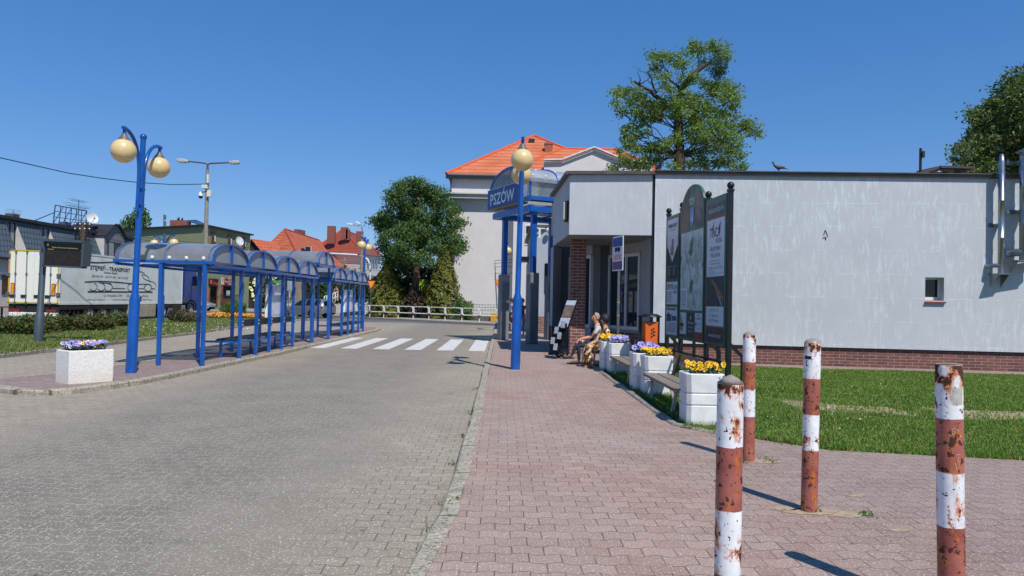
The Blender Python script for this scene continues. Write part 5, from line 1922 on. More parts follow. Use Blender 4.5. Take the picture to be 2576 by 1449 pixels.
def tree(name, label, base, trunk, clumps, leaves, size, mat, cat='tree', group=None, bare=(), tr=.3, flat=.55, twig=True, spread=1.1, limbf=.3, spray=0):
    """trunk: list of points; clumps: list of (x, y, z, r) in world space"""
    t = thing(name, label, cat, tuple(base), 0, group)
    B = V(base)
    mb = MB()
    tp = [V(p) - B for p in trunk]
    mb.tube(tp, [tr * (1 - .75 * i / (len(tp) - 1)) for i in range(len(tp))], 10, False)
    tot = sum(c[3] ** 2 for c in clumps)
    P_, N_ = [], []
    for c in clumps:
        cc = V(c[:3]) - B
        if twig and (not spray or random.random() < .5):
            # a limb from the trunk, leaving it below the clump
            j = min(range(len(tp)), key=lambda k: abs(tp[k].z - (cc.z - .75 * math.hypot(cc.x - tp[k].x, cc.y - tp[k].y))))
            r_ = tr * (1 - .75 * j / (len(tp) - 1)) * limbf
            pts = limb(mb, tp[j], cc, r_, .02, .07)
            for k in range(3):
                e = cc + V((random.uniform(-1, 1), random.uniform(-1, 1), random.uniform(-.6, 1))) * c[3] * .8
                limb(mb, pts[-2], e, .025, .008, .12, 4, 4)
        n = max(12, int(leaves * c[3] ** 2 / tot))
        if spray:
            # small ragged sprays scattered through the clump, gaps between them
            k = 0
            while k < n:
                m = min(n - k, random.randint(10, 26))
                d0 = rng.normal(size=3); d0 /= np.linalg.norm(d0)
                o_ = np.array(cc) + d0 * np.array((1, 1, .85)) * c[3] * spread * rng.uniform(.3, 1.12)
                q_ = o_ + rng.normal(size=(m, 3)) * size * 1.12 * np.array((1, 1, .7))
                P_.append(q_); N_.append(np.tile(d0 * .5 + np.array([0, 0, .7]), (m, 1)))
                k += m
        else:
            p, d = clump_pts(tuple(cc), (c[3] * spread, c[3] * spread, c[3] * .85 * spread), n, .2)
            P_.append(p); N_.append(d * .6 + np.array([0, 0, .6]))
    for a, b, r_ in bare:
        pts = limb(mb, V(a) - B, V(b) - B, r_, r_ * .35, .08, 6, 6)
        for k in range(7):
            s_ = pts[random.randint(2, 5)]
            limb(mb, s_, s_ + V((random.uniform(-1, 1), random.uniform(-.6, .6), random.uniform(.2, 1))) * 1.1, r_ * .3, .008, .14, 5, 4)
    part('trunk', mb, m_bark, t)
    me = leaf_mesh('crown', np.concatenate(P_), size, mat, np.concatenate(N_), flat=flat)
    obj('crown', me, t)
    return t


m_lf_maple = leaf_mat('leaf_maple', (.075, .135, .024), (.185, .26, .055), trans=.4)
m_lf_dark2 = leaf_mat('leaf_middle', (.035, .08, .022), (.08, .145, .036), trans=.28)
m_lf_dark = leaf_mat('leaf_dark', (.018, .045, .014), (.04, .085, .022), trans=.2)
m_lf_chest = leaf_mat('leaf_chestnut', (.04, .08, .018), (.085, .135, .03), (.25, .23, .11), trans=.25)
m_lf_thuja = leaf_mat('leaf_thuja', (.075, .085, .014), (.15, .145, .025), trans=.15)
m_lf_bush = leaf_mat('leaf_bush', (.035, .08, .015), (.07, .14, .025))
m_lf_rose = leaf_mat('leaf_rose', (.04, .07, .02), (.085, .12, .035), (.16, .075, .04))
m_lf_plum = leaf_mat('leaf_plum', (.06, .035, .03), (.1, .055, .045))
m_lf_brown = leaf_mat('leaf_bronze', (.07, .05, .025), (.12, .085, .04), (.03, .04, .015))


# ---- tall half-bare tree behind the low building; outlines measured in a crop of the photo
def zc1(x, y): return (2300 + x * .4141) / 1.565, (100 + y * .4141) / 1.565


random.seed(21)
DT = 44.
cl = []
spec = [(1050, 190, 70), (1190, 200, 60), (1290, 220, 75), (1340, 300, 60), (1110, 230, 45), (1130, 330, 45), (1000, 260, 55),
        (680, 285, 60), (760, 300, 60), (880, 330, 75), (930, 390, 55), (650, 360, 30), (690, 400, 55), (740, 500, 60), (780, 575, 40), (980, 500, 75), (1060, 480, 40), (830, 630, 60),
        (1160, 560, 70), (1250, 580, 70), (1340, 580, 70), (1420, 620, 60), (1380, 660, 70), (1460, 690, 40), (1220, 640, 70),
        (290, 640, 40), (350, 640, 60), (430, 660, 70), (500, 640, 55), (540, 690, 50), (300, 740, 50), (460, 740, 70), (350, 835, 50), (500, 840, 80),
        (610, 770, 85), (700, 790, 90), (800, 760, 80), (900, 780, 85), (1000, 760, 80), (1100, 770, 80), (1190, 760, 60), (960, 680, 70), (1060, 690, 70), (1300, 720, 60), (1420, 760, 70),
        (620, 880, 80), (540, 930, 60), (700, 880, 60), (830, 860, 60), (1000, 880, 80), (1100, 900, 90), (1220, 850, 80), (1330, 830, 60), (1460, 870, 40),
        (420, 970, 50), (400, 1030, 50), (500, 1040, 70), (390, 1090, 40), (590, 1010, 45), (1020, 990, 80), (1120, 1010, 90), (1230, 970, 90), (1330, 950, 70), (1430, 990, 70), (1520, 950, 70), (1600, 960, 60), (1640, 1030, 45), (1560, 1010, 40),
        (900, 1060, 60), (1000, 1080, 60), (1100, 1100, 80), (1230, 1090, 80), (1350, 1060, 80), (1440, 1100, 70), (420, 1150, 55), (350, 1190, 45), (480, 1180, 60), (600, 1170, 80), (700, 1150, 70), (800, 1110, 60),
        (380, 1290, 60), (300, 1340, 50), (480, 1320, 80), (600, 1300, 90), (700, 1280, 70), (780, 1190, 60), (860, 1240, 60), (1000, 1200, 60), (1130, 1200, 70), (1260, 1180, 80), (1380, 1190, 80), (1470, 1230, 60), (1000, 1330, 80), (1130, 1320, 80), (1270, 1300, 80), (1400, 1310, 70), (1500, 1350, 60), (850, 1360, 60), (250, 1370, 40)]
for x, y, r in spec:
    u, v = zc1(x, y)
    p = P(u, v, DT + random.uniform(-2.6, 2.6))
    cl.append((p.x, p.y, p.z, r * .4141 / 1.565 / FPX * DT * 1.06))
tb = P(zc1(905, 1400)[0], 760, DT); tb.z = 0
trk = [(tb.x, DT, 0), (tb.x, DT, 5)] + [tuple(P(*zc1(x, y), DT)) for x, y in ((905, 1250), (895, 1000), (890, 800), (925, 600), (1010, 500), (1100, 410), (1200, 350))]
dead = [(tuple(P(*zc1(770, 740), DT)), tuple(P(*zc1(480, 530), DT - 1)), .16), (tuple(P(*zc1(690, 640), DT)), tuple(P(*zc1(600, 440), DT)), .08), (tuple(P(*zc1(930, 700), DT)), tuple(P(*zc1(740, 330), DT)), .08)]
tree('tall_tree', 'tall half-bare broadleaf tree with a mistletoe ball rising behind the low building', (tb.x, DT, 0), trk, cl, 26000, .165, m_lf_maple, bare=dead, tr=.42, spread=1., limbf=.1, spray=4)
u, v = zc1(1270, 390)
p = P(u, v, DT - .5)
mp_, md_ = clump_pts((0, 0, 0), (.72, .72, .62), 1600, .2)
u2, v2 = zc1(1285, 460)
p2 = P(u2, v2, DT - .5) - p
mp2, md2 = clump_pts(tuple(p2), (.42, .42, .5), 500, .2)
o = obj('mistletoe', leaf_mesh('mistletoe', np.concatenate([mp_, mp2]), .12, m_lf_dark, None, .35))
o.location = p
tag(o, 'round dark mistletoe ball hanging in the top right of the tall tree', 'mistletoe')


# ---- chestnut at the right edge
def zc2(x, y): return (3400 + x * .69) / 1.565, (250 + y * .69) / 1.565


random.seed(5)
cl = []
for x, y, r in ((880, 90, 60), (810, 150, 60), (720, 230, 40), (700, 270, 45), (760, 260, 60), (840, 240, 80), (900, 200, 70), (650, 300, 45), (600, 290, 25), (700, 340, 55), (780, 350, 80), (870, 360, 80), (650, 380, 45), (740, 430, 80), (840, 470, 80),
                (610, 440, 45), (560, 490, 40), (545, 545, 30), (640, 500, 70), (720, 540, 80), (620, 580, 55), (700, 620, 60), (820, 580, 80), (590, 620, 35), (900, 560, 70), (960, 150, 90), (980, 300, 100), (960, 450, 100), (1050, 250, 110), (1060, 420, 120)):
    u, v = zc2(x, y)
    p = P(u, v, 33 + random.uniform(-1.6, 1.6))
    cl.append((p.x, p.y, p.z, r * .69 / 1.565 / FPX * 33 * 1.1))
tb = P(zc2(960, 700)[0], 780, 33)
tree('chestnut_tree', 'dense dark chestnut tree behind the steel flues of the grey wall', (tb.x, 33, 0), [(tb.x, 33, 0), (tb.x, 33, 4), (tb.x, 33, 7), (tb.x, 33, 10)], cl, 24000, .16, m_lf_chest, tr=.4, spread=1.1, limbf=.12, spray=4)


# ---- group in front of the school
def zc4(x, y): return (1350 + x * .4831) / 1.565, (650 + y * .4831) / 1.565


random.seed(9)
cl = []
D4 = 61.0
for x, y, r in ((590, 150, 55), (520, 160, 60), (460, 180, 55), (640, 170, 60), (430, 230, 60), (700, 210, 70), (760, 220, 55), (820, 240, 45), (560, 230, 90), (660, 270, 90), (390, 290, 60), (460, 310, 90), (760, 320, 90), (850, 300, 55), (560, 340, 100),
                (250, 450, 40), (300, 430, 50), (360, 400, 60), (310, 500, 55), (380, 480, 70), (470, 430, 90), (560, 460, 100), (660, 420, 100), (760, 430, 90), (850, 410, 70), (910, 370, 50), (940, 460, 45), (980, 480, 30), (900, 500, 60),
                (350, 580, 60), (430, 560, 90), (540, 570, 100), (650, 550, 100), (760, 560, 90), (850, 570, 80), (960, 610, 35), (900, 640, 50), (960, 680, 40), (330, 660, 50), (390, 700, 70), (470, 670, 80), (570, 670, 90), (670, 670, 90), (770, 680, 80), (860, 700, 60), (930, 710, 40), (360, 770, 60), (450, 790, 70), (540, 760, 60), (700, 790, 60), (620, 760, 60)):
    u, v = zc4(x, y)
    p = P(u, v, D4 + random.uniform(-2.2, 2.2) - 2)
    cl.append((p.x, p.y, p.z, r * .4831 / 1.565 / FPX * D4))
tb = P(zc4(590, 1080)[0], 775, D4 - 2)
tree('broadleaf_tree', 'big dark green rounded broadleaf tree in front of the pale school wall', (tb.x, tb.y, 0), [(tb.x, tb.y, 0), (tb.x, tb.y, 3), (tb.x + .1, tb.y, 6), (tb.x, tb.y, 11)], cl, 30000, .2, m_lf_dark2, tr=.35, spread=1.05, limbf=.12, spray=4)


def conifer(name, label, x, Y, h, r, n, mat, size, z0=0., tip=.12, group=None, cat='conifer', bulge=.3, ysc=.8):
    """thuja: tight upright sprays over a pointed body"""
    t = thing(name, label, cat, (x, Y, 0), 0, group)
    mb = MB(); mb.tube([(0, 0, 0), (0, 0, h * .8)], [.12, .03], 7, False); part('trunk', mb, m_bark, t)
    f = rng.uniform(0, 1, n) ** 1.15
    prof = np.where(f < bulge, .8 + .2 * f / bulge, ((1 - f) / (1 - bulge)) ** .8) * (1 - tip) + tip * (1 - f)
    th = rng.uniform(0, 2 * PI, n)
    lump = 1 + .13 * np.sin(th * 5 + f * 17) + .1 * np.sin(th * 9 - f * 31) + rng.normal(0, .05, n)
    rr = r * prof * lump * rng.uniform(.72, 1.04, n)
    p = np.stack([rr * np.cos(th), rr * np.sin(th) * ysc, z0 + f * h], 1)
    d = np.stack([np.cos(th), np.sin(th), np.full(n, .5)], 1)
    obj('crown', leaf_mesh('crown', p, size, mat, d, .45, 1.3), t)
    return t


q = P(963, 770, 58.0); conifer('thuja', 'broad yellow-green thuja beside the fully visible yield sign', q.x + .05, 59.0, (P(963, 664, 59).z), 1.5, 6500, m_lf_thuja, .28, .1, .4, 'golden thujas behind the railing', bulge=.5)
q = P(1116, 770, 57.2); conifer('thuja', 'slender pointed yellow-green thuja in front of the school wall', q.x, 57.4, (P(1116, 603, 57.4).z), 1.35, 6000, m_lf_thuja, .28, .1, .06, 'golden thujas behind the railing', bulge=.2)
m_core = mt('deep_shrub_wood', '15150f', .95)


def shrub(name, label, c, r, n, size, mat, cat='shrub', group=None, flat=.8, stems=True):
    t = thing(name, label, cat, (c[0], c[1], 0), 0, group)
    p, d = clump_pts((0, 0, c[2]), r, n, .5)
    p[:, 2] = np.maximum(p[:, 2], .03)
    if stems:
        mb = MB()
        for k in range(7):
            limb(mb, (random.uniform(-.1, .1), random.uniform(-.1, .1), 0), (random.uniform(-.7, .7) * r[0], random.uniform(-.7, .7) * r[1], c[2] + random.uniform(0, .7) * r[2]), .03, .008, .08, 4, 5)
        part('stems', mb, m_bark, t)
    obj('foliage', leaf_mesh('foliage', p, size, mat, d + np.array([0, 0, .4]), .6, flat), t)
    return t


q = P(1047, 765, 58.5); shrub('plum_shrub', 'low purple-brown shrub between the two golden thujas', (q.x, q.y, 1.3), (.95, .8, 1.3), 1400, .2, m_lf_plum)
q = P(1166, 780, 55.0); shrub('round_shrub', 'round clipped green shrub right of the slender thuja', (q.x, q.y, .75), (.85, .8, .95), 1800, .16, m_lf_bush)
q = P(1090, 720, 58.2); shrub('low_thuja', 'small golden thuja bush squeezed beside the slender thuja', (q.x - .4, q.y + .6, 1.4), (.7, .6, 1.6), 1200, .24, m_lf_thuja)
# dark undergrowth below the big tree
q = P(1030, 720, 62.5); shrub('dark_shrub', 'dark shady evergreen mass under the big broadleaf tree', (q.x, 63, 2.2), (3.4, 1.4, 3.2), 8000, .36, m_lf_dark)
# green island planting
random.seed(31)
hp = [(0, 839, 42), (45, 842, 40), (90, 838, 42), (135, 836, 42), (180, 834, 42), (225, 832, 42), (265, 828, 42), (300, 822, 40), (-50, 842, 42)]
for i, (u, v, w_) in enumerate(hp):
    pass
P_ = []
hx = [G(u, v) for u, v, _ in hp]
org = V((sum(p.x for p in hx) / len(hx), sum(p.y for p in hx) / len(hx), 0))
mb = MB()
for i, p in enumerate(hx):
    for k in range(3):
        c = p - org + V((random.uniform(-.4, .4), random.uniform(-.5, .3), .26 + random.uniform(-.05, .1)))
        q_, d = clump_pts(tuple(c), (.55, .45, .36), 800, .35)
        q_[:, 2] = np.maximum(q_[:, 2], .04); P_.append(q_)
        for j in range(6): limb(mb, (c.x + random.uniform(-.2, .2), c.y, 0), (c.x + random.uniform(-.5, .5), c.y + random.uniform(-.4, .4), .68 + random.uniform(-.1, .16)), .012, .005, .07, 4, 4)
t = thing('hedge', 'long loose green rose hedge in front of the parked lorry', 'hedge', tuple(org))
part('stems', mb, m_bark, t)
obj('foliage', leaf_mesh('foliage', np.concatenate(P_), .11, m_lf_rose, None, .6, .8), t)
q = G(465, 812); shrub('bronze_bush', 'low bronze-leaved rose bush on the grass island', (q.x, q.y + .3, .3), (1.0, .6, .38), 1300, .13, m_lf_brown)
q = G(575, 795); shrub('round_bush', 'round bright green bush behind the orange flower bed', (q.x, q.y + 1.2, .5), (1.0, .9, .68), 2600, .12, m_lf_bush)
# marigold bed
fl = MB()
a, b = G(530, 803), G(655, 800)
bc = (a + b) / 2
t = thing('flower_bed', 'narrow bed of orange marigolds on the grass island', 'flowers', (bc.x, bc.y, 0))
p_, d_ = clump_pts((0, 0, .12), ((b - a).length * .55, .7, .2), 1500, 0); p_[:, 2] = np.abs(p_[:, 2]) + .04
obj('leaves', leaf_mesh('leaves', p_, .09, m_lf_bush, None), t)
p_, d_ = clump_pts((0, 0, .22), ((b - a).length * .56, .7, .14), 650, 0); p_[:, 2] = np.abs(p_[:, 2] - .1) + .12
m_mar = petal_mat('marigold_petals', 'e8800c', 'f0a020')
obj('blooms', leaf_mesh('blooms', p_, .1, m_mar, np.tile([0, -.6, .8], (len(p_), 1)), 1., 1.5), t)
# flowering elder and trees round the corner
q = P(650, 765, 84); shrub('elder_shrub', 'tall shrub with creamy white blossom beside the green shop house', (q.x, 86, 2.6), (1.9, 1.5, 2.8), 3000, .34, m_lf_bush)
p_, d_ = clump_pts((0, -.3, 3.2), (1.9, 1.5, 2.3), 260, .9)
o = leaf_mesh('blossom', p_, .42, mt('elder_blossom', 'd6d3b0', .8), np.tile([0, -1, .5], (len(p_), 1)), .9, 2.0)
el = [x for x in bpy.data.objects if x.name.startswith('elder_shrub')][0]
obj('blossom', o, el)
for i, (u, v, D, r, lb) in enumerate(((868, 728, 92, 3.2, 'dark tree behind the parked black off-road car'), (905, 735, 90, 2.6, 'leafy tree close behind the far end of the shelters'), (812, 722, 100, 3.0, 'dark tree behind the far white railing'))):
    p = P(u, v, D)
    tree('street_tree', lb, (p.x, p.y, 0), [(p.x, p.y, 0), (p.x, p.y, 2), (p.x, p.y, p.z + 1)], [(p.x + random.uniform(-1, 1) * r * .6, p.y + random.uniform(-1, 1), p.z + random.uniform(-.6, .9) * r * .6, r * .55) for k in range(9)], 2600, .4, m_lf_dark, group='dark trees beyond the crossing', tr=.2)
p = P(338, 562, 95); tree('treetop', 'small green treetop peeping over the roofs left of the green house', (p.x, 95, 0), [(p.x, 95, 0), (p.x, 95, 6), (p.x, 95, p.z + .6)], [(p.x + dx_, 95, p.z + dz_, 1.0) for dx_, dz_ in ((-1.2, -.5), (-.4, .2), (.4, .8), (1.2, .3), (0, -.8), (.9, 1.3), (1, -.9))], 1800, .34, m_lf_bush, tr=.2)


# ---- grass blades
def grass(name, poly, n, h, mat, near=None, skip=None, zb=.0):
    xs = np.array([p[0] for p in poly]); ysn = np.array([p[1] for p in poly])
    pts = []
    need = n
    while need > 0:
        c = rng.uniform((xs.min(), ysn.min()), (xs.max(), ysn.max()), (need * 3, 2))
        ins = np.zeros(len(c), bool)
        j = len(poly) - 1
        for i in range(len(poly)):
            cond = ((ysn[i] > c[:, 1]) != (ysn[j] > c[:, 1])) & (c[:, 0] < (xs[j] - xs[i]) * (c[:, 1] - ysn[i]) / (ysn[j] - ysn[i] + 1e-12) + xs[i])
            ins ^= cond
            j = i
        if near: ins &= rng.uniform(0, 1, len(c)) < np.clip((near / np.maximum(c[:, 1], .1)) ** 1.4, .1, 1)
        if skip: ins &= ~skip(c)
        c = c[ins][:need]
        pts.append(c); need -= len(c)
    c = np.concatenate(pts)
    n = len(c)
    a = rng.uniform(0, 2 * PI, n)
    pat = .65 + .5 * (np.sin(c[:, 0] * 2.1 + np.cos(c[:, 1] * 1.7) * 2) * .5 + .5)
    hh = h * rng.uniform(.45, 1.25, n) * pat
    w_ = rng.uniform(.004, .009, n) * (1 + c[:, 1] / 16)
    dx_, dy_ = np.cos(a), np.sin(a)
    ln = rng.uniform(.1, .9, n) * hh
    base = np.stack([c[:, 0], c[:, 1], np.full(n, zb)], 1)
    side = np.stack([-dy_ * w_, dx_ * w_, np.zeros(n)], 1)
    tip = base + np.stack([dx_ * ln, dy_ * ln, hh], 1)
    v = np.stack([base - side, base + side, tip], 1).reshape(-1, 3)
    o = obj(name, mesh_np(name, v, np.arange(3 * n).reshape(-1, 3), mat))
    o['kind'] = 'stuff'
    return o


m_gr = leaf_mat('grass_blade', (.062, .15, .014), (.135, .235, .03), (.3, .27, .1), .6, .35)
m_gr2 = leaf_mat('clover_blade', (.1, .145, .03), (.17, .21, .055), (.3, .27, .12), .6, .35)


def trail(c):
    x, y = c[:, 0], c[:, 1]
    d = np.abs(y + .55 + .22 * np.sin(x * 1.3) - (13.05 - .28 * x))
    return (d < .55 + .12 * np.sin(x * 3.1)) & (x > 4.5) & ~((x > 6.05) & (x < 6.5)) & (rng.uniform(0, 1, len(x)) < .85)


lawn_view = [(2.36, 9.06), (2.92, 8.5), (3.65, 7.82), (5.48, 7.48), (7.2, 7.46), (15, 16.85), (2.95, 18.48), (2.36, 17.85)]
grass('grass', lawn_view, 230000, .042, m_gr, 7.5, trail, .01).update_tag()
edge = [(2.3, 9.0), (2.9, 8.4), (3.6, 7.74), (5.46, 7.4), (7.2, 7.36), (7.2, 7.52), (5.5, 7.56), (3.68, 7.9), (2.95, 8.58), (2.36, 9.14)]
grass('grass', edge, 5000, .055, m_gr, None, None, .0)
gi_poly = gi[2:] + gi2[:8]
grass('grass', gi_poly, 60000, .08, m_gr2, 16, None, .005)
grass('grass', [gi[1], gi[2], gi2[7], gi2[8], (-36, 30), (-36, 19)], 16000, .08, m_gr2, 16, None, .005)
# daisies
pts = np.stack([rng.uniform(2.6, 13, 700), rng.uniform(8.2, 17.3, 700), np.full(700, .07)], 1)
pts = pts[(pts[:, 0] < 3 + (pts[:, 1] - 7) * 1.05) & (np.sin(pts[:, 0] * 1.9) + np.cos(pts[:, 1] * 1.3) > -.1)]
o = obj('ground_cover', leaf_mesh('daisies', pts, .018, mt('daisy_white', 'e8e6de', .7), None, 1., 2.)); o['kind'] = 'stuff'
pts = np.concatenate([np.stack([np.full(500, 0.), np.full(500, 0.), np.full(500, .08)], 1)])
pp = [G(rng.uniform(330, 740), rng.uniform(806, 838)) for k in range(420)]
pp = np.array([(p.x, p.y, .08) for p in pp])
o = obj('ground_cover', leaf_mesh('daisies', pp, .05, mt('daisy_white', 'e8e6de', .7), None, 1., 2.)); o['kind'] = 'stuff'
# weeds along the kerbs
wp = []
for x, y, n_, r_ in ((-.5, 4.6, 14, .04), (-.47, 5.1, 22, .05), (-.46, 5.75, 14, .04), (-.33, 5.55, 14, .04), (-.46, 7.1, 22, .05), (-.44, 8.6, 26, .06), (-.44, 10.3, 22, .06), (-.46, 13.2, 30, .08), (2.62, 8.6, 60, .12), (3.2, 8.15, 60, .1), (2.75, 8.2, 50, .09), (2.42, 5.5, 34, .05), (2.75, 5.35, 30, .04), (2.4, 7.05, 30, .05), (2.7, 7.15, 40, .08)):
    wp.append(np.stack([rng.normal(x, r_ * .5, n_), rng.normal(y, r_, n_), np.abs(rng.normal(.015, .015, n_)) + (RZ if x < -.4 else 0)], 1))
for k in range(14):
    u = 330 + k * 22
    p = G(u + 250, 915 - k * 3.0, 0)
    wp.append(np.stack([rng.normal(-6.08, .04, 30), rng.normal(13.5 + k * .9, .15, 30), np.abs(rng.normal(RZ + .02, .02, 30))], 1))
o = obj('weeds', leaf_mesh('weeds', np.concatenate(wp), .03, m_lf_bush, None, .4, .6)); o['kind'] = 'stuff'
# scraggly weeds and litter under the benches
pts = np.stack([rng.uniform(2.3, 3.2, 3500), rng.uniform(9.0, 17.5, 3500), np.abs(rng.normal(.03, .025, 3500))], 1)
o = obj('weeds', leaf_mesh('weeds', pts, .05, m_lf_bush, None, .4, .7)); o['kind'] = 'stuff'
# ================================================================== VEHICLES
m_tyre = mt('tyre_rubber', '2b2b2c', .85, var=.15)
m_rim = mt('steel_rim', 'a9abad', .5, .2)
m_trw = mt('trailer_white', 'dcddd8', .35, var=.06, vs=2, dirt=('a8a394', .4))
m_trwr = mt('trailer_door_white', 'e2e0d4', .4, var=.04)
m_chas = mt('chassis_black', '1d1c1b', .8, var=.2)
m_yel = mt('reflector_yellow', 'c9a02a', .5)
m_redl = mt('lamp_red', '8e1f1c', .25)
m_cab = mt('cab_blue', '10287c', .25, var=.1)
m_tank = mt('tank_aluminium', 'a9abab', .35, .6)
m_grime = mt('toolbox_beige', 'a59b85', .7, var=.2, dirt=('6b5a45', .7))

TX, TR, TF = -22.25, 36.2, 49.9
lorry = thing('articulated_lorry', 'white lettered semi-trailer lorry with blue cab parked behind the hedge', 'lorry', (TX - 1.27, 44, -.09))
TB, TT = .93, 3.62
XL = TX - 2.55
mb = MB(); mb.bx((XL, TR, TB), (TX, TF, TT)); box_ = part('trailer_box', mb, m_trw, lorry, True, bev=.03)
mb = MB()
for y in (TR, TF): mb.bx((TX - .02, y - .04, TB), (TX + .015, y + .04, TT))
mb.bx((TX - .02, TR, TB - .02), (TX + .02, TF, TB + .1)); mb.bx((TX - .02, TR, TT - .06), (TX + .02, TF, TT + .02))
for k in range(1, 6): mb.bx((TX - .01, TR + k * 2.28 - .006, TB), (TX + .003, TR + k * 2.28 + .006, TT))
part('side_trim', mb, m_trw, box_, True)
# rear doors
for k in range(2):
    mb = MB(); x0_ = XL + .08 + k * 1.2; mb.bx((x0_, TR - .05, TB + .08), (x0_ + 1.19, TR - .01, TT - .08)); d_ = part('rear_door', mb, m_trwr, lorry, True, bev=.01)
    for s in (.3, .85):
        mb = MB(); mb.tube([(x0_ + s, TR - .09, TB - .05), (x0_ + s, TR - .09, TT - .02)], .022, 8)
        for z in (TB + .05, TB + 1.5, TT - .1): mb.box((x0_ + s, TR - .08, z), (.08, .06, .1))
        part('lock_bar', mb, m_galv, d_, True)
        mb = MB(); mb.box((x0_ + s - .12, TR - .07, TB + .38), (.28, .04, .14)); part('handle', mb, m_chas, d_, True)
mb = MB()
for x in (XL + .04, TX - .06): mb.bx((x - .03, TR - .055, TB), (x + .03, TR, TT))
mb.bx((XL, TR - .055, TT - .05), (TX, TR, TT)); mb.bx((XL, TR - .055, TB + .03), (TX, TR, TB + .08))
part('reflective_frame', mb, m_yel, lorry, True)
mb = MB()
for x in (XL + .03, TX - .03):
    for z in (TB + .5, TB + 1.45, TB + 2.4): mb.box((x, TR - .07, z), (.16, .1, .16))
part_each('hinge', mb, m_galv, lorry, True)
for x in (XL + .25, TX - .27):
    mb = MB(); mb.box((x, TR - .065, TB + .72), (.2, .02, .62)); mk_ = part('marker_plate', mb, m_redl, lorry, True)
    mb = MB(); mb.box((x, TR - .08, TB + .72), (.14, .02, .54)); part('marker_centre', mb, mt('marker_orange', 'd9920f', .5), mk_, True)
mb = MB(); mb.bx((XL, TR + .05, TB - .28), (TX, TR + 13.3, TB - .02)); mb.bx((XL + .7, TR + .2, .3), (TX - .7, TF - .5, TB - .2)); part('chassis', mb, m_chas, lorry, True)
mb = MB(); mb.bx((XL + .05, TR - .02, .3), (TX - .05, TR + .1, .5)); bp_ = part('rear_bumper', mb, m_trwr, lorry, True, bev=.02)
mb = MB(); mb.bx((XL + .02, TR + .02, .52), (TX - .02, TR + .12, .68)); part('lamp_bar', mb, m_chas, lorry, True)
for x in (XL + .35, TX - .38):
    mb = MB(); mb.box((x, TR, .6), (.5, .06, .12)); part('tail_lamp', mb, m_redl, lorry, True)
mb = MB(); mb.box((TX - .05, 44.3, .5), (.5, 3.0, .75)); part('pallet_box', mb, m_grime, lorry, True, bev=.02)


def wheel(parent, c, r, w_, ax=(1, 0, 0)):
    ax = V(ax).normalized(); up_ = V((0, 0, 1)); sd_ = ax.cross(up_)
    mb = MB(); n = 24

    def ringp(prof):
        vs = [V(c) + ax * o + (up_ * math.sin(2 * PI * k / n) + sd_ * math.cos(2 * PI * k / n)) * q for q, o in prof for k in range(n)]
        fs = [(i * n + k, i * n + (k + 1) % n, (i + 1) * n + (k + 1) % n, (i + 1) * n + k) for i in range(len(prof) - 1) for k in range(n)]
        return vs, fs
    mb.add(*ringp([(r * .6, -w_ / 2), (r * .93, -w_ / 2), (r, -w_ * .36), (r, w_ * .36), (r * .93, w_ / 2), (r * .6, w_ / 2)]), True)
    t_ = part('wheel', mb, m_tyre, parent, True)
    mb = MB()
    for s in (-1, 1):
        mb.add(*ringp([(r * .62, s * w_ * .47), (r * .54, s * w_ * .42), (r * .5, s * w_ * .2)]), True)
        mb.add(*ringp([(r * .22, s * w_ * .3), (r * .18, s * w_ * .44), (.001, s * w_ * .45)]), True)
        for k in range(5):
            a = 2 * PI * k / 5; dr = up_ * math.sin(a) + sd_ * math.cos(a)
            mb.bar(V(c) + ax * s * w_ * .33 + dr * r * .15, V(c) + ax * s * w_ * .4 + dr * r * .56, r * .24, .03, ax)
    part('rim', mb, m_rim, t_, True)
    return t_


for y in (38.9, 40.2, 41.5, 47.3):
    for x in (TX - .18, XL + .18): wheel(lorry, (x, y, .4), .49, .32)
for x in (TX - .2, XL + .2): wheel(lorry, (x, 51.5, .4), .49, .32)
mb = MB()
for y in (38.9, 40.2, 41.5):
    n = 8
    for k in range(n):
        a0, a1 = PI * k / n, PI * (k + 1) / n
        mb.quad((TX - .38, y + .56 * math.cos(a0), .4 + .56 * math.sin(a0)), (TX, y + .56 * math.cos(a0), .4 + .56 * math.sin(a0)), (TX, y + .56 * math.cos(a1), .4 + .56 * math.sin(a1)), (TX - .38, y + .56 * math.cos(a1), .4 + .56 * math.sin(a1)))
part('mudguard', mb, m_chas, lorry, True)
mb = MB(); mb.tube([(TX - .32, 48.0, .52), (TX - .32, 50.4, .52)], .32, 18); mb.box((TX - .2, 49.9, .5), (.5, 1.0, .6)); part('fuel_tank', mb, m_tank, lorry, True, bev=.03)
mb = MB(); mb.box((TX - .05, 48.6, .52), (.64, .05, .68)); mb.box((TX - .05, 49.2, .52), (.64, .05, .68)); part('tank_strap', mb, m_chas, lorry, True)
# cab
cz0, cz1 = .55, 3.35
mb = MB()
yb, yf = 50.35, 52.7
prof = [(yb, .95), (yb, 3.3), (yb + .25, 3.62), (yf - .75, 3.5), (yf - .28, 3.0), (yf - .06, 1.9), (yf, 1.7), (yf, .45), (52.15, .45), (52.02, .8), (51.8, .98), (51.5, 1.06), (51.2, .98), (50.95, .8)]
vs = [(XL + .06, y, z) for y, z in prof] + [(TX - .06, y, z) for y, z in prof]
n = len(prof)
mb.add(vs, [tuple(range(n)), tuple(reversed(range(n, 2 * n)))] + [(i, n + i, n + (i + 1) % n, (i + 1) % n) for i in range(n)])
cabp = part('cab', mb, m_cab, lorry, True, bev=.04)
mb = MB(); mb.slab([(TX - .05, yf - 1.05, 1.95), (TX - .05, yf - .25, 1.95), (TX - .05, yf - .5, 2.85), (TX - .05, yf - 1.05, 2.85)], (1, 0, 0), .02)
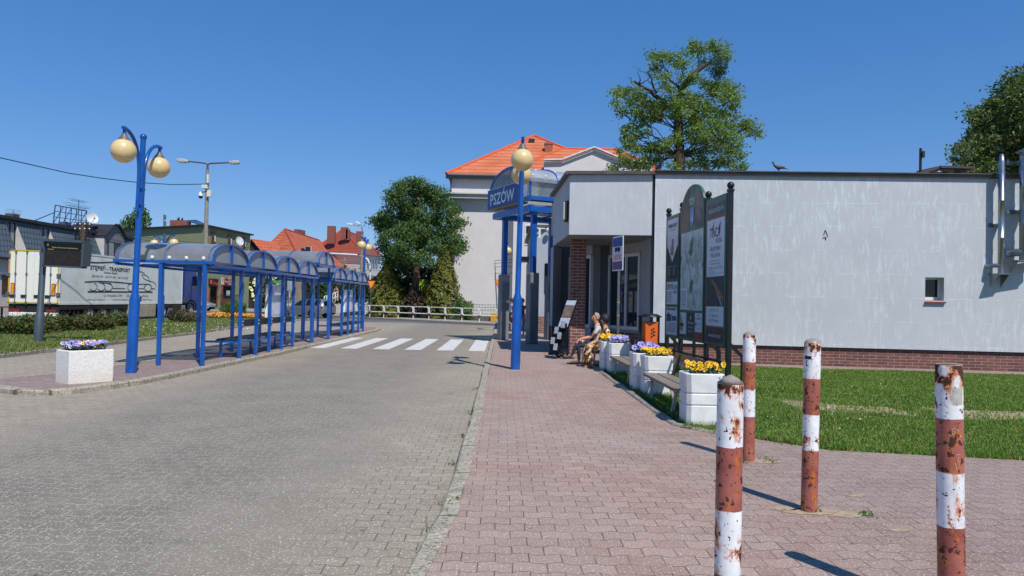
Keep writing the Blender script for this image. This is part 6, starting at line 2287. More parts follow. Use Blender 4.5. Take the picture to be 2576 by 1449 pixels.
mb.slab([(XL + .2, yf - .02, 1.95), (TX - .2, yf - .02, 1.95), (TX - .25, yf - .22, 2.9), (XL + .25, yf - .22, 2.9)], (0, 1, .2), .03)
part('window', mb, m_dkglass, cabp, True)
mb = MB(); mb.box((TX + .12, yf - .25, 2.55), (.3, .14, .7)); mb.bar((TX - .05, yf - .25, 2.9), (TX + .12, yf - .25, 2.85), .05, .05); part('mirror', mb, m_cab, cabp, True)
mb = MB(); n = 10
for k in range(n):
    a0, a1 = PI * k / n, PI * (k + 1) / n
    for r_ in (0.6,):
        mb.quad((TX - .07, 51.5 + .56 * math.cos(a0), .42 + .56 * math.sin(a0)), (TX - .03, 51.5 + .56 * math.cos(a0), .42 + .56 * math.sin(a0)), (TX - .03, 51.5 + .78 * math.cos(a0), .42 + .78 * math.sin(a0)), (TX - .03, 51.5 + .78 * math.cos(a1), .42 + .78 * math.sin(a1)))
        mb.quad((TX - .03, 51.5 + .78 * math.cos(a0), .42 + .78 * math.sin(a0)), (TX - .03, 51.5 + .78 * math.cos(a1), .42 + .78 * math.sin(a1)), (TX - .03, 51.5 + .55 * math.cos(a1), .42 + .55 * math.sin(a1)), (TX - .03, 51.5 + .55 * math.cos(a0), .42 + .55 * math.sin(a0)))
mb.bx((TX - .08, 50.36, 1.0), (TX - .03, 51.0, 1.3))
part('wheel_arch', mb, mt('arch_grey', '4a4c50', .6), cabp, True)
mb = MB(); mb.box((TX - .045, 51.5, 1.75), (.02, .015, 1.2)); mb.box((TX - .045, 51.2, 1.62), (.03, .22, .04)); part('door_line', mb, m_chas, cabp, True)

# lettering on the trailer side
TA, TBp = (TX + .004, 30), (TX + .004, 60)


def SP(u, v): return onplane(u, v, TA, TBp)


def side_text(mb, txt, u0, u1, vb, hpx, bold=0.):
    a, b = SP(u0, vb), SP(u1, vb)
    h = (SP((u0 + u1) / 2, vb - hpx) - SP((u0 + u1) / 2, vb)).z
    c = (a + b) / 2
    write(mb, txt, c, (0, 1, 0), (0, 0, 1), h, (b - a).length, bold=bold, lift=.006)


def z2(x, y): return .29987 * x, 562.3 + .29987 * y


mb = MB()
side_text(mb, 'STĘPIEŃ - TRANSPORT', 227, 327.5, 681.5, 9.5, .03)
side_text(mb, 'Radosław Stępień', 262, 295, 688.5, 4.2, .02)
side_text(mb, '604-964-423    606-751-458    662-218-335', 231, 321, 699.5, 5.2)
side_text(mb, 'ul. Kłodzka 29d     58-330 Jedlina-Zdrój', 261, 372, 746.5, 5.6)
side_text(mb, 'www.stepien-transport.pl', 219, 263, 755.5, 4)
side_text(mb, 'email: biuro@stepien-transport.pl', 283, 345, 755.5, 4)
side_text(mb, 'Stępień Transport', 359, 383, 755.5, 4)
part('lettering', mb, mt('trailer_ink', '2b3236', .6), lorry, True)
mb = MB()


def stroke(pts, wpx=1.1):
    q = [SP(*z2(*p)) + V((.006, 0, 0)) for p in pts]
    for a, b in zip(q, q[1:]): mb.bar(a, b, .002, .03 * wpx, (0, 0, 1)) if False else mb.bar(a, b, .034 * wpx, .004, (1, 0, 0))


def arc_(cx, cy, r_, a0, a1, n=10): return [(cx + r_ * math.cos(R(a0 + (a1 - a0) * i / n)), cy - r_ * math.sin(R(a0 + (a1 - a0) * i / n))) for i in range(n + 1)]


stroke([(710, 490), (760, 488), (830, 485), (900, 486), (1000, 494), (1120, 506)], 1.8)
stroke([(737, 572), (1000, 573), (1280, 575)], 2.2)
stroke([(760, 326), (830, 328), (900, 325), (1000, 323)], 2)
stroke(arc_(782, 532, 32, -150, 75)); stroke(arc_(848, 532, 32, -150, 75)); stroke(arc_(908, 532, 34, -150, 80))
stroke([(830, 497), (900, 500), (935, 512), (945, 543), (1050, 546)])
stroke(arc_(1102, 536, 32, 20, 330)); stroke(arc_(1240, 538, 30, -200, 150))
stroke([(1165, 480), (1166, 430), (1165, 402)]); stroke([(1165, 402), (1190, 406), (1215, 420)])
stroke([(1190, 428), (1198, 450), (1215, 468), (1245, 480), (1258, 484)]); stroke([(1188, 428), (1225, 434), (1245, 452), (1256, 484), (1258, 500)])
stroke([(1258, 484), (1285, 490), (1303, 505), (1308, 520), (1306, 535)])
stroke([(1160, 510), (1210, 508), (1250, 510), (1268, 525), (1272, 546), (1300, 548)], 1.4); stroke([(1160, 546), (1205, 546), (1212, 530), (1222, 520)])
part('lorry_drawing', mb, mt('trailer_ink', '2b3236', .6), lorry, True)
mb = MB(); a = SP(352.5, 758); b = SP(357.5, 747); mb.bx((TX + .004, a.y, a.z), (TX + .008, b.y, b.z)); sq = part('network_mark', mb, mt('trailer_ink', '2b3236', .6), lorry, True)
mb = MB(); write(mb, 'f', SP(355.2, 757.6), (0, 1, 0), (0, 0, 1), .2, lift=.012, bold=.03); part('network_letter', mb, m_trw, sq, True)


# ---- estate car
def estate(name, label, paint, loc, rz, group=None):
    t = thing(name, label, 'car', loc, rz, group)
    # x forward; stations: x, sill z, half-width low, half-width belt, belt z, roof half-width, roof z
    st = [(2.26, .42, .55, .6, .56, .58, .6), (2.15, .25, .74, .78, .66, .7, .7), (1.75, .2, .85, .87, .78, .76, .83), (1.1, .2, .88, .89, .88, .78, .92), (.72, .2, .88, .89, .92, .72, .99),
          (.2, .2, .88, .89, .94, .64, 1.34), (-.1, .2, .88, .89, .95, .63, 1.44), (-.55, .2, .88, .89, .95, .62, 1.475), (-.62, .2, .88, .89, .95, .62, 1.477), (-1.35, .2, .88, .88, .96, .61, 1.47), (-1.43, .2, .88, .88, .96, .61, 1.468), (-1.95, .22, .85, .86, .97, .58, 1.42), (-2.12, .26, .82, .84, .96, .55, 1.32), (-2.3, .32, .78, .8, .9, .6, .95), (-2.32, .4, .7, .74, .6, .6, .62)]
    rings = []
    for x, zs, wl, wb, zb_, wr, zr in st:
        zm = (zs + zb_) / 2
        rings.append([(x, wl * .96, zs), (x, wl + .02, zm), (x, wb, zb_), (x, wr, zr - .02), (x, wr * .6, zr + .015), (x, 0, zr + .025)])
    body, gl = MB(), MB()
    body.smooth = True; gl.smooth = True
    for s in (1, -1):
        vs = [(x, y * s, z) for r in rings for x, y, z in r]
        fb, fg = [], []
        for i in range(len(rings) - 1):
            for k in range(5):
                q = (i * 6 + k, (i + 1) * 6 + k, (i + 1) * 6 + k + 1, i * 6 + k + 1)
                if s < 0: q = tuple(reversed(q))
                side = k == 2 and i in (4, 5, 6, 8, 10) or (k == 2 and i == 3)
                shield = k >= 3 and i == 4
                rear = (k >= 3 and i == 12) or (k >= 3 and i == 11 and False)
                (fg if (side and i != 3) or shield or rear else fb).append(q)
        body.add(vs, fb, True); gl.add(vs, fg, True)
    # floor and ends
    for ri in (0, -1):
        r = rings[ri]; pts = [(x, y, z) for x, y, z in r] + [(x, -y, z) for x, y, z in reversed(r[:-1])]
        body.poly(pts if ri == 0 else list(reversed(pts)))
    body.quad((2.1, -.7, .22), (2.1, .7, .22), (-2.2, .7, .25), (-2.2, -.7, .25))
    bo = obj('body', body.mesh('body', [paint]), t)
    g = obj('windows', gl.mesh('windows', [m_dkglass]), t)
    for x in (1.38, -1.22):
        for s in (-1, 1):
            mb = MB(); mb.v = []
            w_ = wheel_local(t, (x, s * .8, .31), .31, .2)
            # dark arch over the wheel
            mb = MB(); n = 14
            arc = [(x + .37 * math.cos(PI * k / n), s * .908, .29 + .37 * math.sin(PI * k / n)) for k in range(n + 1)]
            mb.poly(arc + [(x - .37, s * .905, .2), (x + .37, s * .905, .2)] if s < 0 else list(reversed(arc + [(x - .37, s * .905, .2), (x + .37, s * .905, .2)])))
            part('wheel_arch', mb, m_chas, t)
    for s in (-1, 1):
        mb = MB(); mb.box((-2.17, s * .72, .84), (.2, .26, .2)); part('tail_lamp', mb, m_redl, t, bev=.04)
        mb = MB(); mb.box((2.08, s * .6, .64), (.24, .3, .14)); part('headlight', mb, m_clearl, t, bev=.04)
        mb = MB(); mb.box((.62, s * .97, .98), (.14, .18, .13)); part('mirror', mb, paint, t, bev=.03)
        for x in (-.35, -1.1):
            mb = MB(); mb.box((x, s * .9, .84), (.2, .025, .03)); part('door_handle', mb, paint, t)
        mb = MB(); mb.tube([(-.1, s * .58, 1.5), (-1.8, s * .56, 1.49)], .018, 6); part('roof_rail', mb, m_chas, t)
    mb = MB(); mb.box((-2.33, 0, .72), (.02, .5, .11)); part('number_plate', mb, m_white, t)
    return t


def wheel_local(t, c, r, w_):
    o = wheel(t, (0, 0, 0), r, w_, (0, 1, 0))
    # the wheel was given in the thing's own axes
    for m in [o] + [x for x in bpy.data.objects if x.parent is o]:
        M = inv(t).inverted()
        for v in m.data.vertices: v.co = (M @ v.co) + V(c)
    return o


m_clearl = mt('lamp_clear', 'b9bdc4', .15)
m_silver = mt('silver_paint', '8f979e', .3, .6, var=.04)
m_silver2 = mt('pale_silver_paint', '98a2a8', .3, .5, var=.04)
rw = V((-14.75, 57.6, -.09)); hd = V((-.9, .43, 0)).normalized()
cpos = rw + hd * 1.22
estate('estate_car', 'silver estate car driving away to the left on the road behind the first shelter', m_silver, tuple(cpos), math.atan2(hd.y, hd.x))
q = P(534, 770, 67.5)
estate('parked_car', 'grey car half hidden behind the blue lorry cab, only its front showing', m_silver2, (q.x - 2.2, 67.6, .02), R(-4))

# black off-road car seen from behind
q = P(860, 766, 82)
t = thing('offroad_car', 'black off-road car with a spare wheel on its back door', 'car', (q.x, q.y, q.z), R(0))
mb = MB(); mb.box((0, 1.6, .62), (1.15 * 1.5, 3.9, .66)); mb.box((0, 1.2, 1.22), (1.6, 2.9, .6), 0, (.82, .86)); part('body', mb, mt('black_paint', '15171a', .3), t, bev=.1)
mb = MB(); mb.box((0, -.26, 1.22), (1.2, .03, .4)); part('rear_window', mb, m_dkglass, t, bev=.03)
for s in (-1, 1):
    for y in (.35, 2.9): wheel_local(t, (0, 0, 0), .36, .24).location = (0, 0, 0)
ks = [x for x in bpy.data.objects if x.parent is t and x.name.startswith('wheel')]
for w_, (x, y) in zip(ks, ((-.7, .35), (-.7, 2.9), (.7, .35), (.7, 2.9))):
    w_.rotation_euler = (0, 0, R(90)); w_.location = (x, y, .36)
sw = wheel_local(t, (0, 0, 0), .34, .22); sw.location = (.1, -.5, .85)
for s in (-1, 1): mb = MB(); mb.box((s * .78, -.36, .72), (.14, .04, .2)); part('tail_lamp', mb, m_redl, t)
# the side road rises to the crossing
p1_, p2_, p3_, p4_ = G(800, 774), G(905, 774), P(905, 762, 130), P(800, 762, 130)
mb = MB(); zq = P(860, 766, 82).z
mb.add([(-25, 74, -.1), (-12, 74, -.1), (-10, 80, zq - .03), (-10, 140, zq - .03), (-26, 140, zq - .03), (-26, 80, zq - .03)], [(0, 1, 2, 5), (5, 2, 3, 4)])
struct('side_road', mb, m_walk)

# ================================================================== THE LEFT-HAND STREET
m_slate_tile = roof_tiles('slate_blue_tiles', '57646f', '4c5863', .66, .3, '2d353e', .15)
m_wwall = mt('white_wall', 'b9b6b2', .9, var=.06, vs=2, dirt=('8f8b86', .3))
m_gable = mt('grey_gable', '77777d', .85)
m_olive = plaster('olive_render', '858b68', '8d9372', .3, False, 50)
m_olive2 = m_olive
m_brown = mt('brown_surround', '8a4a38', .7)
m_roofdk = mt('bitumen_edge', '23262a', .8)
man = thing('mansard_building', 'long white building with slate-blue tiled mansard roof and dormers behind the lorry', 'building', (-31.5, 48, 0))
MX, MY0, MY1 = -31.5, 30., 62.5
ZE, ZT = 3.6, 6.25
mb = MB(); mb.quad((MX, MY0, -.1), (MX, MY1, -.1), (MX, MY1, ZE + .1), (MX, MY0, ZE + .1)); mb.quad((MX, MY1, -.1), (MX - 9, MY1, -.1), (MX - 9, MY1, ZT), (MX - .8, MY1, ZT)); part('wall', mb, m_wwall, man, True)
DORM = [(46.5, 47.55), (49.85, 51.0), (53.7, 54.8)]
DZ0, DZ1 = ZE + .4, ZT - .22


def slope_x(z): return MX + .3 - 1.1 * (z - ZE) / (ZT - ZE)


mb = MB()
ycur = MY0
for y0, y1 in DORM + [(MY1 + .1, None)]:
    mb.quad((MX + .3, ycur, ZE), (MX + .3, y0, ZE), (slope_x(ZT), y0, ZT), (slope_x(ZT), ycur, ZT))
    if y1 is None: break
    mb.quad((MX + .3, y0, ZE), (MX + .3, y1, ZE), (slope_x(DZ0), y1, DZ0), (slope_x(DZ0), y0, DZ0))
    mb.quad((slope_x(DZ1), y0, DZ1), (slope_x(DZ1), y1, DZ1), (slope_x(ZT), y1, ZT), (slope_x(ZT), y0, ZT))
    ycur = y1
mb.quad((MX + .3, MY0, ZE), (MX + .3, MY1, ZE), (MX, MY1, ZE - .02), (MX, MY0, ZE - .02)); part('mansard_roof', mb, m_slate_tile, man, True)
for y0, y1 in DORM:
    mb = MB(); xb = MX - .8
    mb.poly([(xb, y1, DZ0), (slope_x(DZ0), y1, DZ0), (slope_x(DZ1), y1, DZ1), (xb, y1, DZ1)])
    mb.poly([(xb, y0, DZ0), (slope_x(DZ0), y0, DZ0), (slope_x(DZ1), y0, DZ1), (xb, y0, DZ1)])
    mb.quad((xb, y0, DZ0), (slope_x(DZ0), y0, DZ0), (slope_x(DZ0), y1, DZ0), (xb, y1, DZ0))
    mb.quad((xb, y0, DZ1), (slope_x(DZ1), y0, DZ1), (slope_x(DZ1), y1, DZ1), (xb, y1, DZ1))
    d_ = part('dormer', mb, m_wwall, man, True)
    mb = MB(); mb.bx((xb - .05, y0, DZ0), (xb + .02, y1, DZ1)); w_ = part('window', mb, m_dkglass, d_, True)
    mb = MB()
    for y in (y0 + .04, (y0 + y1) / 2, y1 - .04): mb.bx((xb + .02, y - .04, DZ0), (xb + .07, y + .04, DZ1))
    part('frame', mb, m_roofdk, w_, True)
    mb = MB(); mb.bx((xb + .022, y0 + .35, DZ0 + .1), (xb + .03, y1 - .1, DZ1 - .1)); part('curtain', mb, mt('net_curtain', '8d9494', .8), w_, True)
mb = MB(); mb.bx((MX - 9, MY0, ZT), (MX - .55, MY1 + .3, ZT + .16)); mb.bx((MX - .58, MY0, ZT - .05), (MX - .5, MY1 + .3, ZT + .1)); part('flat_roof', mb, m_roofdk, man, True)
mb = MB(); mb.tube([(MX + .38, MY0, ZE), (MX + .38, MY1, ZE)], .07, 8); part('gutter', mb, m_roofdk, man, True)
A_, B_ = (MX, 0), (MX, 100)


def MP(u, v): return onplane(u, v, A_, B_)


def dormer(u0, u1, v0, v1, gable=False):
    a, b = MP(u0, v1), MP(u1, v1)
    y0, y1 = a.y, b.y
    if y1 - y0 > 3.2: y1 = y0 + 3.2
    z0, z1 = ZE + .45, ZT - .25
    mb = MB()
    # cheeks
    for y in (y0, y1): mb.add([(MX + .12, y, z0), (MX + .1, y, z1), (MX - .8, y, z1)], [(0, 1, 2)]); mb.add([(MX + .12, y, z0), (MX - .8, y, z1), (MX - .8, y, z0)], [(0, 1, 2)])
    d_ = part_each('dormer', mb, m_wwall, man, True)[0]
    if gable:
        mb = MB(); ym = (y0 + y1) / 2; zp = ZT + .75
        mb.poly([(MX + .12, y0, z0), (MX + .12, y1, z0), (MX + .12, y1, ZT - .1), (MX + .12, ym + .35, zp), (MX + .12, ym - .35, zp), (MX + .12, y0, ZT - .1)]); part('gable', mb, m_gable, d_, True)
        mb = MB()
        for p_, q_ in (((y0 - .15, ZT - .2), (ym - .35, zp + .05)), ((ym - .35, zp + .05), (ym + .35, zp + .05)), ((ym + .35, zp + .05), (y1 + .15, ZT - .2))):
            mb.quad((MX + .3, p_[0], p_[1]), (MX + .3, q_[0], q_[1]), (MX - 3, q_[0], q_[1]), (MX - 3, p_[0], p_[1])); mb.bar((MX + .3, p_[0], p_[1]), (MX + .3, q_[0], q_[1]), .06, .1)
        part('roof', mb, m_roofdk, d_, True)
        wy0, wy1 = y0 + .5, y1 - .7
    else:
        mb = MB(); mb.bx((MX - .8, y0 - .2, z1), (MX + .3, y1 + .2, z1 + .1)); part('roof', mb, m_roofdk, d_, True)
        wy0, wy1 = y0 + .05, y1 - .05
    wz1 = z1 - (.35 if gable else .02)
    mb = MB(); xw = MX + (.13 if gable else -.25)
    mb.bx((xw - .06, wy0, z0), (xw, wy1, wz1)); w_ = part('window', mb, m_dkglass, d_, True)
    mb = MB()
    for y in (wy0, (wy0 + wy1) / 2, wy1): mb.bx((xw - .01, y - .05, z0), (xw + .04, y + .05, wz1))
    part('frame', mb, m_roofdk, w_, True)
    mb = MB(); mb.bx((xw + .002, wy0 + .1, z0 + .1), (xw + .006, (wy0 + wy1) / 2, wz1 - .1)); part('curtain', mb, mt('net_curtain', '8d9494', .8), w_, True)


dormer(258, 309, 600, 643, True)
for u, v, s in ((31, 546, .7), (163, 566, .75), (201, 567, .75), (218, 567, .7)):
    q = onplane(u, v, (MX - 1.8, 0), (MX - 1.8, 100)); mb = MB(); mb.bx((MX - 2.1, q.y - s * .42, ZT), (MX - 1.5, q.y + s * .42, q.z + .22)); part('chimney', mb, bricks('old_chimney_brick', '6b4a3e', '55392f', '6d655d', .25, .1), man, True)
# hoarding frame on the roof
hp_ = [onplane(u, v, (MX - 1.2, 0), (MX - 1.2, 100)) for u, v in ((134, 562), (216, 571), (218, 531), (139, 516))]
mb = MB()
for i in range(4): mb.bar(hp_[i], hp_[(i + 1) % 4], .06, .06)
for k in range(1, 6):
    f = k / 6; mb.bar(hp_[0].lerp(hp_[1], f), hp_[3].lerp(hp_[2], f), .045, .045)
for f in (.36, .68): mb.bar(hp_[0].lerp(hp_[3], f), hp_[1].lerp(hp_[2], f), .045, .045)
for k in range(4):
    f = k / 4; mb.bar(hp_[0].lerp(hp_[1], f), hp_[3].lerp(hp_[2], f + .25), .04, .04)
mb.bar(hp_[3].lerp(hp_[0], .4), MP(108, 556) + V((-.6, 0, 0)), .05, .05)
part('hoarding_frame', mb, mt('frame_steel_blue', '3f5878', .6, .3), man, True)


def dish(parent, c, r, facing, mat):
    f = V(facing).normalized(); a = f.orthogonal().normalized(); b = f.cross(a)
    mb = MB(); n, m = 24, 5
    vs, fs = [], []
    for i in range(m + 1):
        rr = r * i / m
        for k in range(n):
            t_ = 2 * PI * k / n
            vs.append(V(c) + (a * math.cos(t_) + b * math.sin(t_)) * rr + f * (.28 * rr * rr / r))
    for i in range(m):
        for k in range(n): fs.append((i * n + k, i * n + (k + 1) % n, (i + 1) * n + (k + 1) % n, (i + 1) * n + k))
    mb.add(vs, fs, True)
    d_ = part('satellite_dish', mb, mat, parent, True)
    mb = MB(); mb.tube([V(c) - V((0, 0, r)), V(c) + f * r * 1.1 - V((0, 0, r * .35))], .02, 6); mb.sphere(V(c) + f * r * 1.1 - V((0, 0, r * .3)), .07, 8, 6); mb.bar(V(c) - f * .1, V(c) - f * .1 - V((0, 0, r * 1.6)), .05, .05)
    part('dish_arm', mb, m_galv, d_, True)


c = onplane(230, 549, (MX - 1.0, 0), (MX - 1.0, 100)); dish(man, c, .46, (.8, -.55, .25), mt('dish_white', 'cfd2d4', .5))
mb = MB(); a = onplane(198, 570, (MX - 1.4, 0), (MX - 1.4, 100)); b = onplane(198, 503, (MX - 1.4, 0), (MX - 1.4, 100)); mb.tube([a, b], .03, 6)
for f, l in ((.98, 1.0), (.8, 1.6), (.72, 1.2)):
    p = a.lerp(b, f); mb.bar(p - V((0, l, .12 * l)), p + V((0, l * .9, -.1)), .025, .025)
    for k in range(7): q = p + V((0, -l + k * l * .3, 0)); mb.bar(q - V((.3, 0, 0)), q + V((.3, 0, 0)), .015, .015)
part('aerial', mb, m_galv, man, True)
mb = MB(); a = onplane(33, 546, (MX - 1.4, 0), (MX - 1.4, 100)); mb.tube([a, a + V((0, 0, .5))], .02, 5)
for k in range(4): mb.bar(a + V((-.3, -.3, .2 + k * .1)), a + V((.3, .4, .2 + k * .1)), .015, .015)
part('aerial', mb, m_galv, man, True)
# signs on the white wall
a, b = MP(22, 689), MP(41, 662); mb = MB(); mb.bx((MX + .02, a.y, a.z), (MX + .12, b.y, b.z)); s_ = part('wall_sign', mb, m_trwr, man, True)
mb = MB(); cy, cz = (a.y + b.y) / 2, (a.z + b.z) / 2 - .1
pts = [(MX + .125, cy + .16 * math.sin(R(k * 20)) , cz - .17 * math.cos(R(k * 20))) for k in range(-6, 7)] + [(MX + .125, cy + .03, cz + .38)]
mb.poly(pts); part('red_drop', mb, m_redl, s_, True)
a, b = MP(3, 741), MP(36, 694); mb = MB(); mb.bx((MX + .02, a.y, a.z), (MX + .06, b.y, b.z)); part('wall_poster', mb, mt('dark_meat_poster', '2a2021', .4, var=.8, vs=1.2, dirt=('7a4a30', .9)), man, True)

# timber table with benches by the left edge
q = P(14, 790, 38); t = thing('timber_bench', 'brown timber table bench by the white wall at the left edge', 'bench', (q.x, q.y, -.09))
mb = MB(); mb.box((0, 0, .8), (.7, 2.4, .06)); part('top', mb, mt('raw_timber', '8a5a3a', .8), t)
for y in (-.8, 0, .8):
    mb = MB(); mb.box((.2, y, .39), (.07, .07, .78)); part('leg', mb, m_dark, t)
    mb = MB(); mb.box((-.2, y, .39), (.07, .07, .78)); part('leg', mb, m_dark, t)

# olive-green corner house with the shops
oc, orr, ol = V((-30.1, 72, .35)), V((-29.0, 82, .35)), V((-42.3, 79.2, .35))
ZG = 8.45
gr = thing('olive_building', 'olive green two-storey flat-roofed corner house with shops on the ground floor', 'building', tuple(oc))
mb = MB()
dn = V((0, 0, -.5)); upz = V((0, 0, ZG))
mb.quad(oc + dn, orr + dn, V((orr.x, orr.y, ZG)), V((oc.x, oc.y, ZG))); mb.quad(ol + dn, oc + dn, V((oc.x, oc.y, ZG)), V((ol.x, ol.y, ZG)))
part('wall', mb, m_olive, gr, True)
mb = MB(); mb.bar((oc.x + .1, oc.y - .1, ZG + .08), (orr.x + .1, orr.y + .2, ZG + .08), .5, .16); mb.bar((ol.x, ol.y - .1, ZG + .08), (oc.x + .1, oc.y - .1, ZG + .08), .5, .16)
mb.poly([(oc.x, oc.y, ZG + .05), (orr.x, orr.y, ZG + .05), (orr.x - 10, orr.y + 5, ZG + .05), (ol.x, ol.y, ZG + .05)]); part('roof', mb, m_roofdk, gr, True)
rdir = (orr - oc); rdir.z = 0; rdir.normalize(); rn = V((rdir.y, -rdir.x, 0))


def GP(u, v): return onplane(u, v, oc, orr)


def gslab(u0, v0, u1, v1, th, mat, nm, par, off=0.):
    a, b = GP(u0, v1), GP(u1, v0)
    a2 = V((a.x, a.y, b.z)); b2 = V((b.x, b.y, a.z))
    mb = MB(); o = rn * (th + off)
    mb.slab([a + o, b2 + o, b + o, a2 + o], rn, th)
    return part(nm, mb, mat, par, True)


for (u0, v0, u1, v1) in ((530, 584, 541.5, 610), (571.5, 591.5, 582, 617.5), (608.5, 599.5, 618, 622.5)):
    w_ = gslab(u0, v0, u1, v1, .08, m_brown, 'window', gr)
    gslab(u0 + 2, v0 + 3, u1 - 1.5, v1 - 2.5, .02, m_dkglass, 'pane', w_, .085); gslab((u0 + u1) / 2 + 1, v0 + 9, u1 - 1.8, v1 - 2.5, .02, m_white, 'frame', w_, .11)
d_ = gslab(524, 719, 547, 768, .08, m_brown, 'shop_door', gr); gslab(526, 721, 543, 767, .02, m_dkglass, 'pane', d_, .085)
b_ = gslab(524, 702, 546.5, 719.5, .15, m_black, 'shop_sign', gr)
gslab(524.5, 704, 530, 714, .02, mt('orange_logo', 'e0481a', .5), 'logo', b_, .155)
mb = MB(); a, b = GP(531, 716), GP(546, 716); write(mb, 'Orange', (a + b) / 2 + rn * .16, rdir, (0, 0, 1), .33, (b - a).length * .92, bold=.02, lift=.02); part('lettering', mb, mt('orange_letters', 'e0552a', .5), b_, True)
w_ = gslab(555, 718, 590, 766, .08, m_brown, 'shop_window', gr); gslab(559, 721, 581, 750, .02, m_dkglass, 'pane', w_, .085); gslab(567, 731, 576, 744, .02, mt('paper_notice', 'aeb6b4', .7), 'paper', w_, .11)
b_ = gslab(556, 700, 590, 716, .15, mt('pale_sign', 'c9b3b0', .5), 'shop_sign', gr)
for k in range(8): gslab(573 + k * 2.1, 701, 574.2 + k * 2.1, 715, .02, m_redl, 'stripe', b_, .155)
hc = GP(566, 708); mb = MB(); o = hc + rn * .2
mb.slab([o + rdir * .52 * math.sin(R(60 * k)) + V((0, 0, .44 * math.cos(R(60 * k)))) for k in range(6)], rn, .05); h_ = part('hexagon', mb, mt('hex_red', '8a2a32', .5), b_, True)
mb = MB(); write(mb, 'Berger', hc + rn * .2 + V((0, 0, -.1)), rdir, (0, 0, 1), .2, .75, bold=.02, lift=.02); part('lettering', mb, m_white, h_, True)
mb = MB()
for k in range(22):
    a = GP(526 + k * 2.4, 768); mb.bar(a + rn * 1.2, a + rn * 1.2 + V((0, 0, 1.15)), .03, .03)
a, b = GP(526, 768) + rn * 1.2, GP(577, 768) + rn * 1.2; mb.bar(a + V((0, 0, 1.1)), b + V((0, 0, 1.1)), .04, .04); mb.bar(a + V((0, 0, .2)), b + V((0, 0, .2)), .04, .04)
solo('iron_fence', mb, m_black, 'low black iron fence before the doors of the green shop house', 'fence')
c = GP(590, 607) + rn * .5; dish(gr, c, .5, (.85, -.5, .25), mt('dish_white', 'cfd2d4', .5))
q = P(454, 562, 76); mb = MB(); mb.box((q.x, q.y, 8.9), (1.8, 1, .9)); part('chimney', mb, bricks('chimney_brick2', '93483a', '7d3b30', '7d756d', .3, .1), gr, True)
mb = MB()
for u, v0, v1 in ((412, 578, 539), (446, 560, 550), (455, 560, 552)):
    a, b = P(u, v0, 76), P(u, v1, 76); mb.bar(a, b, .07, .07)
    for k in (.2, .6): p = b.lerp(a, k); mb.box((p.x + .15, p.y, p.z), (.16, .1, .5))
part('phone_mast', mb, m_galv, gr, True)
a, b = P(463, 554, 76), P(505, 568, 76); mb = MB(); mb.slab([a, b + V((0, 0, .1)), b + V((0, 3, .2)), a + V((0, 3, .4))], (0, 0, 1), .05); part('solar_panel', mb, mt('solar_blue', '2a3446', .2), gr, True)

# pavement strip on the far left side of the street
mb = MB(); mb.prism([(-31.5, 28), (-27.6, 28), (-27.2, 62), (-26.5, 76), (-23.5, 82), (-32, 90)], -.12, .05); struct('pavement', mb, m_walk)


def house(name, label, a, b, depth, zb_, ze, zr, inset, wallm, roofm, ridge=None):
    """hip-roofed house: front wall a-b, depth backwards, eave ze, ridge zr"""
    a, b = V((a[0], a[1], 0)), V((b[0], b[1], 0))
    d = (b - a).normalized(); n = V((-d.y, d.x, 0))
    c_ = b + n * depth; e_ = a + n * depth
    t = thing(name, label, 'house', tuple((a + b) / 2))
    mb = MB()
    for p, q in ((a, b), (b, c_), (c_, e_), (e_, a)): mb.quad(p + V((0, 0, zb_)), q + V((0, 0, zb_)), q + V((0, 0, ze)), p + V((0, 0, ze)))
    part('wall', mb, wallm, t, True)
    o = .5
    A1, B1, C1, E1 = a - d * o - n * o, b + d * o - n * o, c_ + d * o + n * o, e_ - d * o + n * o
    zz_ = V((0, 0, ze - .15)); up_ = V((0, 0, zr))
    L = (b - a).length
    i0, i1 = inset
    r0_, r1_ = a + n * depth / 2 + d * i0 + up_, b + n * depth / 2 - d * i1 + up_
    mb = MB(); mb.quad(A1 + zz_, B1 + zz_, r1_, r0_); mb.quad(C1 + zz_, E1 + zz_, r0_, r1_); mb.add([B1 + zz_, C1 + zz_, r1_], [(0, 1, 2)]); mb.add([E1 + zz_, A1 + zz_, r0_], [(0, 1, 2)])
    part('roof', mb, roofm, t, True)
    mb = MB(); mb.tube([r0_, r1_], .14, 6); mb.tube([A1 + zz_, r0_], .12, 6); mb.tube([B1 + zz_, r1_], .12, 6); part('ridge_tiles', mb, mt('ridge_tile2', 'a8482a', .8), t, True)
    return t, d, n


m_tile2 = roof_tiles('orange_tiles_far', 'c06a48', 'ad5432', .8, .7, '84401f')
m_tile3 = roof_tiles('brick_red_tiles', '9e4a35', '8c3d2b', .8, .7, '5f2a20')
m_cream = plaster('cream_render', 'b9a68d', 'c2b29c', .3, False, 40)
m_wht2 = plaster('offwhite_render', 'd6d2cd', 'c6c2bd', .3, False, 40)


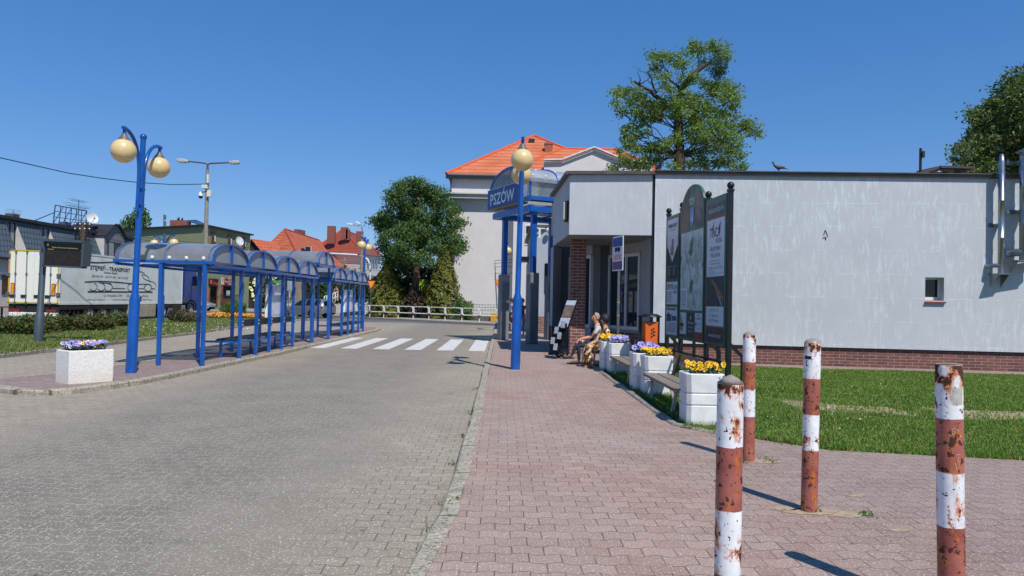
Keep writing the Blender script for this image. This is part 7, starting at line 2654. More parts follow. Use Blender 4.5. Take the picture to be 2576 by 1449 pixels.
def corner_house(name, label, A_, B_, C_, R1, R2, wallm, roofm):
    """hip-roofed house seen over its corner: A-B the short hip end, B-C the long side, R1-R2 the ridge"""
    A_, B_, C_, R1, R2 = [P(*q) for q in (A_, B_, C_, R1, R2)]
    D_ = A_ + (C_ - B_); D_.z = C_.z
    t = thing(name, label, 'house', ((A_.x + C_.x) / 2, (A_.y + C_.y) / 2, 0))
    c = (A_ + B_ + C_ + D_) / 4
    mb = MB()
    ins = [c + (q - c) * .94 for q in (A_, B_, C_, D_)]
    for p, q in zip(ins, ins[1:] + ins[:1]): mb.quad((p.x, p.y, -.2), (q.x, q.y, -.2), (q.x, q.y, q.z + .05), (p.x, p.y, p.z + .05))
    part('wall', mb, wallm, t, True)
    mb = MB(); mb.add([A_, B_, R1], [(0, 1, 2)]); mb.quad(B_, C_, R2, R1); mb.add([C_, D_, R2], [(0, 1, 2)]); mb.quad(D_, A_, R1, R2); part('roof', mb, roofm, t, True)
    mb = MB()
    for p, q in ((A_, R1), (B_, R1), (C_, R2), (R1, R2)): mb.tube([p, q], .14, 6)
    part('ridge_tiles', mb, mt('ridge_tile2', 'a8482a', .8), t, True)
    mb = MB()
    for p, q in ((A_, B_), (B_, C_)): mb.tube([p - V((0, 0, .1)), q - V((0, 0, .1))], .1, 6)
    part('gutter', mb, m_galv, t, True)
    return t, ins


h1, ins = corner_house('orange_roof_house', 'cream house with bright orange hip roof behind the blue shelters', (655, 637, 104), (752, 646, 97), (886, 679, 122), (717, 576, 108), (802, 604, 126), m_cream, m_tile2)
a, b = ins[0], ins[1]; d = (b - a); d.z = 0; d.normalize(); n = V((-d.y, d.x, 0))
if n.y < 0: n = -n
for u, v0, v1 in ((724, 729, 748), (738, 729, 748)):
    mb = MB(); p, q = onplane(u - 5, v1, a, b), onplane(u + 5, v0, a, b); mb.slab([p - n * .1, V((q.x, q.y, p.z)) - n * .1, q - n * .1, V((p.x, p.y, q.z)) - n * .1], -n, .1); w_ = part('window', mb, m_white, h1, True)
    mb = MB(); p, q = onplane(u - 3.2, v1 - 2, a, b), onplane(u + 3.2, v0 + 2, a, b); mb.slab([p - n * .12, V((q.x, q.y, p.z)) - n * .12, q - n * .12, V((p.x, p.y, q.z)) - n * .12], -n, .02); part('pane', mb, m_dkglass, w_, True)
q = P(754, 584, 116); mb = MB(); mb.box((q.x, q.y, q.z - .5), (2.4, .8, 1.7), R(80)); part('chimney', mb, bricks('chimney_brick3', '8a4236', '74382e', '7d756d', .3, .1), h1, True)
# timber gable wing
p0_, p1_, pk = P(627, 640, 100), P(664, 640, 100), P(634, 603, 100)
w1 = thing('timber_gable_house', 'dark timber gable with orange roof left of the orange-roofed house', 'house', (p0_.x, 100, 0))
mb = MB(); mb.poly([(p0_.x, 100, -.2), (p1_.x, 100, -.2), (p1_.x, 100, p1_.z), (pk.x, 100, pk.z), (p0_.x, 100, p0_.z)]); part('wall', mb, mt('dark_timber', '2f2724', .8, var=.3), w1, True)
mb = MB(); rr_ = P(700, 606, 108); mb.quad((pk.x, 99.5, pk.z + .1), (p1_.x + .3, 99.5, p1_.z - .2), (p1_.x + 5, 106, p1_.z), (rr_.x, 108, pk.z + .3)); mb.quad((pk.x, 99.5, pk.z + .1), (p0_.x - .2, 99.5, p0_.z - .2), (p0_.x - .2, 108, p0_.z - .2), (pk.x, 108, pk.z + .1)); part('roof', mb, m_tile2, w1, True)
h2, ins = corner_house('red_roof_house', 'white house with brick-red hip roof and tall brick chimneys behind the trees', (780, 632, 124), (918, 638, 116), (962, 645, 137), (861, 577, 128), (908, 594, 150), m_wht2, m_tile3)
a, b = ins[1], ins[2]; d = (b - a); d.z = 0; d.normalize(); n = V((-d.y, d.x, 0))
if n.x > 0: n = -n
for u, v, w_, hh in ((834, 582, 1.3, 3.0), (867, 578, 1.2, 2.0), (876, 582, .6, 1.8), (905, 591, 1.1, 2.4)):
    q = P(u, v, 122); mb = MB(); mb.box((q.x, q.y, q.z - .6), (w_, .8, hh)); part('chimney', mb, bricks('chimney_brick3', '8a4236', '74382e', '7d756d', .3, .1), h2, True)
for u in (926, 933, 940, 947):
    mb = MB(); p, q = onplane(u - 2, 672, a, b), onplane(u + 2, 655, a, b); mb.slab([p - n * .1, V((q.x, q.y, p.z)) - n * .1, q - n * .1, V((p.x, p.y, q.z)) - n * .1], -n, .1); part('window', mb, m_dkglass, h2, True)

# ================================================================== MASTS, RAILINGS, SIGNS ALONG THE STREET
m_polec = mt('concrete_pole', '8b8478', .9, var=.2, vs=4)
q = G(513, 810)
t = thing('street_light', 'tall concrete street light with two arms, cameras and boxes', 'street light', (q.x, q.y, 0))
Dm = q.y


def L_(u, v): p = P(u, v, Dm); return V((p.x - t.location.x, 0, p.z))


tp = L_(522, 428)
mb = MB(); mb.tube([(0, 0, 0), tuple(tp)], [.15, .09], 14); part('pole', mb, m_polec, t)
mb = MB(); mb.tube([tp, L_(522, 424), L_(522.5, 414), L_(530, 411), L_(577, 409)], [.09, .07, .05, .045, .04], 8); mb.tube([L_(522, 418), L_(521, 413), L_(515, 410.5), L_(475, 406)], [.05, .045, .045, .04], 8); part('arm', mb, mt('arm_brown', '5e5148', .6, .4), t)
for u0, u1, v0, v1 in ((475, 445, 406, 403.5), (577, 603, 409, 408)):
    a, b = L_(u0, v0), L_(u1, v1)
    mb = MB(); mb.bar(a, b, .26, .16); mb.bar(a.lerp(b, .25), a.lerp(b, .9), .3, .22); part('lamp_head', mb, mt('lamp_head_grey', 'a9abab', .5, var=.1), t, bev=.05)
for u, v, w_, h_ in ((526, 451, .12, .5), (518, 471, .32, .22), (529, 488, .22, .38)):
    p = L_(u, v); mb = MB(); mb.box((p.x, -.14, p.z), (w_, .2, h_)); part('equipment_box', mb, mt('box_white', 'cfd0c6', .5), t, bev=.02)
p = L_(505, 488); mb = MB(); mb.bar((tp.x, 0, p.z + .12), (p.x, 0, p.z + .12), .08, .08); mb.lathe([(.05, .12), (.12, .05), (.13, -.12)], 12, (p.x, 0, p.z)); cm_ = part('dome_camera', mb, m_white, t)
mb = MB(); mb.sphere((p.x, 0, p.z - .15), .12, 12, 8); part('camera_dome', mb, m_black, cm_)
wtop = P(520, 463, Dm)
mb = MB(); pts = [P(u, v, Dm - (516 - u) * .022) for u, v in ((516, 463), (437, 464.5), (346, 459), (260, 449), (174, 436), (85, 416), (0, 397), (-80, 375))]; mb.tube(pts, .022, 5)
solo('overhead_wire', mb, m_black, 'thin black overhead wire sagging across the sky to the concrete street light', 'wire')

# wooden pole with tangled cables
q = P(211, 562, 45.5)
t = thing('utility_pole', 'old brown utility pole with insulators and tangled cables before the mansard roof', 'pole', (q.x, q.y, 0))
mb = MB(); mb.tube([(0, 0, -.1), (0, 0, q.z)], [.16, .2], 10); mb.box((0, 0, q.z - .4), (.32, .3, .9)); part('pole', mb, mt('tarred_wood', '4a3d33', .9, var=.3), t)
mb = MB()
for k in range(5): mb.bar((-.5, -.1, q.z - .1 - k * .22), (.5, -.1, q.z - .18 - k * .22), .05, .05)
part('cross_arm', mb, m_dark, t)
mb = MB()
for k in range(8): mb.sphere((-.45 + (k % 4) * .3, -.15, q.z - .05 - (k // 4) * .3), .05, 8, 6)
part('insulator', mb, m_white, t)
mb = MB()
for k in range(6):
    x_ = random.uniform(-.5, .5); mb.tube([(x_, -.15, q.z - .2), (x_ * 1.8, -.2, q.z - .6), (x_ * 1.2, -.15, q.z - 1.1), (.1, -.15, q.z - 1.2)], .012, 4)
part('cable_loop', mb, m_black, t)
mb = MB()
for k, (v0, v1) in enumerate(((577, 612), (589, 634), (573, 599))):
    a, b = P(214, v0, 45.5), P(640, v1 + 10, 84)
    mid_ = a.lerp(b, .5) - V((0, 0, .5)); mb.tube([a, a.lerp(mid_, .5) - V((0, 0, .12)), mid_, mid_.lerp(b, .5) - V((0, 0, .12)), b], .018, 4)
solo('overhead_wire', mb, m_black, 'bundle of three thin cables strung from the old brown pole towards the green house', 'wire')
q = P(590, 640, 79); mb = MB(); mb.tube([(q.x, 79, 0), (q.x + .2, 79, P(590, 602, 79).z)], [.16, .11], 8); solo('utility_pole', mb, m_polec, 'plain weathered pole beside the green shop house wall', 'pole')

# far street light
t = thing('street_light', 'far concrete street light with two short raised lamp arms beside the far globe lamp', 'street light', (P(909, 700, 62).x, 62, 0))
t_ = t; bx0 = t.location.x


def L2(u, v): p = P(u, v, 62); return V((p.x - bx0, 0, p.z))


mb = MB(); mb.tube([(0, 0, 0), L2(911, 590)], [.15, .1], 10); part('pole', mb, m_polec, t)
mb = MB(); mb.tube([L2(911, 595), L2(911.5, 577), L2(905, 568), L2(888, 565)], .045, 6); mb.tube([L2(911.5, 577), L2(910, 570), L2(905, 564)], .045, 6); part('arm', mb, m_galv, t)
for u0, u1, v0, v1 in ((888, 873, 565, 563.5), (906, 895, 564, 558.5)):
    mb = MB(); mb.bar(L2(u0, v0), L2(u1, v1), .22, .16); part('lamp_head', mb, m_white, t, bev=.04)

# signal mast
t = thing('signal_mast', 'white curved traffic signal mast reaching over the road above the shelters', 'traffic light', (P(931, 700, 63).x, 63, 0))
bx0 = t.location.x


def L3(u, v): p = P(u, v, 63); return V((p.x - bx0, 0, p.z))


mb = MB(); mb.tube([(0, 0, 0), L3(931, 690), L3(930, 665), L3(925, 653), L3(915, 646), L3(895, 641), L3(840, 638), L3(762, 635)], [.1, .09, .09, .09, .085, .08, .075, .06], 10); part('mast', mb, m_white, t)
for u0, u1, v0, v1 in ((768, 781, 621, 637), (758, 766, 624, 637)):
    a, b = L3(u0, v1), L3(u1, v0); mb = MB(); mb.box(((a.x + b.x) / 2, 0, (a.z + b.z) / 2), (b.x - a.x, .25, b.z - a.z)); s_ = part('signal_head', mb, m_black, t, bev=.03)
    mb = MB(); mb.box(((a.x + b.x) / 2, .16, (a.z + b.z) / 2), (b.x - a.x + .06, .03, b.z - a.z + .06)); part('backing_plate', mb, m_white, s_)
# far utility pole and wires
q = P(865, 700, 95); mb = MB(); mb.tube([(q.x, 95, 0), (q.x, 95, P(866, 648, 95).z)], [.16, .12], 8)
for v in (656, 664): p = P(865, v, 95); mb.bar((p.x - .8, 95, p.z), (p.x + .8, 95, p.z), .08, .08)
solo('utility_pole', mb, m_polec, 'far grey pole with cross arms before the white house', 'pole')
mb = MB()
for v0, v1, v2 in ((657, 645, 640), (662, 652, 644), (668, 662, 660), (672, 679, 684)):
    a, b = P(865, v0, 95), P(1290, v1 + 8, 58.5); mid_ = a.lerp(b, .5) - V((0, 0, .3)); mb.tube([a, a.lerp(mid_, .5) - V((0, 0, .1)), mid_, mid_.lerp(b, .5) - V((0, 0, .1)), b], .022, 4)
solo('overhead_wire', mb, m_black, 'four thin dark wires running across the pale school wall', 'wire')

# railing along the far pavement
m_rw = mt('railing_white', 'd4d5d4', .5)
m_rr = mt('railing_red', '8f2a2a', .5)


def railing(name, label, a, b, n, h=.98, red=True):
    a, b = V(a), V(b)
    t = thing(name, label, 'railing', tuple(a.lerp(b, .5)))
    d = (b - a) / n
    for i in range(n + 1):
        p = a + d * i
        mb = MB(); mb.tube([p, p + V((0, 0, h))], .035, 8)
        po = part('post', mb, m_rw, t, True)
        if red: mb = MB(); mb.tube([p + V((0, 0, .24)), p + V((0, 0, .44))], .038, 8); part('red_band', mb, m_rr, po, True)
    for i in range(n):
        p = a + d * i; L = d.length; u_ = d.normalized(); mb = MB()
        x0_, x1_, z0_, z1_, r_ = .06, L - .06, .44, h - .04, .16
        pts = []
        for cx, cz, s0_ in ((x1_ - r_, z1_ - r_, 90), (x1_ - r_, z0_ + r_, 0), (x0_ + r_, z0_ + r_, -90), (x0_ + r_, z1_ - r_, -180)):
            for k in range(5): an_ = R(s0_ - 22.5 * k); pts.append(p + u_ * (cx + r_ * math.cos(an_)) + V((0, 0, cz + r_ * math.sin(an_))))
        pts.append(pts[0]); mb.tube(pts, .037, 6, False)
        fr = part('hoop', mb, m_rw, t, True)
        if red:
            mb = MB()
            for zz in (z1_, z0_):
                for f in (.3, .62): mb.tube([p + u_ * (L * f - .09) + V((0, 0, zz)), p + u_ * (L * f + .09) + V((0, 0, zz))], .034, 6)
            part_each('red_band', mb, m_rr, fr, True)
    return t


ra, rb_ = G(930, 797.5, .03), G(1251.5, 811.7, .03)
d = (rb_ - ra) / 8
railing('pedestrian_railing', 'long white tubular railing with red bands along the far pavement', ra - d * 3, rb_ + d * 1, 12)
a, b = P(815, 762, 78), P(850, 752, 80); a.z -= .35; b.z -= .2
railing('pedestrian_railing', 'short all-white railing climbing by the far side road', a, b, 5, 1.1, False)
# low wall and iron fence before the school
wn2 = V((-d.y, d.x, 0)).normalized()
wa, wb_ = ra + wn2 * 3.1 - d * 2, rb_ + wn2 * 3.1 + d * 3
wc = [ra + wn2 * 3.1 - d * .3, wb_]
mb = MB(); mb.bar(wc[0] + V((0, 0, .17)), wc[1] + V((0, 0, .17)), .3, .4); solo('garden_wall', mb, mt('stained_concrete', '7a7265', .95, var=.3, vs=3), 'low stained concrete wall under the black iron fence beyond the railing', 'wall')
fe = thing('garden_fence', 'black iron bar fence on the low wall in front of the thujas', 'fence', tuple(wc[0].lerp(wc[1], .5)))
Lf = (wc[1] - wc[0]).length; u_ = (wc[1] - wc[0]).normalized()
mb = MB()
for zz in (.5, .75, 1.0, 1.2): mb.bar(wc[0] + V((0, 0, zz)), wc[1] + V((0, 0, zz)), .025, .025)
part('rail', mb, m_black, fe, True)
mb = MB()
for k in range(int(Lf / .28)): p = wc[0] + u_ * k * .28; mb.bar(p + V((0, 0, .36)), p + V((0, 0, 1.22)), .02, .02)
o = part('bars', mb, m_black, fe, True)

# signs
def yield_sign(label, u, v_top, v_ap, v_base, D, w_):
    p = P(u, v_base, D)
    t = thing('yield_sign', label, 'road sign', (p.x, p.y, 0), 0, 'yellow yield signs at the road mouth')
    zt_, za = P(u, v_top, D).z, P(u, v_ap, D).z
    mb = MB(); mb.tube([(0, .05, 0), (0, .05, zt_ - .1)], .03, 8); part('pole', mb, m_galv, t)
    mb = MB(); mb.slab([(-w_ / 2, 0, zt_), (w_ / 2, 0, zt_), (.03, 0, za), (-.03, 0, za)], (0, -1, 0), .02); pl = part('plate', mb, mt('sign_red', 'b0302a', .5), t)
    k = .84; zc_ = zt_ - (zt_ - za) * .36
    mb = MB(); mb.slab([(-w_ / 2 * k, -.006, zc_ + (zt_ - zc_) * k), (w_ / 2 * k, -.006, zc_ + (zt_ - zc_) * k), (0, -.006, zc_ + (za - zc_) * k)], (0, -1, 0), .004); part('face', mb, mt('sign_amber', 'e8940a', .5), pl)
    return t


yield_sign('yellow yield sign in front of the left golden thuja', 931.5, 706, 727.5, 795, 55.5, .69)
yield_sign('yellow yield sign half hidden behind the left concrete canopy column', 1255, 703.5, 730, 822, 42, .66)
for u, vt, vb, lb, disc in ((641, 700, 793, 'thin pale signpost with small plates at the edge of the flower bed', False), (725, 703, 801, 'thin signpost with a round sign seen from behind at the tip of the grass island', True)):
    p = G(u - 2, vb); t = thing('signpost', lb, 'road sign', (p.x, p.y, 0)); zt_ = P(u, vt, p.y).z
    mb = MB(); mb.tube([(0, 0, 0), (.1, 0, zt_)], .03, 8); part('pole', mb, m_galv, t)
    mb = MB()
    if disc:
        mb.lathe([(.36, -.01), (.36, .01)], 22); mb.v = [(x + .1, z - .05, y + zt_ - .35) for x, y, z in mb.v]
    else:
        mb.box((.3, -.03, zt_ - .15), (.55, .02, .3)); mb.box((.25, -.03, zt_ - .5), (.4, .02, .3))
    part('plate', mb, mt('sign_back', '9aa4ac', .5, .3) if disc else m_white, t)
p = P(652, 760, 66); t = thing('direction_sign', 'dark signal post carrying blue and green direction plates beside the notice board', 'road sign', (P(671, 760, 66).x, 66, 0))
zs = [P(668, v, 66).z for v in (702, 706, 716)]
mb = MB(); mb.tube([(0, 0, 0), (0, 0, zs[0] + .3)], .09, 8); mb.box((0, -.1, zs[2] - .3), (.35, .3, 1.0)); part('post', mb, m_dark, t)
mb = MB(); mb.box((-.55, -.1, zs[0] - .1), (.75, .03, .45)); part('blue_plate', mb, mt('sign_blue2', '23478f', .4), t)
mb = MB(); mb.box((1.2, -.1, zs[1] - .1), (1.3, .03, .25)); part('green_plate', mb, mt('sign_green', '3f8a5a', .4), t)
mb = MB(); mb.box((.05, -.12, zs[2] - 2.4), (.3, .04, 1.2)); part('white_band', mb, m_white, t)
# billboard among the trees
a, b = P(1054, 731, 59.6), P(1091, 704, 59.6)
t = thing('billboard', 'lime and dark billboard with white script between the golden thujas', 'billboard', (a.x, a.y, 0))
W_b = b.x - a.x
mb = MB(); mb.box((W_b / 2, 0, (a.z + b.z) / 2), (W_b, .06, b.z - a.z)); bb = part('panel', mb, mt('billboard_dark', '22282c', .5), t)
mb = MB(); mb.box((W_b * .21, -.035, (a.z + b.z) / 2), (W_b * .42, .01, b.z - a.z)); part('lime_part', mb, mt('billboard_lime', '9cc21a', .5, var=.3, vs=3), bb)
mb = MB(); mb.box((W_b * .72, -.035, a.z - .03), (W_b * .55, .01, .1)); write(mb, 'Ro', V((W_b * .56, -.04, (a.z + b.z) / 2 - .05)), (1, 0, 0), (0, 0, 1), .32, .42); mb.tube([(W_b * .75 + .35 * math.cos(R(k * 20)), -.05, (a.z + b.z) / 2 - .02 + .35 * math.sin(R(k * 20))) for k in range(10, 18)], .02, 4); part('lettering', mb, m_white, bb)
mb = MB(); mb.tube([(.02, .05, 0), (.02, .05, P(1058, 672, 59.6).z)], .05, 6); part('pole', mb, mt('rusty_pole', '7a4a32', .8), t)
# yellow crates at the end of the railing
p = G(1243, 807.5, .03)
for k in range(2):
    mb = MB(); z0_ = .03 + k * .31
    for zz in (.02, .14, .26): mb.box((p.x, p.y, z0_ + zz), (.5, .4, .055))
    for x in (-.24, -.12, 0, .12, .24):
        for y in (-.19, .19): mb.box((p.x + x, p.y + y, z0_ + .14), (.035, .03, .28))
    mb.box((p.x, p.y, z0_ + .14), (.44, .34, .26))
    solo('yellow_crate', mb, mt('yellow_plastic', 'd9a80c', .5), ('lower' if k == 0 else 'upper') + ' yellow plastic crate of the stack at the right end of the railing', 'crate', 'yellow crates stacked by the railing')
# ================================================================== PEOPLE AND PIGEONS
m_skin = NT('skin'); m_skin = m_skin.out(m_skin.mix(m_skin.mapr(m_skin.noise(9, 3), .35, .65), 'c08468', 'd29a80'), .5, Subsurface_Weight=.1)
m_skin2 = NT('skin_tanned'); m_skin2 = m_skin2.out(m_skin2.mix(m_skin2.mapr(m_skin2.noise(9, 3), .35, .65), 'b07a5c', 'c68e6e'), .5, Subsurface_Weight=.1)
m_shirt = NT('grey_shirt'); m_shirt.bump(m_shirt.noise(22, 4, .6), .5, .01); m_shirt = m_shirt.out(m_shirt.mix(m_shirt.mapr(m_shirt.noise(16, 3, .6), .45, .6), 'b5afa5', 'd0cac0'), .9)
m_trous = mt('navy_trousers', '262f3d', .9, var=.15, vs=10, bump=.4, bs=18)
m_shoe = mt('brown_leather', '5a4034', .5)
m_sock = mt('dark_socks', '1c1d20', .9)
m_hairw = mt('thin_white_hair', 'a08a7e', .8)
m_haird = mt('dark_hair', '21141a', .6, var=.3, vs=30)
m_dress = NT('leaf_print_dress')
_t = m_dress
_n = _t.noise(8, 2, .5, dist=1.6); _n2 = _t.noise(11, 2, .5, vec=_t.vmath('ADD', _t.pos, (3, 1, 5)), dist=1.2)
_c = _t.mix(_t.mapr(_n, .42, .5), '33200f', 'a06a2a'); _c = _t.mix(_t.mapr(_n, .55, .58), _c, 'd0b48c'); _c = _t.mix(_t.mapr(_n2, .58, .61), _c, 'ded6c6'); _c = _t.mix(_t.mapr(_n2, .36, .33), _c, '1d1310')
_t.bump(_t.noise(14, 3), .4, .01)
m_dress = _t.out(_c, .85)
m_eye = mt('eye_dark', '1a1410', .3)
m_bag = mt('tan_bag', '9a7448', .6)


def grow(verts, edges, radii, sub=1):
    """one continuous skin over a skeleton of joints"""
    me = bpy.data.meshes.new('skeleton')
    me.from_pydata([tuple(v) for v in verts], edges, [])
    o = bpy.data.objects.new('skeleton', me)
    C.objects.link(o)
    sk = o.modifiers.new('skin', 'SKIN'); sk.use_smooth_shade = True; sk.branch_smoothing = .6
    for i, r in enumerate(radii):
        d = me.skin_vertices[0].data[i]
        d.radius = r if isinstance(r, tuple) else (r, r)
        d.use_root = i == 0
    s_ = o.modifiers.new('sub', 'SUBSURF'); s_.levels = sub; s_.render_levels = sub
    out = bpy.data.meshes.new_from_object(o.evaluated_get(bpy.context.evaluated_depsgraph_get()))
    bpy.data.objects.remove(o); bpy.data.meshes.remove(me)
    return out


def person(label, loc, rz, J, mats, face, scale=1., sub=2, kids=None, group=None):
    """J: joints in metres, x forward, y to the left; mats: region -> material; one continuous body"""
    names, V_, Rr, E = [], [], [], []

    def jn(n, p, r, par=None, reg=None):
        names.append((n, reg)); V_.append(V(p) * scale); Rr.append(tuple(q * scale for q in r) if isinstance(r, tuple) else r * scale)
        if par is not None: E.append((idx[par], len(V_) - 1))
        idx[n] = len(V_) - 1
    idx = {}
    up = V(J['neck']) - V(J['chest'])
    jn('pelvis', J['pelvis'], (.15, .125), None, 'pants')
    jn('waist', V(J['pelvis']).lerp(V(J['chest']), .5), (.135, .11), 'pelvis', 'top')
    jn('chest', J['chest'], (.15, .115), 'waist', 'top')
    jn('neckbase', V(J['chest']).lerp(V(J['neck']), .72), (.085, .075), 'chest', 'top')
    jn('neck', J['neck'], .052, 'neckbase', 'skin')
    hd_ = V(J['head']); hu = V(J.get('headup', (0, 0, 1))).normalized(); hf = V(face).normalized(); hf = (hf - hu * hf.dot(hu)).normalized()
    jn('jaw', hd_ - hu * .055 + hf * .02, (.062, .066), 'neck', 'skin')
    jn('head', hd_ + hu * .03, (.078, .09), 'jaw', 'skin')
    jn('crown', hd_ + hu * .095, (.06, .07), 'head', 'skin')
    for s, k in ((1, 'l'), (-1, 'r')):
        jn('sh' + k, J['sh' + k], .062, 'chest', 'sleeve')
        jn('ua' + k, V(J['sh' + k]).lerp(V(J['el' + k]), .55), .05, 'sh' + k, 'sleeve')
        jn('el' + k, J['el' + k], .041, 'ua' + k, 'arm')
        jn('wr' + k, J['wr' + k], .027, 'el' + k, 'arm')
        h_ = V(J['ha' + k]); w_ = V(J['wr' + k]); hd2 = (h_ - w_).normalized()
        pn = V(J.get('palm' + k, (0, 0, -1))); sd_ = hd2.cross(pn).normalized()
        jn('pm' + k, w_ + hd2 * .06, (.036, .018), 'wr' + k, 'arm')
        for q, (off, ln) in enumerate(((-.03, .062), (-.01, .074), (.01, .07), (.029, .055))):
            b_ = w_ + hd2 * .095 + sd_ * off
            jn('f%s%d' % (k, q), b_, .0105, 'pm' + k, 'arm')
            jn('g%s%d' % (k, q), b_ + hd2 * ln * .55 + pn * .008, .009, 'f%s%d' % (k, q), 'arm')
            jn('h%s%d' % (k, q), b_ + hd2 * ln * .85 + pn * .035, .0075, 'g%s%d' % (k, q), 'arm')
        tb_ = w_ + hd2 * .045 - sd_ * .045 * s
        jn('t%s0' % k, tb_, .012, 'pm' + k, 'arm'); jn('t%s1' % k, tb_ + hd2 * .045 - sd_ * .012 * s + pn * .02, .009, 't%s0' % k, 'arm')
        jn('hp' + k, J['hp' + k], .1, 'pelvis', 'pants')
        jn('th' + k, V(J['hp' + k]).lerp(V(J['kn' + k]), .5), .082, 'hp' + k, 'pants')
        jn('kn' + k, J['kn' + k], .06, 'th' + k, 'pants')
        jn('ca' + k, V(J['kn' + k]).lerp(V(J['an' + k]), .38), .056, 'kn' + k, 'shin')
        jn('an' + k, J['an' + k], .037, 'ca' + k, 'ankle')
        jn('he' + k, V(J['an' + k]).lerp(V(J['to' + k]), .12) - V((0, 0, .03)), .04, 'an' + k, 'shoe')
        jn('ba' + k, V(J['an' + k]).lerp(V(J['to' + k]), .65), (.042, .03), 'he' + k, 'shoe')
        jn('to' + k, J['to' + k], (.035, .022), 'ba' + k, 'shoe')
    me = grow(V_, E, Rr, sub)
    regs = ['top', 'pants', 'sleeve', 'arm', 'skin', 'shin', 'ankle', 'shoe']
    for r in regs: me.materials.append(mats.get(r) or mats['skin'])
    # colour every face by the bone nearest to it
    segs = [(V_[a], V_[b], names[b][1]) for a, b in E]
    for p in me.polygons:
        c = p.center; best = None
        for a, b, rg in segs:
            ab_ = b - a; t_ = max(0, min(1, (c - a).dot(ab_) / max(ab_.length_squared, 1e-9)))
            d_ = (c - a - ab_ * t_).length
            if best is None or d_ < best[0]: best = (d_, rg)
        p.material_index = regs.index(best[1]); p.use_smooth = True
    # nose, ears, brow, eyes and mouth become part of the same body mesh
    bm = bmesh.new(); bm.from_mesh(me)
    hs = hu.cross(hf)
    ex = MB()
    s_ = scale

    def hp_(f, l, u): return (hd_ + hf * f + hs * l + hu * u) * s_
    ex.cur = 4
    ex.tube([hp_(.088, 0, .025), hp_(.112, 0, -.012), hp_(.09, 0, -.022)], [.008 * s_, .015 * s_, .01 * s_], 7)
    for l in (-1, 1):
        ex.sphere(hp_(.0, .086 * l, .0), .03 * s_, 8, 6, (.7, .35, 1.1))
        ex.tube([hp_(.083, .012 * l, .035), hp_(.075, .05 * l, .034)], .008 * s_, 6)
    ex.cur = 8
    for l in (-1, 1): ex.sphere(hp_(.083, .031 * l, .016), .01 * s_, 8, 6)
    ex.cur = 9
    ex.tube([hp_(.08, -.022, -.052), hp_(.09, 0, -.05), hp_(.08, .022, -.052)], .0055 * s_, 6)
    me.materials.append(m_eye); me.materials.append(mt('lips', 'a8584e', .5))
    base = len(bm.verts)
    nv = [bm.verts.new(v) for v in ex.v]
    for f, mi, sm in zip(ex.f, ex.mi, ex.sm):
        try:
            nf = bm.faces.new([nv[i] for i in f]); nf.material_index = mi; nf.smooth = True
        except ValueError: pass
    bm.to_mesh(me); bm.free()
    t = thing('person', label, 'person', loc, rz, group)
    obj('body', me, t)
    t['_hd'] = tuple(hd_ * s_); 
    del t['_hd']
    return t, hp_


def hair_cap(t, hp_, mat, back=.0, low=-.05, front=.35, puff=1.0, s_=1.):
    """hair hugging the skull, longer at the back"""
    mb = MB(); n, m = 22, 9; vs, fs = [], []
    for i in range(m + 1):
        th = PI * .62 * i / m
        for k in range(n):
            a = 2 * PI * k / n
            fr_ = math.cos(a)            # 1 at the face
            thk = th * (1 - front * max(0, fr_) ** 1.5) * (1 + .25 * max(0, -fr_))
            r_ = .1 * puff * (1 + .04 * math.sin(a * 7 + i))
            f = r_ * 1.08 * math.sin(thk) * math.cos(a) - .008
            l = r_ * .93 * math.sin(thk) * math.sin(a)
            u = .035 + r_ * 1.16 * math.cos(thk)
            vs.append(hp_(f, l, u))
    for i in range(m):
        for k in range(n): fs.append((i * n + k, (i + 1) * n + k, (i + 1) * n + (k + 1) % n, i * n + (k + 1) % n))
    mb.add(vs, fs, True)
    return part('hair', mb, mat, t)


# man: seated, right leg crossed over, facing the road (-x in the world)
SEAT = .40
Jm = dict(pelvis=(0, 0, SEAT + .12), chest=(-.03, 0, SEAT + .42), neck=(-.0, 0, SEAT + .62), head=(.035, 0, SEAT + .765),
          shl=(-.02, .19, SEAT + .52), shr=(-.02, -.19, SEAT + .52), ell=(.12, .24, SEAT + .29), elr=(.12, -.23, SEAT + .29), wrl=(.33, .12, SEAT + .24), wrr=(.34, -.08, SEAT + .255), hal=(.45, .07, SEAT + .21), har=(.46, -.02, SEAT + .225),
          hpl=(.02, .1, SEAT + .09), hpr=(.02, -.1, SEAT + .09), knl=(.46, .09, SEAT + .07), knr=(.46, -.02, SEAT + .17), anl=(.44, .1, .1), anr=(.63, .14, .23), tol=(.66, .11, .035), tor=(.84, .15, .17))
man_, hp1 = person('elderly man in grey shirt and navy trousers sitting cross-legged next to a woman', (2.38, 17.95, 0), R(180 - 4), Jm,
                   dict(skin=m_skin, top=m_shirt, sleeve=m_shirt, arm=m_skin, pants=m_trous, shin=m_trous, ankle=m_sock, shoe=m_shoe), (1, .42, -.05))
hair_cap(man_, hp1, m_hairw, front=.8, puff=.9)
mb = MB(); mb.tube([(.045, .055, SEAT + .575), (.07, 0, SEAT + .55), (.045, -.055, SEAT + .575), (-.03, -.06, SEAT + .61), (-.055, 0, SEAT + .62), (-.03, .06, SEAT + .61), (.045, .055, SEAT + .575)], .017, 7, False); part('collar', mb, m_shirt, man_)
for k, y in (('l', .1), ('r', .145)):
    a, b = V(Jm['an' + k]), V(Jm['to' + k])
    mb = MB(); mb.bar(a + V((-.06, 0, -.075)), b + V((.02, 0, -.018)), .085, .02); part('shoe_sole', mb, m_dark, man_)

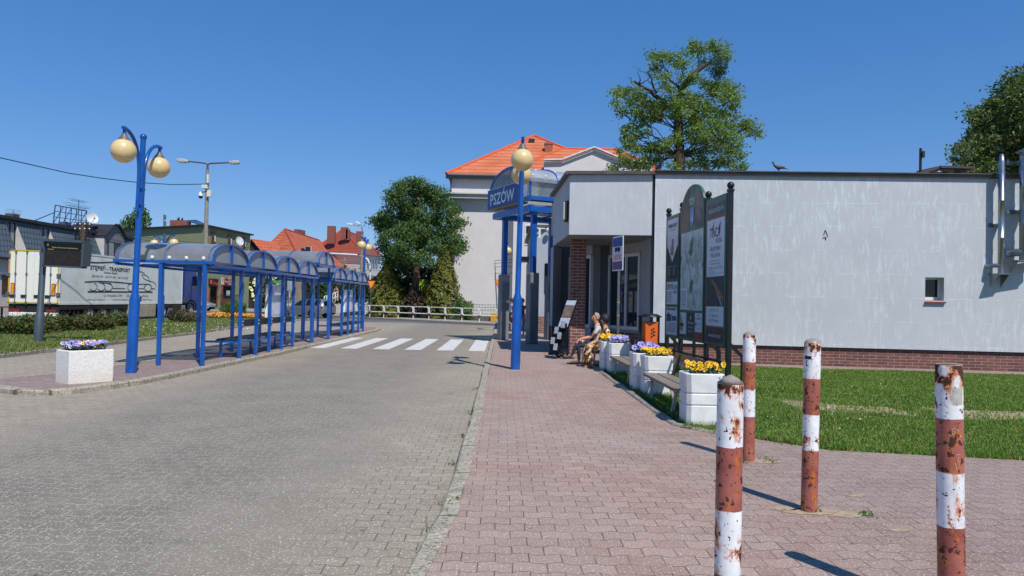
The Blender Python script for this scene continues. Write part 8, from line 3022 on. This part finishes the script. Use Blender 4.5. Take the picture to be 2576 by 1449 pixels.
Jw = dict(pelvis=(0, 0, SEAT + .12), chest=(.01, 0, SEAT + .40), neck=(.03, 0, SEAT + .59), head=(.05, -.01, SEAT + .73),
          shl=(.01, .175, SEAT + .5), shr=(.01, -.175, SEAT + .5), ell=(.06, .25, SEAT + .24), elr=(.1, -.22, SEAT + .27), wrl=(.19, .29, SEAT + .07), wrr=(.3, -.1, SEAT + .2), hal=(.3, .29, SEAT + .03), har=(.4, -.06, SEAT + .17),
          hpl=(.02, .1, SEAT + .09), hpr=(.02, -.1, SEAT + .09), knl=(.44, .1, SEAT + .06), knr=(.44, -.09, SEAT + .06), anl=(.37, .1, .1), anr=(.42, -.08, .1), tol=(.55, .13, .03), tor=(.6, -.07, .03))
wom, hp2 = person('woman in brown leaf-print dress with dark hair, turned to the man beside her', (2.52, 17.3, 0), R(180 + 6), Jw,
                  dict(skin=m_skin2, top=m_dress, sleeve=m_dress, arm=m_skin2, pants=m_dress, shin=m_skin2, ankle=m_skin2, shoe=m_skin2), (.75, -.7, 0))
hair_cap(wom, hp2, m_haird, front=.4, puff=1.1)
mb = MB(); path = [((-.02, 0, SEAT + .16), .19, .17), ((.12, 0, SEAT + .13), .21, .13), ((.3, 0, SEAT + .1), .215, .11), ((.43, 0, SEAT + .06), .2, .115), ((.485, 0, SEAT - .06), .19, .1), ((.47, 0, SEAT - .17), .2, .11), ((.455, 0, SEAT - .27), .215, .13)]
n = 20; vs, fs = [], []
for i, (c, ry, rz_) in enumerate(path):
    a_, b_ = V(path[max(i - 1, 0)][0]), V(path[min(i + 1, len(path) - 1)][0]); d_ = (b_ - a_).normalized(); nn_ = V((-d_.z, 0, d_.x))
    for k in range(n):
        q = 2 * PI * k / n; w_ = 1 + .05 * math.sin(q * 5 + i) * (i > 2)
        vs.append(V(c) + V((0, 1, 0)) * ry * math.cos(q) * w_ + nn_ * rz_ * math.sin(q) * w_)
for i in range(len(path) - 1):
    for k in range(n): fs.append((i * n + k, i * n + (k + 1) % n, (i + 1) * n + (k + 1) % n, (i + 1) * n + k))
mb.add(vs, fs, True); part('skirt', mb, m_dress, wom)
mb = MB(); mb.tube([(.02, .12, SEAT + .56), (.13, .02, SEAT + .42), (.15, -.12, SEAT + .26), (.1, -.22, SEAT + .16)], .018, 6); mb.box((.14, -.24, SEAT + .13), (.22, .1, .2)); part('shoulder_bag', mb, m_bag, wom, bev=.02)
for k in ('l', 'r'):
    a, b = V(Jw['an' + k]), V(Jw['to' + k])
    mb = MB(); mb.bar(a + V((-.06, 0, -.075)), b + V((.02, 0, -.015)), .085, .022); mb.tube([b + V((-.06, .045, .0)), b + V((-.06, 0, .035)), b + V((-.06, -.045, 0))], .009, 5); part('sandal', mb, mt('sandal_tan', 'a88a6a', .6), wom)


def standing(stride=.12, armf=.0):
    return dict(pelvis=(0, 0, .93), chest=(0.0, 0, 1.24), neck=(.01, 0, 1.45), head=(.03, 0, 1.57), shl=(0, .17, 1.35), shr=(0, -.17, 1.35), ell=(-.02 + armf * .2, .22, 1.08), elr=(-.02, -.22, 1.08), wrl=(.06 + armf, .22, .86 + armf * .4), wrr=(.03, -.22, .84), hal=(.09 + armf, .21, .75 + armf * .4), har=(.05, -.21, .73), palml=(0, -1, 0), palmr=(0, 1, 0),
                hpl=(0, .09, .9), hpr=(0, -.09, .9), knl=(stride * .7, .09, .49), knr=(-stride * .3, -.09, .49), anl=(stride, .09, .08), anr=(-stride, -.09, .09), tol=(stride + .2, .1, .025), tor=(-stride + .2, -.1, .025))


m_wine = mt('wine_shirt', '6d1f33', .9, bump=.3, bs=20)
m_jeans = mt('light_jeans', '5a6980', .9, var=.15)
m_skirt = mt('black_skirt', '15151a', .9)
m_lblue = mt('pale_blue_top', '8ea0b8', .9)
q = P(1313, 840, 32.5)
w2, hp3 = person('woman in wine-red shirt and sunglasses walking with a floral shopping bag behind the blue lamp', (q.x, 32.6, 0), R(-100), standing(.14), dict(skin=m_skin, top=m_wine, sleeve=m_wine, arm=m_skin, pants=m_jeans, shin=m_jeans, ankle=m_jeans, shoe=m_dark), (1, -.25, 0), .98)
hair_cap(w2, hp3, mt('brown_hair', '4a2c22', .6), front=.3, puff=1.08)
mb = MB(); mb.tube([hp3(.094, -.06, .018), hp3(.1, 0, .02), hp3(.094, .06, .018)], .018, 6); part('sunglasses', mb, m_black, w2)
m_floral = NT('floral_cloth'); _v = m_floral.voro(16, out='Color'); m_floral = m_floral.out(m_floral.mix(m_floral.mapr(m_floral.noise(13, 2), .46, .54), '2c2f44', m_floral.mix(.55, _v, 'd8b8b8')), .8)
hb = V((q.x, 32.6, 0)) + Matrix.Rotation(R(-100), 3, 'Z') @ V((.05, .24, 0))
bg_ = MB(); bg_.box((hb.x, hb.y, .42), (.42, .2, .4), R(-100), (.92, .8)); bagt = thing('shopping_bag', 'floral cloth shopping bag held by the woman in the wine-red shirt', 'bag', (hb.x, hb.y, .22)); part('bag', bg_, m_floral, bagt, True, bev=.04)
mb = MB(); mb.tube([hb + V((-.1, 0, .6)), hb + V((-.05, 0, .74)), hb + V((.05, 0, .74)), hb + V((.1, 0, .6))], .014, 6); part('handle', mb, m_dark, bagt, True)
q = P(1287, 820, 37)
w3, hp4 = person('woman in pale blue top and black skirt standing behind the concrete canopy column', (q.x, 37, 0), R(-160), standing(.05), dict(skin=m_skin, top=m_lblue, sleeve=m_lblue, arm=m_skin, pants=m_skirt, shin=m_skin, ankle=m_skin, shoe=m_dark), (1, 0, 0), .98)
hair_cap(w3, hp4, m_haird, front=.3, puff=1.12)
mb = MB(); mb.lathe([(.14, .98), (.2, .85), (.24, .55)], 18, (0, 0, 0)); part('skirt', mb, m_skirt, w3)
q = P(845, 757, 80)
w4, hp5 = person('distant person in dark top and shorts beside the black off-road car', (q.x, 80, q.z), R(-90), standing(.14), dict(skin=m_skin, top=m_skirt, sleeve=m_skin, arm=m_skin, pants=m_skirt, shin=m_skin, ankle=m_skin, shoe=m_dark), (1, 0, 0), 1., 1)
hair_cap(w4, hp5, m_haird, front=.35)

# ---- pigeons on the roof edge
m_pig = mt('pigeon_slate', '4a4f5a', .6, var=.25, vs=30)
m_pig2 = mt('pigeon_wing', '6d717a', .6, var=.4, vs=22)
m_neck = NT('pigeon_neck'); m_neck = m_neck.out('2d4a48', .3, .3)


def pigeon(label, loc, rz):
    t = thing('pigeon', label, 'pigeon', loc, rz, 'pigeons on the roof edge')
    vs = [(0, 0, .13), (.07, 0, .15), (.11, 0, .20), (.125, 0, .26), (.155, 0, .27), (.185, 0, .262), (-.08, 0, .115), (-.15, 0, .09), (-.24, 0, .06), (-.01, .025, .06), (-.01, .025, .01), (.03, .03, .005), (-.01, -.025, .06), (-.01, -.025, .01), (.03, -.03, .005)]
    E = [(0, 1), (1, 2), (2, 3), (3, 4), (4, 5), (0, 6), (6, 7), (7, 8), (0, 9), (9, 10), (10, 11), (0, 12), (12, 13), (13, 14)]
    rr = [(.062, .066), .056, .037, .03, .02, .006, (.055, .045), (.035, .02), (.03, .008), .018, .007, .006, .018, .007, .006]
    me = grow(vs, E, rr, 2)
    me.materials.append(m_pig); me.materials.append(m_neck); me.materials.append(mt('pigeon_pink', '9a5a52', .6))
    for p in me.polygons:
        p.use_smooth = True
        p.material_index = 1 if (p.center.x > .08 and p.center.z > .17 and p.center.x < .13) else (2 if p.center.z < .045 and p.center.x > -.08 else 0)
    obj('body', me, t)
    for s in (-1, 1):
        mb = MB(); mb.sphere((-.05, s * .052, .135), .1, 12, 8, (1.15, .14, .42)); part('wing', mb, m_pig2, t)
    return t


for u, v, lb, rz in ((1953, 436, 'grey pigeon standing upright on the roof edge against open sky', R(155)), (1653, 429, 'pigeon huddled at the roof corner joint in front of the tall tree', R(-80))):
    p = P(u, v, 19.2)
    s_ = (V((p.x, p.y, 0)) - A).dot(wd) if u > 1660 else .1
    b_ = Wp(s_, topz(s_) + .088, .05)
    pigeon(lb, tuple(b_), rz)
